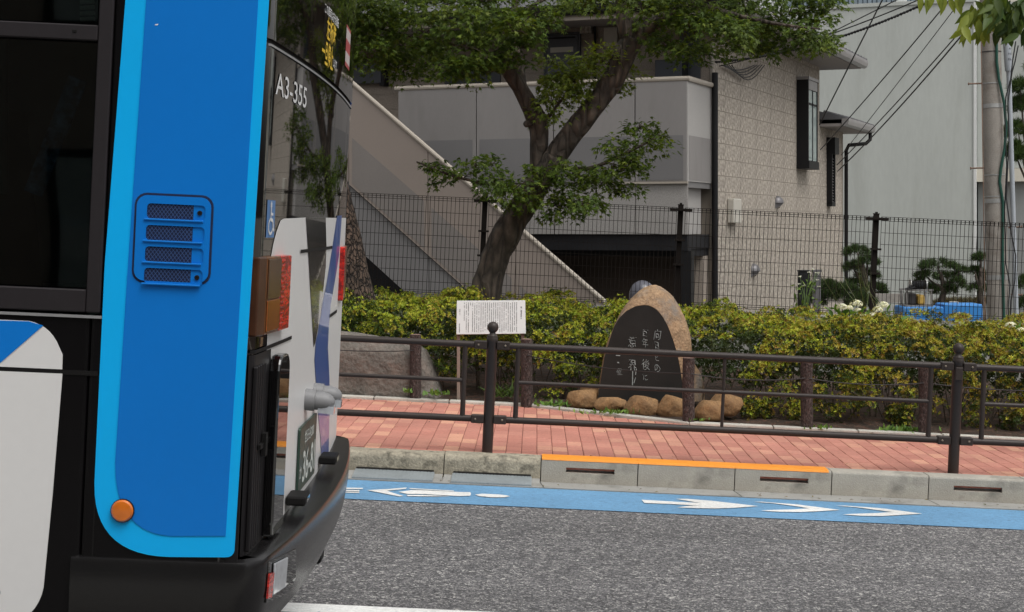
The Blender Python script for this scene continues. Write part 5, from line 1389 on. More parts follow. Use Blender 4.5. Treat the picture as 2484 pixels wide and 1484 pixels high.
# stickers and lettering on the rear
q = R((648.8, 485), (669, 486), (661.8, 576), (643, 575.6))
wz0, wz1 = (q[2][1] + q[3][1]) / 2, (q[0][1] + q[1][1]) / 2; wv0, wv1 = max(0.03, (q[0][0] + q[3][0]) / 2), (q[1][0] + q[2][0]) / 2
wc = flat_patch('access_sticker', 'sticker_blue', [(wv0, wz0), (wv1, wz0), (wv1, wz1), (wv0, wz1)], rear_f, 0.0016)
ww, wh = wv1 - wv0, wz1 - wz0
P_ = lambda a, b: (rb(wv0 + a * ww) + 0.003, wv0 + a * ww, wz0 + b * wh)
b = MB()
def stroke(pts, t):
    for (a0, b0), (a1, b1) in zip(pts, pts[1:]):
        d = Vector((a1 - a0, b1 - b0)); n = Vector((-d.y, d.x)).normalized() * t / 2
        b.add([P_(a0 + n.x, b0 + n.y), P_(a1 + n.x, b1 + n.y), P_(a1 - n.x, b1 - n.y), P_(a0 - n.x, b0 - n.y)], [(0, 1, 2, 3)])
stroke([(0.45 + 0.06 * math.cos(t), 0.87 + 0.06 * math.sin(t)) for t in np.linspace(0, 6.28, 9)], 0.10)
stroke([(0.45, 0.78), (0.45, 0.48), (0.70, 0.46), (0.82, 0.20), (0.92, 0.22)], 0.09); stroke([(0.45, 0.64), (0.72, 0.62)], 0.07)
stroke([(0.46 + 0.26 * math.cos(t), 0.30 + 0.20 * math.sin(t)) for t in np.linspace(1.8, 6.0, 12)], 0.08)
b.build('access_symbol', 'sticker_white', wc, fix=False)
def rear_text(s, m, xa, ya, xb, yb, h, bold=0.01, lift=0.007, drop=0.0, parent=None):
    a, c = rep(xa, ya), rep(xb, yb); v = (a[0] + c[0]) / 2; w = (a[1] + c[1]) / 2
    return text_on('lettering', s, m, parent or bus, lambda p, q: (rb(v + p) + lift, v + p, w + q), abs(c[0] - a[0]), h, bold)
rear_text('A3-355', 'sticker_white', 668, 212, 743, 228, 0.060, 0.003, 0.002)
rear_text('この車両は安全運転', 'sticker_white', 783, 22, 817, 52, 0.035, 0.01)
rear_text('左折時', 'sticker_yellow', 788, 68, 810, 88, 0.075, 0.02)
rear_text('一旦停止', 'sticker_yellow', 776, 122, 803, 142, 0.082, 0.02)
rear_text('します', 'sticker_white', 803, 152, 812, 156, 0.03, 0.015)
q = R((837, 62), (847, 72), (845, 176), (836, 162))
sz0_, sz1_ = (q[2][1] + q[3][1]) / 2, (q[0][1] + q[1][1]) / 2; sv0, sv1 = q[0][0], min(q[1][0], BW_ - 0.06)
for k in range(5):
    flat_patch('notice_sticker', 'sticker_red' if k in (0, 2, 4) else 'sticker_pale', [(sv0, sz0_ + (sz1_ - sz0_) * (0, .1, .36, .66, .93)[k]), (sv1, sz0_ + (sz1_ - sz0_) * (0, .1, .36, .66, .93)[k]), (sv1, sz0_ + (sz1_ - sz0_) * (.1, .36, .66, .93, 1)[k]), (sv0, sz0_ + (sz1_ - sz0_) * (.1, .36, .66, .93, 1)[k])], rear_f, 0.006)
MB().box(-0.035, -0.002, BW_ - 0.022, BW_ - 0.010, seam - 0.01, 2.9).build('edge_strip', 'bus_stripe', bus)
# wheels
for x in (-2.75, -8.0):
    for s in (0, 1):
        y = 0.02 if s == 0 else BW_ - 0.02
        sgn = -1 if s == 0 else 1
        t = MB().lathe([(0.30, -0.13), (0.44, -0.14), (0.475, -0.10), (0.475, 0.10), (0.44, 0.14), (0.30, 0.13)], 36).build('wheel', 'tyre', bus, smooth='auto'); t.location = (x, y + (-sgn) * 0.14, 0.475); t.rotation_euler = (math.pi / 2, 0, 0)
        MB().lathe([(0.30, -0.12), (0.30, 0.12), (0.26, 0.10), (0.12, 0.06), (0.10, 0.10), (0.02, 0.11)], 28).build('rim', 'rim', t, smooth='auto')
c = sdp(381, 60)
flat_patch('paint_chip', 'sticker_white', [(c[0] - .005, c[1] - .002), (c[0] + .003, c[1] - .0015), (c[0] + .005, c[1] + .002), (c[0] - .002, c[1] + .001)], side_f, 0.0068)
# ================================================================== MONUMENT, ROCKS, SIGN, LOG POSTS
def gz(u, v=None): return slope(u, 13.5, WALK_W + 0.05).z           # bed level
ZF = 0.2511; ZO = (1406.0, 667.9)
zp = lambda x, y, Y: at(ZO[0] + x * ZF, ZO[1] + y * ZF, Y)
MY = 12.95
slab_px = [(170, 1215), (205, 1000), (240, 790), (285, 640), (330, 500), (385, 410), (450, 345), (540, 298), (650, 285), (735, 322), (800, 400), (850, 490), (900, 620), (940, 750), (970, 900), (992, 1050), (1012, 1215)]
out_px = [(165, 1215), (198, 1000), (236, 790), (282, 620), (345, 460), (420, 320), (500, 215), (595, 130), (700, 95), (800, 115), (885, 185), (960, 300), (1015, 440), (1055, 600), (1110, 780), (1175, 1000), (1205, 1215)]
base = zp(600, 1200, MY)
mon = thing('stone_monument', 'rounded brown stone monument with black polished face and white carved poem', 'monument', base)
def dens(pts, n=48):
    P = [Vector(p) for p in pts]; L = [0]
    for a, b in zip(P, P[1:]): L.append(L[-1] + (b - a).length)
    out = []
    for t in np.linspace(0, L[-1], n):
        i = max(0, min(len(P) - 2, int(np.searchsorted(L, t) - 1))); f = (t - L[i]) / max(1e-6, L[i + 1] - L[i]); out.append(P[i].lerp(P[i + 1], f))
    return out
s_w = dens([zp(x, y, MY) - base for x, y in slab_px]); o_w = dens([zp(x, y, MY + 0.16) - base for x, y in out_px])
N = len(s_w)
c0 = sum(o_w, Vector()) / N
rings = []
for f, dy, sc in ((0.02, 0.002, 1.0), (0.45, 0.03, 1.0), (0.85, 0.09, 1.0), (1.0, 0.16, 1.0), (1.0, 0.24, 0.985), (1.0, 0.33, 0.93), (1.0, 0.40, 0.80), (1.0, 0.43, 0.5)):
    r = []
    for a, b in zip(s_w, o_w):
        p = a.lerp(b, f); p = Vector((c0.x + (p.x - c0.x) * sc, dy, max(p.z if sc == 1 else -0.05 + (p.z + 0.05) * sc, -0.08)))
        k = min(1, dy * 12)
        q = noise.noise(p * 4.5) * 0.020 + noise.noise(p * 13) * 0.008
        r.append(p + Vector((q * k, q * k * 0.5, q * k)) if p.z > -0.05 else p)
    rings.append(r)
b = MB(); b.add([p for r in rings for p in r], [(i * N + k, i * N + (k + 1) % N, (i + 1) * N + (k + 1) % N, (i + 1) * N + k) for i in range(len(rings) - 1) for k in range(N)] + [tuple((len(rings) - 1) * N + k for k in range(N))])
b.build('stone_body', 'stone', mon, smooth='auto')
MB().add([Vector((p.x, 0.0, p.z)) for p in s_w], [tuple(range(N))]).build('polished_face', 'slab', mon, fix=False)
fo = [c for c in mon.children if c.name.startswith('polished_face')][0]
if fo.data.polygons[0].normal.y > 0: fo.data.flip_normals()
MB().lathe([(0.052, -0.004), (0.050, 0.006), (0.02, 0.008)], 18).build('grey_patch', mat('grey_patch', (0.155, 0.145, 0.135), 0.9, 0.2, 12), mon).matrix_local = Matrix.Translation(zp(740, 180, MY + 0.10) - base + Vector((0, -0.012, 0))) @ Matrix.Rotation(math.radians(62), 4, 'X') @ Matrix.Diagonal((1, 0.75, 1, 1))
def carve(ch, x, y, w, h):
    c = zp(x, y, MY) - base; s = ZF / FPX * MY
    k1, k2 = random.uniform(-.22, .10), random.uniform(-.18, .05)
    text_on('carved_letter', ch, 'carved', mon, lambda a, q: Vector((c.x + a + k1 * q + .0035 * math.sin(q * 130 + x), -0.003, c.z + q + k2 * a + .003 * math.sin(a * 150 + y))), w * s * .86, h * s * .86, -0.011)
for ch, x, y, w, h in (('向', 752, 570, 70, 120), ('日', 745, 675, 40, 80), ('と', 745, 800, 36, 60), ('の', 750, 895, 62, 80), ('百', 632, 555, 58, 80), ('年', 632, 650, 62, 100), ('後', 640, 860, 84, 120), ('に', 636, 985, 52, 62), ('意', 512, 640, 86, 120), ('界', 510, 870, 92, 130), ('一', 375, 840, 22, 14), ('聖', 382, 930, 56, 70)):
    carve(ch, x, y, w, h)
b = MB(); 
for x0, y0, x1, y1, t in ((512, 920, 510, 1060, 9), (548, 900, 540, 960, 7), (540, 985, 524, 1040, 6), (350, 772, 392, 774, 9)):
    p, q = zp(x0, y0, MY) - base, zp(x1, y1, MY) - base; w = t * ZF / FPX * MY
    b.beam((p.x, -0.003, p.z), (q.x, -0.003, q.z), w, 0.002, (0, 1, 0))
b.build('carved_stroke', 'carved', mon)

def rock_mesh(r, seed, flat=0.25, sub=3):
    bm = bmesh.new(); bmesh.ops.create_icosphere(bm, subdivisions=sub, radius=1.0)
    for v in bm.verts:
        d = v.co.normalized(); s = Vector((seed * 7.3, seed * 1.7, seed * 3.1))
        k = 1 + 0.28 * noise.noise(d * 1.1 + s) + 0.12 * noise.noise(d * 2.6 + s) + 0.05 * noise.noise(d * 7 + s)
        # flattened facets
        q = d * k
        for ax_ in (Vector((0.5, -0.7, 0.5)), Vector((-0.8, -0.3, 0.5)), Vector((0.2, -0.9, -0.1)), Vector((0.1, 0.1, 1.0))):
            a = (ax_ + Vector((noise.noise(s + ax_), noise.noise(s * 2 + ax_), 0)) * 0.5).normalized(); e = q.dot(a) - 0.74
            if e > 0: q -= a * e * 0.9
        v.co = Vector((q.x * r[0], q.y * r[1], max(q.z, -0.75) * r[2]))
    me = bpy.data.meshes.new('rock'); bm.to_mesh(me); bm.free(); me.polygons.foreach_set('use_smooth', [True] * len(me.polygons)); return me
def rock(name, x0, y0, x1, y1, Y, m, label, cat, seed, group=None, depth=0.8):
    c = at((x0 + x1) / 2, (y0 + y1) / 2, Y); r = ((x1 - x0) / 2 / FPX * Y, (x1 - x0) / 2 / FPX * Y * depth, (y1 - y0) / 2 / FPX * Y)
    me = rock_mesh((r[0] * 1.12, r[1], r[2] * 1.18), seed); me.materials.append(M[m])
    o = link(bpy.data.objects.new(name, me)); o.location = c; tag(o, label, cat, group); return o
G = 'ochre rocks ringing the monument'
rock('rock', 1378, 943, 1450, 992, 13.0, 'rock', 'ochre rock, leftmost of the ring at the monument foot', 'rock', 1, G)
rock('rock', 1406, 930, 1452, 968, 13.25, 'rock', 'ochre rock half hidden behind the leftmost one, beside the black face', 'rock', 2, G)
rock('rock', 1443, 962, 1518, 996, 12.85, 'rock', 'low flat ochre rock with weeds before it, second from left', 'rock', 3, G)
rock('rock', 1516, 960, 1600, 1014, 12.72, 'rock', 'bright ochre rock in front of the middle of the monument', 'rock', 4, G)
rock('rock', 1598, 958, 1664, 1020, 12.66, 'rock', 'ochre rock just left of the log post before the monument', 'rock', 5, G)
rock('rock', 1684, 968, 1754, 1024, 12.48, 'rock', 'rounded dark ochre rock just right of the log post before the monument', 'rock', 6, G)
rock('rock', 1722, 952, 1796, 1012, 12.60, 'rock', 'tall ochre rock, rightmost of the ring, against the hedge', 'rock', 8, G)
# big flat-topped boulder at left
bo_px = [(640, 965), (655, 900), (675, 850), (710, 815), (760, 801), (830, 803), (905, 812), (985, 826), (1030, 842), (1050, 880), (1065, 925), (1078, 966)]
bl = dens([at(x, y, 13.35) for x, y in bo_px], 40); bc = at(890, 968, 13.35); N2 = len(bl); rings = []
for dy, sc in ((-0.20, 0.45), (-0.215, 0.70), (-0.20, 0.84), (-0.16, 0.93), (-0.10, 0.98), (-0.02, 1.0), (0.12, 1.0), (0.35, 0.97), (0.55, 0.88), (0.66, 0.6)):
    r = []
    for p in bl:
        q = p - bc; zt = (q.z + 0.05) * (sc if dy < 0 else 1.0 if dy < 0.1 else sc * 0.98) - 0.05
        v = Vector((q.x * sc, dy, zt)); nn = noise.noise(v * 2.5) * 0.03 + noise.noise(v * 8) * 0.012
        r.append(v + Vector((0, nn, nn if q.z > 0 else 0)))
    rings.append(r)
b = MB(); b.add([p for r in rings for p in r], [(i * N2 + k, i * N2 + (k + 1) % N2, (i + 1) * N2 + (k + 1) % N2, (i + 1) * N2 + k) for i in range(len(rings) - 1) for k in range(N2)] + [tuple(range(N2)), tuple((len(rings) - 1) * N2 + k for k in range(N2))])
o = b.build('boulder', 'boulder', smooth='auto'); o.location = bc; tag(o, 'large flat-topped grey-brown boulder behind the rail beside the bus', 'boulder')
# information board
SB = 13.12
sb = thing('information_board', 'white information board of vertical Japanese text on two thin tan legs', 'sign', at(1190, 968, SB))
def sp_(x, y, d=0.0): return at(x, y, SB + d) - at(1190, 968, SB)
A, B_, C_, D_ = sp_(1108, 729, 0.06), sp_(1274, 728, 0.06), sp_(1275.5, 809), sp_(1107, 811)
nrm_ = (B_ - A).cross(D_ - A).normalized(); nrm_ = nrm_ if nrm_.y > 0 else -nrm_
MB().add([A, B_, C_, D_] + [p + nrm_ * 0.012 for p in (A, B_, C_, D_)], [(0, 1, 2, 3), (7, 6, 5, 4), (0, 4, 5, 1), (1, 5, 6, 2), (2, 6, 7, 3), (3, 7, 4, 0)]).build('board', 'sign', sb, bevel=0.003)
MB().add([p + nrm_ * 0.013 for p in (A, B_, C_, D_)] + [p + nrm_ * 0.03 for p in (A, B_, C_, D_)], [(0, 1, 2, 3), (7, 6, 5, 4), (0, 4, 5, 1), (1, 5, 6, 2), (2, 6, 7, 3), (3, 7, 4, 0)]).build('back_frame', 'fence', sb)
for x in (1112, 1268):
    p, q = sp_(x, 800, 0.035), sp_(x, 985, 0.035); MB().box(p.x - 0.013, p.x + 0.013, p.y, p.y + 0.024, q.z, p.z).build('leg', 'tan', sb, bevel=0.003)
def on_board(a, b, d=0.0015): return A + (B_ - A) * a + (D_ - A) * b - nrm_ * d
ink = MB()
def glyphs(a, b0, b1, w, solid=0.85):
    b = b0
    while b < b1:
        h = random.uniform(0.016, 0.026)
        if random.random() < solid:
            for k in range(2):
                a0 = a - w / 2 + random.uniform(0, w * 0.3); a1 = a + w / 2 - random.uniform(0, w * 0.3); bb = b + k * h * 0.5
                ink.add([on_board(a0, bb), on_board(a1, bb), on_board(a1, bb + h * 0.34), on_board(a0, bb + h * 0.34)], [(0, 1, 2, 3)])
            am = a + random.uniform(-w * .2, w * .2)
            ink.add([on_board(am - w * .12, b), on_board(am + w * .12, b), on_board(am + w * .12, b + h * .9), on_board(am - w * .12, b + h * .9)], [(0, 3, 2, 1)])
        b += h * 1.1
cols_x = [110 + 64.3 * k for k in range(26)]
for k in range(26):
    x = (375 + 64.2 * k - 140) / 2100.0
    if k == 3: glyphs(x, 0.06, 0.14, 0.011); continue
    glyphs(x, 0.06, random.choice((0.93, 0.93, 0.88, 0.62 if k in (0, 19, 22) else 0.93)), 0.0125)
glyphs((2120 - 140) / 2100, 0.19, 0.22, 0.024); glyphs((2120 - 140) / 2100, 0.29, 0.54, 0.022, 0.95)
glyphs((240 - 140) / 2100, 0.14, 0.44, 0.014, 0.6); glyphs((233 - 140) / 2100, 0.68, 0.94, 0.014, 0.95)
io = ink.build('lettering', 'ink', sb, fix=False)
for p in io.data.polygons:
    if p.normal.dot(nrm_) > 0: p.flip()
# log-style posts with a wire through them
lp_px = [(1008, 812, 966, 13.10, 'beside the large boulder'), (1277, 823, 980, 13.02, 'to the right of the information board'), (1670, 868, 1022, 12.36, 'standing before the stone monument'), (1957, 878, 1037, 12.34, 'in front of the right-hand hedge, next after the monument'), (2243, 888, 1052, 12.34, 'beside the right-hand ball-topped rail post')]
log0 = None; tops = []
for k, (x, y0, y1, Y, where) in enumerate(lp_px):
    p = at(x, y1, Y); h = (y1 - y0) / FPX * Y
    t = thing('log_post', 'short dark bark-textured log post ' + where, 'post', p, (0, 0, random.random() * 6), 'log posts along the planting bed')
    r = 0.0455
    MB().tube([(0, 0, -0.1)] + [(0.002 * math.sin(i), 0.002 * math.cos(i * 2), h * i / 8) for i in range(1, 9)], [r * 1.02] * 8 + [r], 20, wob=0.10, seed=k * 5).build('trunk', 'log', t, smooth='auto')
    MB().lathe([(r * 0.93, h - 0.004), (r * 0.93, h + 0.004), (r * 0.7, h + 0.006)], 20).build('cut_top', 'log_top', t)
    tops.append(p + Vector((0, -r * 0.9, h * 0.76)))
for k in range(-1, 5):
    a = tops[k] if k >= 0 else tops[0] + Vector((-1.2, 0.05, 0.06)); b_ = tops[k + 1] if k < 4 else tops[4] + Vector((1.2, 0, -0.05))
    pts = [a.lerp(b_, t) - Vector((0, 0, 0.03 * 4 * t * (1 - t))) for t in np.linspace(0, 1, 9)]
    if (b_ - a).length > 0.01 and k not in (0,):
        o = MB().tube(pts, 0.0042, 6).build('wire_span', 'wire')
        tag(o, ['thin dark wire from the bus side to the log post by the boulder', '', 'thin dark wire sagging across the monument to its log post', 'thin dark wire between the log posts right of the monument', 'thin dark wire between the two rightmost log posts', 'thin dark wire leaving the rightmost log post'][k + 1], 'wire', 'wires through the log posts')

# ================================================================== HEDGES
def rosettes(n, P, NRM, size, cols, name, parent, per=6, open_=0.75):
    """whorls of small leaves: P positions, NRM outward axes"""
    ref = np.where(np.abs(NRM[:, 2:3]) < 0.9, np.array([[0, 0, 1.0]]), np.array([[1.0, 0, 0]]))
    X = norm(np.cross(NRM, ref)); Yv = np.cross(NRM, X)
    ph = rng.uniform(0, 6.28, n)
    pos, fw, nn, sz, cc = [], [], [], [], []
    for k in range(per):
        a = ph + k * 2 * np.pi / per + rng.normal(0, .25, n); tilt = rng.uniform(open_ - .3, open_ + .3, n)[:, None]
        rad = X * np.cos(a)[:, None] + Yv * np.sin(a)[:, None]
        f = norm(rad * tilt + NRM * (1 - 0.55 * tilt) + rng.normal(0, .12, (n, 3)))
        pos.append(P + rad * (size * 0.08)[:, None]); fw.append(f); nn.append(norm(NRM - rad * 0.5 + rng.normal(0, .15, (n, 3)))); sz.append(size * rng.uniform(.75, 1.2, n)); cc.append(cols * rng.uniform(.85, 1.15, (n, 1)))
    o = leaves(name, OVAL[0], OVAL[1], np.concatenate(pos), np.concatenate(fw), np.concatenate(nn), np.concatenate(sz), np.concatenate(cc), 'hedge_leaf', parent)
    o['kind'] = 'stuff'; return o
def hedge(label, px_top, x0, x1, vf, vb, dens_, warm, seed, holes=(), bottom=0.02):
    """px_top: [(u, top height above bed)] ; front line vf(u) ; back line vb"""
    root = thing('hedge', label, 'hedge', slope((x0 + x1) / 2, vf((x0 + x1) / 2), WALK_W), group='clipped azalea hedges')
    org = np.array(root.location)
    topf = lambda u: np.interp(u, [p[0] for p in px_top], [p[1] for p in px_top])
    # round clumps of whorls set over the clipped surface: front face (t<.3), shoulder, top
    nc = int((x1 - x0) * dens_ / 20)
    u = x0 + (np.arange(nc) + rng.uniform(0, 1, nc)) / nc * (x1 - x0); t = rng.uniform(0, 1, nc)
    T = topf(u); F_ = np.array([vf(a) for a in u]); Dp = vb - F_
    big = np.array([noise.noise(Vector((a * 2.3, b * 2.6, seed))) for a, b in zip(u, t * 3)])
    fr_ = t < .36
    hgt = np.where(fr_, bottom + (T - bottom) * (t / .36) * .90, T * (.92 + .08 * np.sin(np.clip((t - .36) / .2, 0, 1) * np.pi / 2)))
    dep = np.where(fr_, 0.10 * (t / .36) ** 2 + 0.10 * np.clip(0.35 - t / .36, 0, 1), 0.10 + (t - .36) / .64 * (Dp - .1))
    out = norm(np.stack([rng.normal(0, .2, nc), np.where(fr_, -1.0, -0.2), np.where(fr_, .45, 1.0)], 1))
    off = big * 0.13 + rng.normal(0, .042, nc)
    Rc = rng.uniform(.045, .095, nc)
    w = WALK_W + 0.03 + hgt + out[:, 2] * off - out[:, 2] * Rc * .5; v = F_ + dep + out[:, 1] * off + .04
    patch = np.array([noise.noise(Vector((a * 4.2, b * 4.2, seed + 40))) for a, b in zip(u, hgt)])
    keep = ~(fr_ & (patch > 0.06 + 0.42 * (hgt / T))) & ~(patch > .48)
    for (hu0, hu1, hv) in holes: keep &= ~((u > hu0) & (u < hu1) & (v < hv))
    u, v, w, out, Rc, hgt, T, patch = (q[keep] for q in (u, v, w, out, Rc, hgt, T, patch))
    C0 = np.stack([u * CT + w * ST, v, -u * ST + w * CT], 1) - org
    k = (26 + Rc * 300).astype(int); idx = np.repeat(np.arange(len(u)), k); m = len(idx)
    d = norm(norm(rng.normal(0, 1, (m, 3))) + out[idx] * .75 + np.array([0, 0, .25]))
    rr = rng.uniform(.72, 1.05, m) + (rng.uniform(0, 1, m) < .12) * rng.uniform(0, .8, m)
    P = C0[idx] + d * (Rc[idx] * rr)[:, None] * np.array([1.25, 1.1, .85])
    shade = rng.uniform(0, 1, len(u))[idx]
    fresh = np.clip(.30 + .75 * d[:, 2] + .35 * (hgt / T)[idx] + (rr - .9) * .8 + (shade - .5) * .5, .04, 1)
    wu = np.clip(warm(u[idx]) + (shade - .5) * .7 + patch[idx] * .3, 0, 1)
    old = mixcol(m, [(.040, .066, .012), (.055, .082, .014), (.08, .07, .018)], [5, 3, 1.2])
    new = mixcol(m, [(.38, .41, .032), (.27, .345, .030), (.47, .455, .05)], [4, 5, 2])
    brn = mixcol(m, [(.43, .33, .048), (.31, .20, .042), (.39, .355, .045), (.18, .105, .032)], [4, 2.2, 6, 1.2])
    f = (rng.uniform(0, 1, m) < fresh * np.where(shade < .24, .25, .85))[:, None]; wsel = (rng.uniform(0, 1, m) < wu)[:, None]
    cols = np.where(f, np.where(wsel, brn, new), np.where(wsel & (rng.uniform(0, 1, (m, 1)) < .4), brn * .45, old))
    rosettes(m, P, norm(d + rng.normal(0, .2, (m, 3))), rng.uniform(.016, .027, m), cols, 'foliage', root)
    # inner leaves, coloured dark to deepen the shaded gaps, and stems
    n2 = int((x1 - x0) * dens_ * 0.45)
    u = rng.uniform(x0, x1, n2); F_ = np.array([vf(a) for a in u]); v = F_ + .14 + rng.uniform(0, 1, n2) ** 1.3 * (vb - F_ - .2); w = WALK_W + .08 + rng.uniform(.25, .88, n2) * topf(u)
    ok = np.ones(n2, bool)
    for (hu0, hu1, hv) in holes: ok &= ~((u > hu0) & (u < hu1) & (v < hv))
    P = (np.stack([u * CT + w * ST, v, -u * ST + w * CT], 1) - org)[ok]; n2 = len(P)
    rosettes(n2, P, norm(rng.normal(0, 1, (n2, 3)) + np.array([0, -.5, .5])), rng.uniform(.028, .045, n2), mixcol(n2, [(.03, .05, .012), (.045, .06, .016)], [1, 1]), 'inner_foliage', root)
    st = MB()
    for k in range(int((x1 - x0) * 26)):
        a = random.uniform(x0, x1); vv_ = vf(a) + random.uniform(.10, .5); p = slope(a, vv_, WALK_W + .02) - root.location
        if any(h0 < a < h1 and vv_ < hv for h0, h1, hv in holes): continue
        q = slope(a + random.uniform(-.15, .15), vv_ + random.uniform(-.12, .15), WALK_W + random.uniform(.4, .75) * float(topf(a))) - root.location
        st.tube([p, p.lerp(q, .5) + Vector((random.uniform(-.03, .03), 0, 0)), q], [.006, .0045, .003], 5, False)
    o = st.build('stems', 'twig', root, fix=False); o['kind'] = 'stuff'
    return root
u_at = lambda x, v: sl(x, 900, v)[0]
hedge('clipped azalea hedge behind the white information board, left of the monument', [(-3.2, .70), (-1.7, .68), (-1.0, .67), (-0.75, .72), (-.45, .66), (-.1, .70), (0.1, .70), (.35, .64), (.7, .62)], -3.0, 0.62, lambda u: 13.62 if u < -.85 else (13.32 if u < 0.2 else 13.3), 15.6, 3300, lambda u: np.full_like(u, .12), 3.0)
hedge('long yellow-green azalea hedge to the right of the monument', [(.6, .70), (1.0, .68), (1.6, .68), (2.4, .68), (3.2, .68), (4.5, .68), (6.5, .68)], 0.62, 6.2, lambda u: 12.62 + (0.50 if u < 1.25 else 0.0) + (0.35 if u < .95 else 0), 15.2, 3600, lambda u: np.clip((u - 1.0) * .25 + .1, .05, .62), 11.0, holes=((0.3, 1.32, 13.35), (1.30, 1.62, 12.80)))

# long grass blades, weeds, ferns
def tuft(name, label, cat, x, y, Y, n, length, spread, cols, up=0.8, shape=BLADE, group=None, width=1.0):
    root = thing(name, label, cat, at(x, y, Y), group=group)
    a = rng.uniform(0, 6.28, n); r = rng.uniform(0, 1, n) ** .6
    d = np.stack([np.cos(a) * r, np.sin(a) * r * .7, up * np.ones(n) * rng.uniform(.5, 1.3, n)], 1)
    pos = np.stack([rng.normal(0, spread, n), rng.normal(0, spread * .6, n), np.zeros(n)], 1)
    nn = norm(np.stack([np.cos(a), np.sin(a), np.full(n, .9)], 1) + rng.normal(0, .3, (n, 3)))
    tv = [(p[0] * width, p[1], p[2]) for p in shape[0]]
    o = leaves('blades', tv, shape[1], pos, d, nn, rng.uniform(.6, 1.1, n) * length, mixcol(n, cols, [1] * len(cols)), 'hedge_leaf', root); o['kind'] = 'stuff'
    return root
gc_ = [(.10, .17, .035), (.14, .22, .05), (.07, .12, .03)]
tuft('grass_tuft', 'long arching green grass leaves below the pine trunk, above the boulder', 'grass', 905, 815, 13.9, 46, .28, .16, gc_, .55, width=1.0)
tuft('grass_tuft', 'green grass leaves sprouting from the hedge beside the boulder', 'grass', 1085, 900, 13.45, 34, .20, .07, gc_, .5, width=1.0)
tuft('grass_tuft', 'green bamboo-like leaves low between the guard rail post and the board leg', 'grass', 1222, 962, 13.22, 40, .17, .05, [(.06, .11, .025), (.09, .14, .03)], .6, width=1.1)
tuft('fern', 'small fern fronds growing out of the hedge right of the monument', 'fern', 2405 / 1.0 - 560, 878, 12.9, 20, .17, .05, [(.07, .15, .03)], .3, width=1.8)
wc_ = [(.13, .25, .05), (.19, .30, .06), (.10, .19, .04)]
for k, (x, y, Y, n, sz, lab) in enumerate(((1060, 958, 13.08, 40, .06, 'fresh green weeds at the right end of the boulder'), (1480, 1002, 12.62, 60, .05, 'small green weeds before the low flat rock'), (1690, 1020, 12.33, 22, .035, 'tiny weeds at the foot of the log post before the monument'), (2180, 1046, 12.45, 110, .06, 'patch of bright green weeds under the right-hand hedge'), (1985, 1040, 12.32, 36, .045, 'low weeds at the foot of the log post after the monument'), (1340, 985, 13.0, 60, .06, 'pale leafy weeds under the hedge right of the second log post'), (985, 952, 13.06, 12, .06, 'single leafy weed in front of the boulder'))):
    tuft('weed_patch', lab, 'weeds', x, y, Y, n, sz, .10 if n > 50 else .05, wc_, .5, OVAL, 'weeds along the bed edge', 1.3)

# hydrangea heads above the hedge
def hydrangea(label, px, Y):
    x_, y_ = np.mean([p[0] for p in px]), max(p[1] for p in px) + 45
    root = thing('hydrangea', label, 'flowering shrub', at(x_, y_, Y), group='white hydrangeas in the hedge')
    for (x, y, r) in px:
        c = at(x, y, Y + random.uniform(-.15, .15)) - root.location; R_ = r / FPX * Y
        n = 90; d = norm(rng.normal(0, 1, (n, 3))); d[:, 2] = np.abs(d[:, 2]) * 1.0 - .15; d = norm(d)
        pos = d * R_ * np.array([1.05, 1.05, .8]) + np.array(c)
        fwd = norm(np.cross(d, rng.normal(0, 1, (n, 3))))
        pet = ([(-.5, -.5, 0), (.5, -.5, 0), (.5, .5, .1), (-.5, .5, .1)], [(0, 1, 2), (0, 2, 3)])
        leaves('flower_head', pet[0], pet[1], pos, fwd, d, np.full(n, .0145) * rng.uniform(.7, 1.2, n), mixcol(n, [(.76, .74, .54), (.80, .78, .66), (.66, .68, .42)], [3, 3, 1]), 'blossom', root)
        MB().tube([c - Vector((0, 0, R_ * .3)), c - Vector((random.uniform(-.04, .04), 0, .28))], .004, 5).build('stem', 'twig', root)
    n = 60; P = np.array([np.array(at(random.choice(px)[0] + random.gauss(0, 22), random.choice(px)[1] + random.uniform(8, 42), Y)) - np.array(root.location) for _ in range(n)])
    o = leaves('foliage', CHERRY[0], CHERRY[1], P, norm(rng.normal(0, 1, (n, 3)) + np.array([0, -.3, .4])), norm(rng.normal(0, .5, (n, 3)) + np.array([0, -.4, 1])), rng.uniform(.07, .12, n), mixcol(n, [(.10, .20, .04), (.15, .26, .05)], [1, 1]), 'hedge_leaf', root); o['kind'] = 'stuff'
hydrangea('white hydrangea with a cluster of round flower heads above the right-hand hedge', [(2043, 747, 13), (2077, 739, 15), (2060, 748, 9), (2082, 755, 10), (2129, 753, 12), (2141, 742, 14), (2091, 773, 15), (2114, 769, 15), (2038, 786, 9)], 14.0)
hydrangea('white hydrangea with few flower heads at the right end of the hedge', [(2368, 793, 12), (2452, 792, 14), (2476, 803, 11)], 13.8)
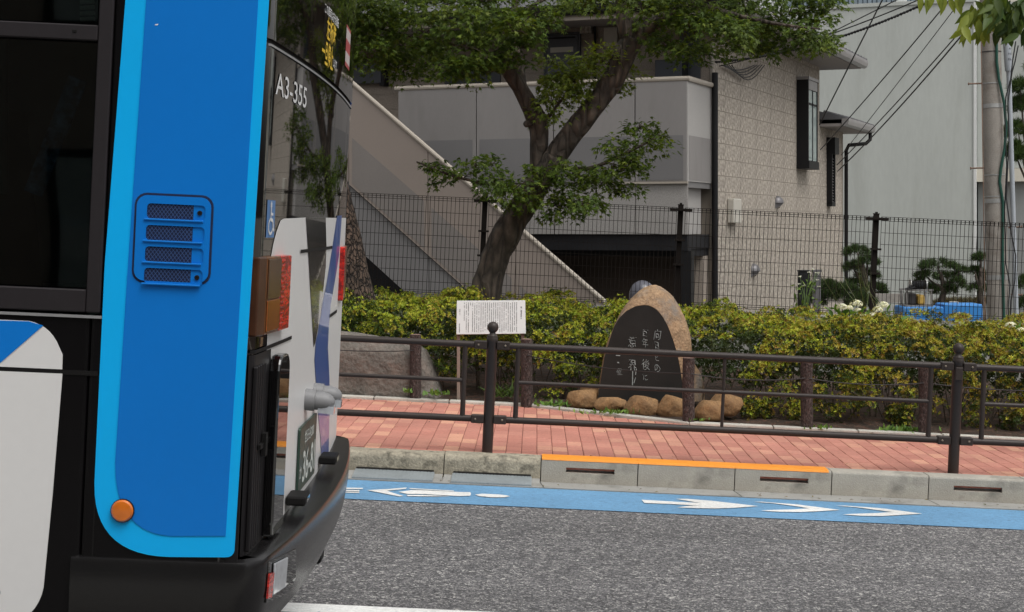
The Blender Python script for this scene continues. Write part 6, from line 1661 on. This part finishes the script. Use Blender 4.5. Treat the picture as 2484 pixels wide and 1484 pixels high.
# tall daisy-like weed against the house wall
fl = thing('fleabane', 'tall thin weed with small white daisies before the beige wall', 'weed', at(1952, 745, 15.4))
for k in range(9):
    x, y = random.uniform(1935, 1990), random.uniform(650, 700); c = at(x, y, 15.4 + random.uniform(-.1, .1)) - fl.location
    MB().tube([Vector((random.uniform(-.03, .03), 0, -.1)), Vector((c.x * .4, 0, c.z * .5)), c], [.004, .003, .002], 5).build('stem', mat('green_stem', (.12, .19, .05), .7), fl)
    n = 16; d = norm(rng.normal(0, 1, (n, 3)) * np.array([1, 1, .3]))
    leaves('flower', OVAL[0], OVAL[1], np.tile(np.array(c), (n, 1)), d, np.tile(np.array([[0, -.3, 1.0]]), (n, 1)), np.full(n, .02), np.tile(np.array([[.78, .78, .74]]), (n, 1)), 'blossom', fl)
n = 40; P = np.stack([rng.uniform(-.09, .12, n), rng.normal(0, .03, n), rng.uniform(-.05, .26, n)], 1)
leaves('leaves', OVAL[0], OVAL[1], P, norm(rng.normal(0, 1, (n, 3)) + np.array([0, 0, .6])), norm(rng.normal(0, 1, (n, 3))), rng.uniform(.04, .08, n), mixcol(n, [(.13, .21, .05), (.18, .26, .06)], [1, 1]), 'hedge_leaf', fl)
# ================================================================== MAPLE
TY = 15.0
mb0 = at(1170, 800, TY)
maple = thing('maple_tree', 'forked maple tree with leaning trunk and layered green crown behind the board', 'tree', mb0)
def tp(x, y, dy=0.0): return at(x, y, TY + dy) - mb0
def rad(px): return px * .94 / 2 / FPX * TY
def smooth_path(pts, radii, n):
    P = [Vector(p) for p in pts]; out, rr = [], []
    m = len(P) - 1
    for i in range(n + 1):
        t = i / n * m; k = min(int(t), m - 1); f = t - k
        p0, p1, p2, p3 = P[max(k - 1, 0)], P[k], P[k + 1], P[min(k + 2, m)]
        out.append(0.5 * ((2 * p1) + (p2 - p0) * f + (2 * p0 - 5 * p1 + 4 * p2 - p3) * f * f + (3 * p1 - p0 - 3 * p2 + p3) * f ** 3))
        rr.append(radii[k] + (radii[k + 1] - radii[k]) * f)
    return out, rr
limbs = [
    ('trunk', [(1158, 860, 0), (1172, 740, 0), (1196, 640, 0), (1232, 560, 0), (1275, 490, 0), (1315, 430, -.02), (1345, 380, -.03)], [92, 78, 74, 74, 70, 62, 58], 28),
    ('limb', [(1335, 400, 0), (1375, 340, -.05), (1430, 270, -.08), (1485, 195, -.1), (1518, 125, -.1), (1535, 95, -.1)], [60, 58, 57, 57, 58, 56], 22),
    ('limb', [(1300, 470, .05), (1305, 390, .04), (1308, 330, .02), (1298, 285, 0), (1262, 215, -.05), (1232, 170, -.08), (1205, 120, -.1)], [46, 44, 48, 52, 42, 36, 26], 22),
    ('limb', [(1528, 110, -.1), (1515, 50, -.1), (1508, -20, -.1), (1500, -120, 0)], [46, 40, 38, 30], 10),
    ('limb', [(1535, 105, -.1), (1575, 65, -.15), (1640, 30, -.2), (1720, -10, -.3), (1800, -60, -.3)], [44, 36, 30, 24, 16], 12),
    ('limb', [(1268, 225, -.05), (1262, 160, .1), (1245, 90, .15), (1248, 20, .2), (1262, -60, .2)], [26, 22, 20, 19, 16], 12),
    ('limb', [(1248, 45, .18), (1290, 15, .2), (1350, -20, .25)], [14, 11, 8], 6),
    ('limb', [(1308, 300, 0), (1330, 285, -.05), (1356, 250, -.1), (1400, 195, -.2)], [12, 9, 7, 4], 8),
    ('limb', [(1335, 400, .0), (1420, 410, -.3), (1500, 380, -.45), (1600, 330, -.5)], [16, 11, 8, 4], 9),
    ('limb', [(1290, 470, .0), (1210, 450, -.25), (1110, 430, -.35), (1010, 392, -.4)], [15, 10, 7, 4], 9),
    ('limb', [(1215, 140, -.1), (1120, 110, -.3), (1000, 90, -.4), (890, 60, -.4)], [12, 8, 5, 3], 9),
    ('limb', [(1690, 10, -.25), (1800, 40, -.5), (1900, 60, -.7), (1990, 70, -.8)], [16, 12, 8, 4], 9),
]
for k, (nm, pts, w, n) in enumerate(limbs):
    P, r = smooth_path([tp(*p) for p in pts], [rad(q) for q in w], n)
    MB().tube(P, r, 16 if k < 5 else 9, True, 0.16 if k < 3 else 0.10, k * 3.3).build(nm, 'maple_bark', maple, smooth=True)
# knots
for x, y, r in ((1280, 300, 12),):
    me = rock_mesh((rad(r * 2),) * 3, x * .01, sub=2); me.materials.append(M['maple_bark']); o = link(bpy.data.objects.new('knot', me), maple); o.location = tp(x, y, -.06)
def crown(name, clusters, leaf, root, org, tyd, cols, wts, sub=7, per=46, disc=.20, m='leaf', tmpl=MAPLE, flat=.35):
    pos, fw, nn = [], [], []; tint = []
    for c in clusters:
        x, y, rx, ry = c[:4]; dy = c[4] if len(c) > 4 else 0; dens_ = c[5] if len(c) > 5 else 1.0; rt_ = c[6] if len(c) > 6 else 0
        C0 = np.array(at(x, y, tyd + dy)); RX, RZ = rx / FPX * tyd, ry / FPX * tyd; RY = max(.22, RX * .6)
        ns = max(2, int(sub * dens_ * (RX * RZ * RY / .02) ** .55))
        for _ in range(ns):
            d = rng.normal(0, 1, 3); d /= np.linalg.norm(d); d *= rng.uniform(.25, 1) ** .5
            sc_ = C0 + d * np.array([RX, RY, RZ])
            up_v = norm(np.array([rng.normal(0, .25), rng.normal(-.15, .25), 1.0]) + np.array([d[0] * .4, d[1] * .3, 0]))
            k = int(per * rng.uniform(.5, 1.2)); a = rng.uniform(0, 6.28, k); r = disc * np.sqrt(rng.uniform(0.02, 1, k)) * rng.uniform(.6, 1.15)
            ax1 = norm(np.cross(up_v, [0, 1, .1])); ax2 = np.cross(up_v, ax1)
            rd = np.cos(a)[:, None] * ax1 + np.sin(a)[:, None] * ax2
            p = sc_ + rd * r[:, None] + up_v * (rng.normal(0, .03, k) - (r / disc) ** 2 * .06)[:, None]
            pos.append(p); fw.append(rd + rng.normal(0, .45, (k, 3)) + np.array([0, 0, -.35])); nn.append(up_v + rng.normal(0, flat, (k, 3)) + np.array([0, -.35, 0]))
            tint.append(np.full(k, rt_) + rng.normal(0, .12))
    pos, fw, nn, tint = map(np.concatenate, (pos, fw, nn, tint)); n = len(pos)
    cc = mixcol(n, cols, wts); yel = np.array([.22, .26, .035]); cc = cc + (yel - cc) * np.clip(tint, 0, .85)[:, None]
    o = leaves(name, tmpl[0], tmpl[1], pos - np.array(org), fw, norm(nn), rng.uniform(.8, 1.2, n) * leaf, np.clip(cc, .004, 1), m, root); o['kind'] = 'stuff'
    return o, n
mc = [(.088, .140, .020), (.062, .105, .016), (.120, .180, .026), (.17, .22, .034)]
low = [(1300, 440, 50, 40), (1385, 415, 55, 24), (1440, 435, 70, 40), (1350, 490, 60, 28), (1250, 455, 55, 30), (1190, 440, 45, 24), (1190, 395, 30, 18), (1110, 425, 48, 20), (1045, 402, 36, 14), (1150, 400, 24, 14), (1500, 400, 50, 32), (1515, 355, 38, 22), (1570, 338, 32, 14), (1550, 308, 16, 12), (1600, 332, 16, 8), (1420, 485, 55, 26), (1500, 460, 40, 18), (1390, 505, 35, 14), (1245, 495, 30, 14), (1545, 400, 28, 16)]
low = [(x, y, rx * .93, ry * .85, -.35 + random.uniform(-.25, .15), 1.15) for x, y, rx, ry in low]
mid = [(1425, 155, 50, 28, -.1, 1, .55), (1385, 185, 50, 26, -.15, 1, .45), (1350, 235, 26, 30, -.1, 1, .4), (1470, 145, 34, 22, -.1, 1, .6), (1325, 275, 16, 16, 0, 1, .3), (1400, 225, 35, 22, -.1, 1, .4), (1500, 215, 18, 24, .2, .8, .45), (1515, 165, 16, 22, .2, .8, .45), (1340, 150, 30, 10, -.1, .7, .3), (1355, 200, 26, 24, -.1, 1, .35)]
top = []
for (x, y, rx, ry, tn) in [(890, 45, 60, 60, 0), (900, 130, 45, 40, -.05), (960, 80, 70, 65, .08), (980, 160, 60, 30, .1), (1040, 50, 70, 60, .12), (1050, 140, 65, 40, .05), (1120, 80, 70, 70, .02), (1110, 165, 60, 26, .05), (1180, 60, 55, 60, .02), (1185, 160, 45, 28, 0), (1235, 130, 45, 34, .03), (1270, 100, 34, 34, .1), (1290, 30, 36, 26, .1), (1370, 5, 45, 30, .05), (1440, -5, 50, 26, .08), (1330, 55, 22, 20, .1),
        (1590, 45, 50, 36, .02), (1620, 100, 45, 24, .03), (1680, 60, 60, 50, 0), (1700, 120, 50, 26, 0), (1760, 70, 60, 55, 0), (1745, 20, 60, 30, 0), (1835, 55, 48, 30, .30), (1820, 105, 50, 24, .05), (1890, 80, 55, 38, 0), (1900, 20, 60, 34, 0), (1960, 60, 50, 40, 0), (1985, 95, 36, 20, 0), (1550, 10, 40, 24, .1), (1650, 5, 60, 30, 0), (2000, 15, 30, 30, 0), (1560, 70, 24, 24, .2), (855, 90, 40, 70, 0), (900, -5, 60, 34, 0), (1000, -8, 60, 34, .05), (1090, -5, 60, 34, .05), (1180, -10, 50, 30, 0), (1250, 60, 36, 34, .05), (1800, -8, 60, 28, 0), (1960, 5, 50, 30, 0)]:
    top.append((x, y, rx, ry, random.uniform(-.9, .25), .95, tn))
hi = [(x, y, 110, 70, random.uniform(-1.3, 1.0), .52, 0) for x in range(800, 2000, 120) for y in (-70, -190, -300)] + [(x, -60, 80, 40, .6, .5, 0) for x in range(860, 2000, 90)]  # unseen crown above the view, thickened to shade the leaves below
_, n1 = crown('foliage', low, .058, maple, mb0, TY, mc, [4, 3, 2, 1], sub=11, per=64)
_, n2 = crown('foliage', mid, .056, maple, mb0, TY, mc, [3, 2, 3, 3], sub=15, per=64)
_, n3 = crown('foliage', top, .060, maple, mb0, TY, mc, [4, 4, 2, 1], sub=16, per=66)
_, n4 = crown('foliage', hi, .085, maple, mb0, TY, mc, [4, 4, 2, 1], per=34, disc=.28)
print('maple leaves', n1, n2, n3, n4)
# twigs inside the crown
tw = MB()
for (x, y, rx, ry, dy, *_r) in low + mid + top:
    for _ in range(5):
        a = tp(x + random.uniform(-.3, .3) * rx, y + ry * .5, dy); b_ = tp(x + random.uniform(-1, 1) * rx, y + random.uniform(-.8, .8) * ry, dy + random.uniform(-.2, .2))
        tw.tube([a, a.lerp(b_, .5) + Vector((0, 0, .02)), b_], [.006, .004, .002], 4, False)
o = tw.build('twigs', 'twig', maple, fix=False); o['kind'] = 'stuff'

# ================================================================== PINE TRUNK BESIDE THE BUS
pn = thing('pine_tree', 'rough plated pine trunk leaning behind the rear of the bus', 'tree', at(880, 800, 14.6))
def q_(x, y): return at(x, y, 14.6) - pn.location
P, r = smooth_path([q_(878, 860), q_(868, 780), q_(850, 680), q_(826, 560), q_(800, 440), q_(775, 300), q_(745, 100), q_(720, -150)], [x / 2 / FPX * 14.6 for x in (112, 104, 98, 92, 86, 80, 72, 60)], 40)
MB().tube(P, r, 28, True, .10, 4.0).build('trunk', 'pine_bark', pn, smooth=True)
pc = [(x, y, 90, 50, random.uniform(-.8, .8), .8) for x, y in ((700, -180), (600, -120), (820, -230), (720, -320), (560, -260))]
crown('foliage', pc, .13, pn, pn.location, 14.6, [(.04, .075, .02), (.03, .06, .018)], [1, 1], tmpl=NEEDLE, per=120, disc=.3, flat=1.0)

# ================================================================== STREET TREE AT UPPER RIGHT (only a hanging branch in view)
CY = 9.4
ct_base = slope(4.05, 11.3, WALK_W)
ch = thing('street_tree', 'street tree whose drooping branch of large pointed leaves hangs in from the upper right', 'tree', ct_base)
cp = lambda x, y, dy=0: at(x, y, CY + dy) - ct_base
P, r = smooth_path([Vector((0, 0, -.1)), Vector((.03, 0, 1.2)), Vector((-.02, -.1, 2.4)), Vector((-.1, -.5, 3.3)), cp(2500, -130), cp(2430, -60), cp(2360, -20)], [.11, .10, .085, .06, .035, .02, .010], 26)
MB().tube(P, r, 14, True, .08, 2).build('trunk', 'maple_bark', ch, smooth=True)
P, r = smooth_path([Vector((-.02, -.1, 2.5)), Vector((.3, .1, 3.3)), Vector((.5, .2, 4.2))], [.07, .05, .02], 8); MB().tube(P, r, 10).build('limb', 'maple_bark', ch, smooth=True)
pos, fw, nn, cl_ = [], [], [], []
def cl(x, y, n, sx, sy, light):
    for _ in range(n):
        pos.append(np.array(cp(x + random.gauss(0, sx), y * .85 - 8 + random.gauss(0, sy), random.uniform(-.18, .18)))); fw.append([random.gauss(-.1, .45), random.gauss(0, .35), random.uniform(-1.2, -.45)])
        nn.append([random.gauss(0, .5), -1.0, random.uniform(0, .7)]); cl_.append(light)
cl(2440, 15, 55, 34, 18, 0); cl(2470, 55, 45, 20, 22, 0); cl(2405, 30, 24, 16, 20, .35); cl(2360, 40, 9, 8, 10, .7); cl(2385, 80, 9, 8, 10, .8); cl(2345, 80, 5, 6, 6, .75); cl(2410, 70, 9, 10, 12, .7)
for x, y in ((2232, -12), (2246, -6), (2262, -14), (2290, -14), (2303, -6), (2318, -8), (2275, -25), (2335, -18)):
    pos.append(np.array(cp(x, y))); fw.append([random.gauss(0, .25), 0, -1]); nn.append([random.gauss(0, .3), -1, .3]); cl_.append(.8)
cl(2480, -20, 60, 60, 40, 0); cl(2560, 20, 60, 50, 50, 0)
pos, fw, nn, cl_ = np.array(pos), np.array(fw), np.array(nn), np.array(cl_); n = len(pos)
cc = mixcol(n, [(.045, .085, .02), (.065, .11, .025)], [1, 1]); cc = cc + (np.array([.26, .31, .05]) - cc) * np.clip(cl_ + rng.normal(0, .15, n), 0, 1)[:, None]
leaves('foliage', CHERRY[0], CHERRY[1], pos, fw, norm(nn), rng.uniform(.085, .125, n), np.clip(cc, .01, 1), 'leaf', ch)
P, r = smooth_path([cp(2430, -60), cp(2340, -38), cp(2270, -30), cp(2228, -18)], [.014, .008, .005, .003], 10); MB().tube(P, r, 6).build('twig', 'twig', ch)
P, r = smooth_path([cp(2430, -60), cp(2425, 0), cp(2400, 45), cp(2375, 62)], [.014, .008, .005, .003], 10); MB().tube(P, r, 6).build('twig', 'twig', ch)

# ================================================================== YARD BEHIND THE FENCE
def needle_pads(name, label, px, Y, trunk, cols=((.028, .055, .018), (.045, .08, .022), (.06, .095, .025)), cat='tree', grp='cloud-pruned pines behind the fence', leaf=.075, tuftn=34):
    x0 = np.mean([p[0] for p in px]); root = thing(name, label, cat, at(x0, 760, Y), group=grp)
    pos, fw = [], []
    for x, y, rx, ry in px:
        C0 = np.array(at(x, y, Y + random.uniform(-.2, .2))); R_ = np.array([rx / FPX * Y, rx / FPX * Y * .8, ry / FPX * Y])
        n = int(26 * (rx * ry / 200) ** .8)
        for _ in range(n):
            d = rng.normal(0, 1, 3); d /= np.linalg.norm(d); d[2] = abs(d[2]) * 1.0 - .25
            c = C0 + d * R_ * rng.uniform(.75, 1.0); k = tuftn
            f = norm(rng.normal(0, .8, (k, 3)) + d * .9 + np.array([0, 0, .5])); pos.append(np.tile(c, (k, 1)) + rng.normal(0, .015, (k, 3))); fw.append(f)
    pos, fw = np.concatenate(pos), np.concatenate(fw); n = len(pos)
    o = leaves('crown', NEEDLE[0], NEEDLE[1], pos - np.array(root.location), fw, norm(rng.normal(0, 1, (n, 3))), rng.uniform(.6, 1.2, n) * leaf, mixcol(n, cols, [1] * len(cols)), 'hedge_leaf', root); o['kind'] = 'stuff'
    if trunk:
        P, r = smooth_path([at(x, y, Y) - root.location for x, y in trunk], list(np.linspace(.07, .025, len(trunk))), 12); MB().tube(P, r, 8, True, .1).build('trunk', 'maple_bark', root, smooth=True)
        for x, y, rx, ry in px:
            a = at(*trunk[len(trunk) // 2], Y) - root.location; b_ = at(x, y, Y) - root.location; MB().tube([a, a.lerp(b_, .6) - Vector((0, 0, .03)), b_], [.025, .018, .01], 6).build('branch', 'maple_bark', root)
    return root
needle_pads('pruned_pine', 'cloud-pruned pine with broad flat top behind the reel', [(2275, 645, 48, 18), (2245, 668, 26, 12), (2300, 672, 34, 14), (2330, 655, 16, 12), (2250, 700, 22, 14), (2290, 705, 32, 20), (2322, 690, 20, 18), (2230, 680, 12, 8)], 24.0, [(2285, 790), (2282, 740), (2290, 700), (2280, 660)])
needle_pads('pruned_pine', 'narrow cloud-pruned pine just left of the utility pole', [(2380, 628, 22, 16), (2365, 660, 20, 14), (2388, 675, 20, 18), (2372, 700, 24, 16)], 24.5, [(2382, 790), (2380, 740), (2378, 700), (2380, 650)])
needle_pads('pruned_pine', 'cloud-pruned pine beside the house downpipe', [(2080, 612, 34, 18), (2105, 635, 26, 18), (2070, 650, 24, 18), (2105, 668, 28, 16), (2125, 700, 22, 16), (2080, 690, 30, 16), (2140, 715, 14, 12)], 23.5, [(2095, 790), (2092, 740), (2098, 690), (2090, 630)])
needle_pads('rounded_shrub', 'dense dark green shrub at the foot of the house wall', [(2000, 710, 50, 40), (2050, 715, 50, 36), (2090, 735, 40, 28), (1970, 730, 30, 30)], 21.5, None, ((.03, .055, .02), (.05, .085, .028), (.075, .11, .035)), 'shrub', 'yard shrubs', .07)
needle_pads('brown_hedge', 'brownish low hedge behind the blue tank', [(2330, 735, 60, 14), (2390, 735, 40, 14), (2290, 735, 30, 10)], 26.0, None, ((.13, .10, .055), (.10, .085, .05), (.08, .08, .035)), 'shrub', 'yard shrubs', .07)
needle_pads('far_tree', 'dark leafy tree behind the utility pole at the right edge', [(2475, 215, 25, 30), (2490, 260, 40, 40), (2470, 320, 34, 34), (2490, 380, 36, 30), (2462, 370, 20, 34), (2520, 160, 30, 30)], 30.0, [(2500, 700), (2495, 450), (2490, 300)], ((.035, .07, .02), (.06, .10, .028), (.09, .135, .04)), 'tree', 'trees beyond the yard', .12, 30)
needle_pads('far_tree', 'low green shrub at the right edge behind the grey conduit', [(2482, 690, 16, 30), (2490, 740, 20, 30)], 24.0, None, ((.04, .075, .02), (.06, .10, .03)), 'shrub', 'yard shrubs', .07)
# black bin and stake by the house
bn = thing('black_bin', 'black narrow bin standing against the beige house wall', 'bin', at(1950, 790, 19.5))
MB().box(-.065, .065, -.07, .07, -.1, .645).build('body', 'black_beam', bn, bevel=.01); MB().box(-.07, .07, -.075, .075, .646, .668).build('lid', 'dark_metal', bn, bevel=.006)
st_ = thing('grey_post', 'slim grey post between the black bin and the shrub', 'post', at(1981, 790, 20.0)); MB().box(-.045, .045, -.045, .045, -.1, .66).build('shaft', 'vent', st_, bevel=.008); MB().box(-.055, .055, -.055, .055, .661, .69).build('cap', 'vent', st_)
yw = MB().box(-.75, .75, 0, .1, -.1, .02).build('yard_wall', 'pole'); yw.location = at(2060, 716, 22.5); tag(yw, 'low grey coping behind the dense shrub', 'wall')
# blue tank with reel machine on top
BY = 21.0
bt = thing('blue_tank', 'bright blue plastic tank behind the fence near the pole', 'tank', at(2288, 790, BY))
def bq(x, y): p = at(x, y, BY) - bt.location; return p.x, p.z
x0, z1 = bq(2190, 744); x1, z0 = bq(2386, 800); xm, zt = bq(2290, 738)
MB().box(x0, xm, -.0, .5, z0 - .3, z1).build('body', 'blue_plastic', bt, bevel=.02)
MB().box(xm + .003, x1, .03, .5, z0 - .3, zt).build('body_high', 'blue_plastic', bt, bevel=.02)
hx, hz_ = bq(2318, 737); MB().tube([(hx - .06, .1, hz_ - .005), (hx - .055, .1, hz_ + .02), (hx + .055, .1, hz_ + .02), (hx + .06, .1, hz_ - .005)], .008, 6).build('handle', 'ivory', bt)
wx, wz_ = bq(2338, 789)
text_on('lettering', '900L', 'sticker_white', bt, lambda a, b: Vector((bq(2336, 784)[0] + a, .028, bq(2336, 784)[1] + b)), .20, .05, .02)
rl = thing('hose_reel_machine', 'engine pump with black hose reel standing on the blue tank', 'machine', at(2232, 744, BY))
def rq(x, y): p = at(x, y, BY) - rl.location; return p.x, p.z
x0, z1 = rq(2202, 706); x1, _ = rq(2262, 706)
fr_o = MB()
for x in (x0, x1):
    for y in (.05, .38): fr_o.box(x - .012, x + .012, y - .012, y + .012, -.01, z1)
fr_o.box(x0 - .02, x1 + .02, .03, .06, z1, z1 + .022).box(x0 - .02, x1 + .02, .37, .40, z1, z1 + .022).box(x0 - .02, x1 + .02, .03, .40, .0, .02)
fr_o.build('frame', 'machine', rl)
MB().box(x0 + .03, x0 + .13, .07, .35, .022, z1 - .03).build('engine', 'machine_dark', rl, bevel=.02)
MB().box(x0 + .15, x0 + .24, .06, .34, .022, z1 - .05).build('pump', 'yellow_part', rl, bevel=.025)
cxr, czr = rq(2236, 693)
for s in (-1, 1):
    o = MB().lathe([(.02, -.006), (.085, -.006), (.085, .006), (.02, .006)], 22).build('reel_flange', 'steel', rl, smooth='auto'); o.location = (cxr + s * .10, .2, czr); o.rotation_euler = (0, math.pi / 2, 0)
for k in range(9):
    o = MB().lathe([(.058, -.009), (.067, 0), (.058, .009)], 18).build('hose_turn', 'cable', rl, smooth='auto'); o.location = (cxr - .085 + k * .021, .2, czr); o.rotation_euler = (0, math.pi / 2, 0)
MB().tube([(x0 - .02, .05, z1 + .02), (x0 + .10, .03, z1 + .05), (x0 + .02, .03, z1 + .07)], .02, 8).build('hose', 'cable', rl, smooth='auto')
# hose-less stake weeds before the tank
tuft('dry_weed', 'thin dry stalks rising before the blue tank', 'weed', 2290, 800, 15.0, 16, .22, .35, [(.20, .19, .10), (.16, .18, .07)], 1.4)
tuft('tall_grass', 'thin seed stalks in front of the fence post and pruned pine', 'grass', 2090, 745, 15.6, 16, .55, .10, [(.16, .19, .08), (.20, .21, .10)], 1.2, width=.10)

# fallen leaves and grit along the kerb, the pavement edge and the bed
n = 420
u = rng.uniform(-2.5, 5.5, n); sel = rng.choice(4, n, p=[.30, .25, .15, .30])
v = np.where(sel == 0, 9.86 + np.abs(rng.normal(0, .07, n)), np.where(sel == 1, np.array([edge_v(a) for a in u]) - np.abs(rng.normal(0, .10, n)), np.where(sel == 2, rng.uniform(10.3, 12.8, n), np.array([edge_v(a) for a in u]) + .1 + np.abs(rng.normal(0, .15, n)))))
w = np.where(sel == 0, .016, np.where(sel == 3, WALK_W + .045, WALK_W + .006)); ok = (v < 13.4) & ((sel != 2) | (v < np.array([edge_v(a) for a in u])))
u, v, w = u[ok], v[ok], w[ok]; n = len(u)
P = np.stack([u * CT + w * ST, v, -u * ST + w * CT], 1); a = rng.uniform(0, 6.28, n)
lt = leaves('leaf_litter', OVAL[0], OVAL[1], P, np.stack([np.cos(a), np.sin(a), rng.normal(.1, .15, n)], 1), np.tile(np.array([[0, 0, 1.0]]), (n, 1)) + rng.normal(0, .2, (n, 3)), rng.uniform(.012, .034, n), mixcol(n, [(.16, .10, .04), (.10, .065, .035), (.22, .17, .05), (.09, .10, .03)], [3, 3, 2, 1]), 'hedge_leaf')
tag(lt, 'scattered small fallen leaves along the kerb and planting bed', 'leaf litter', kind='stuff')
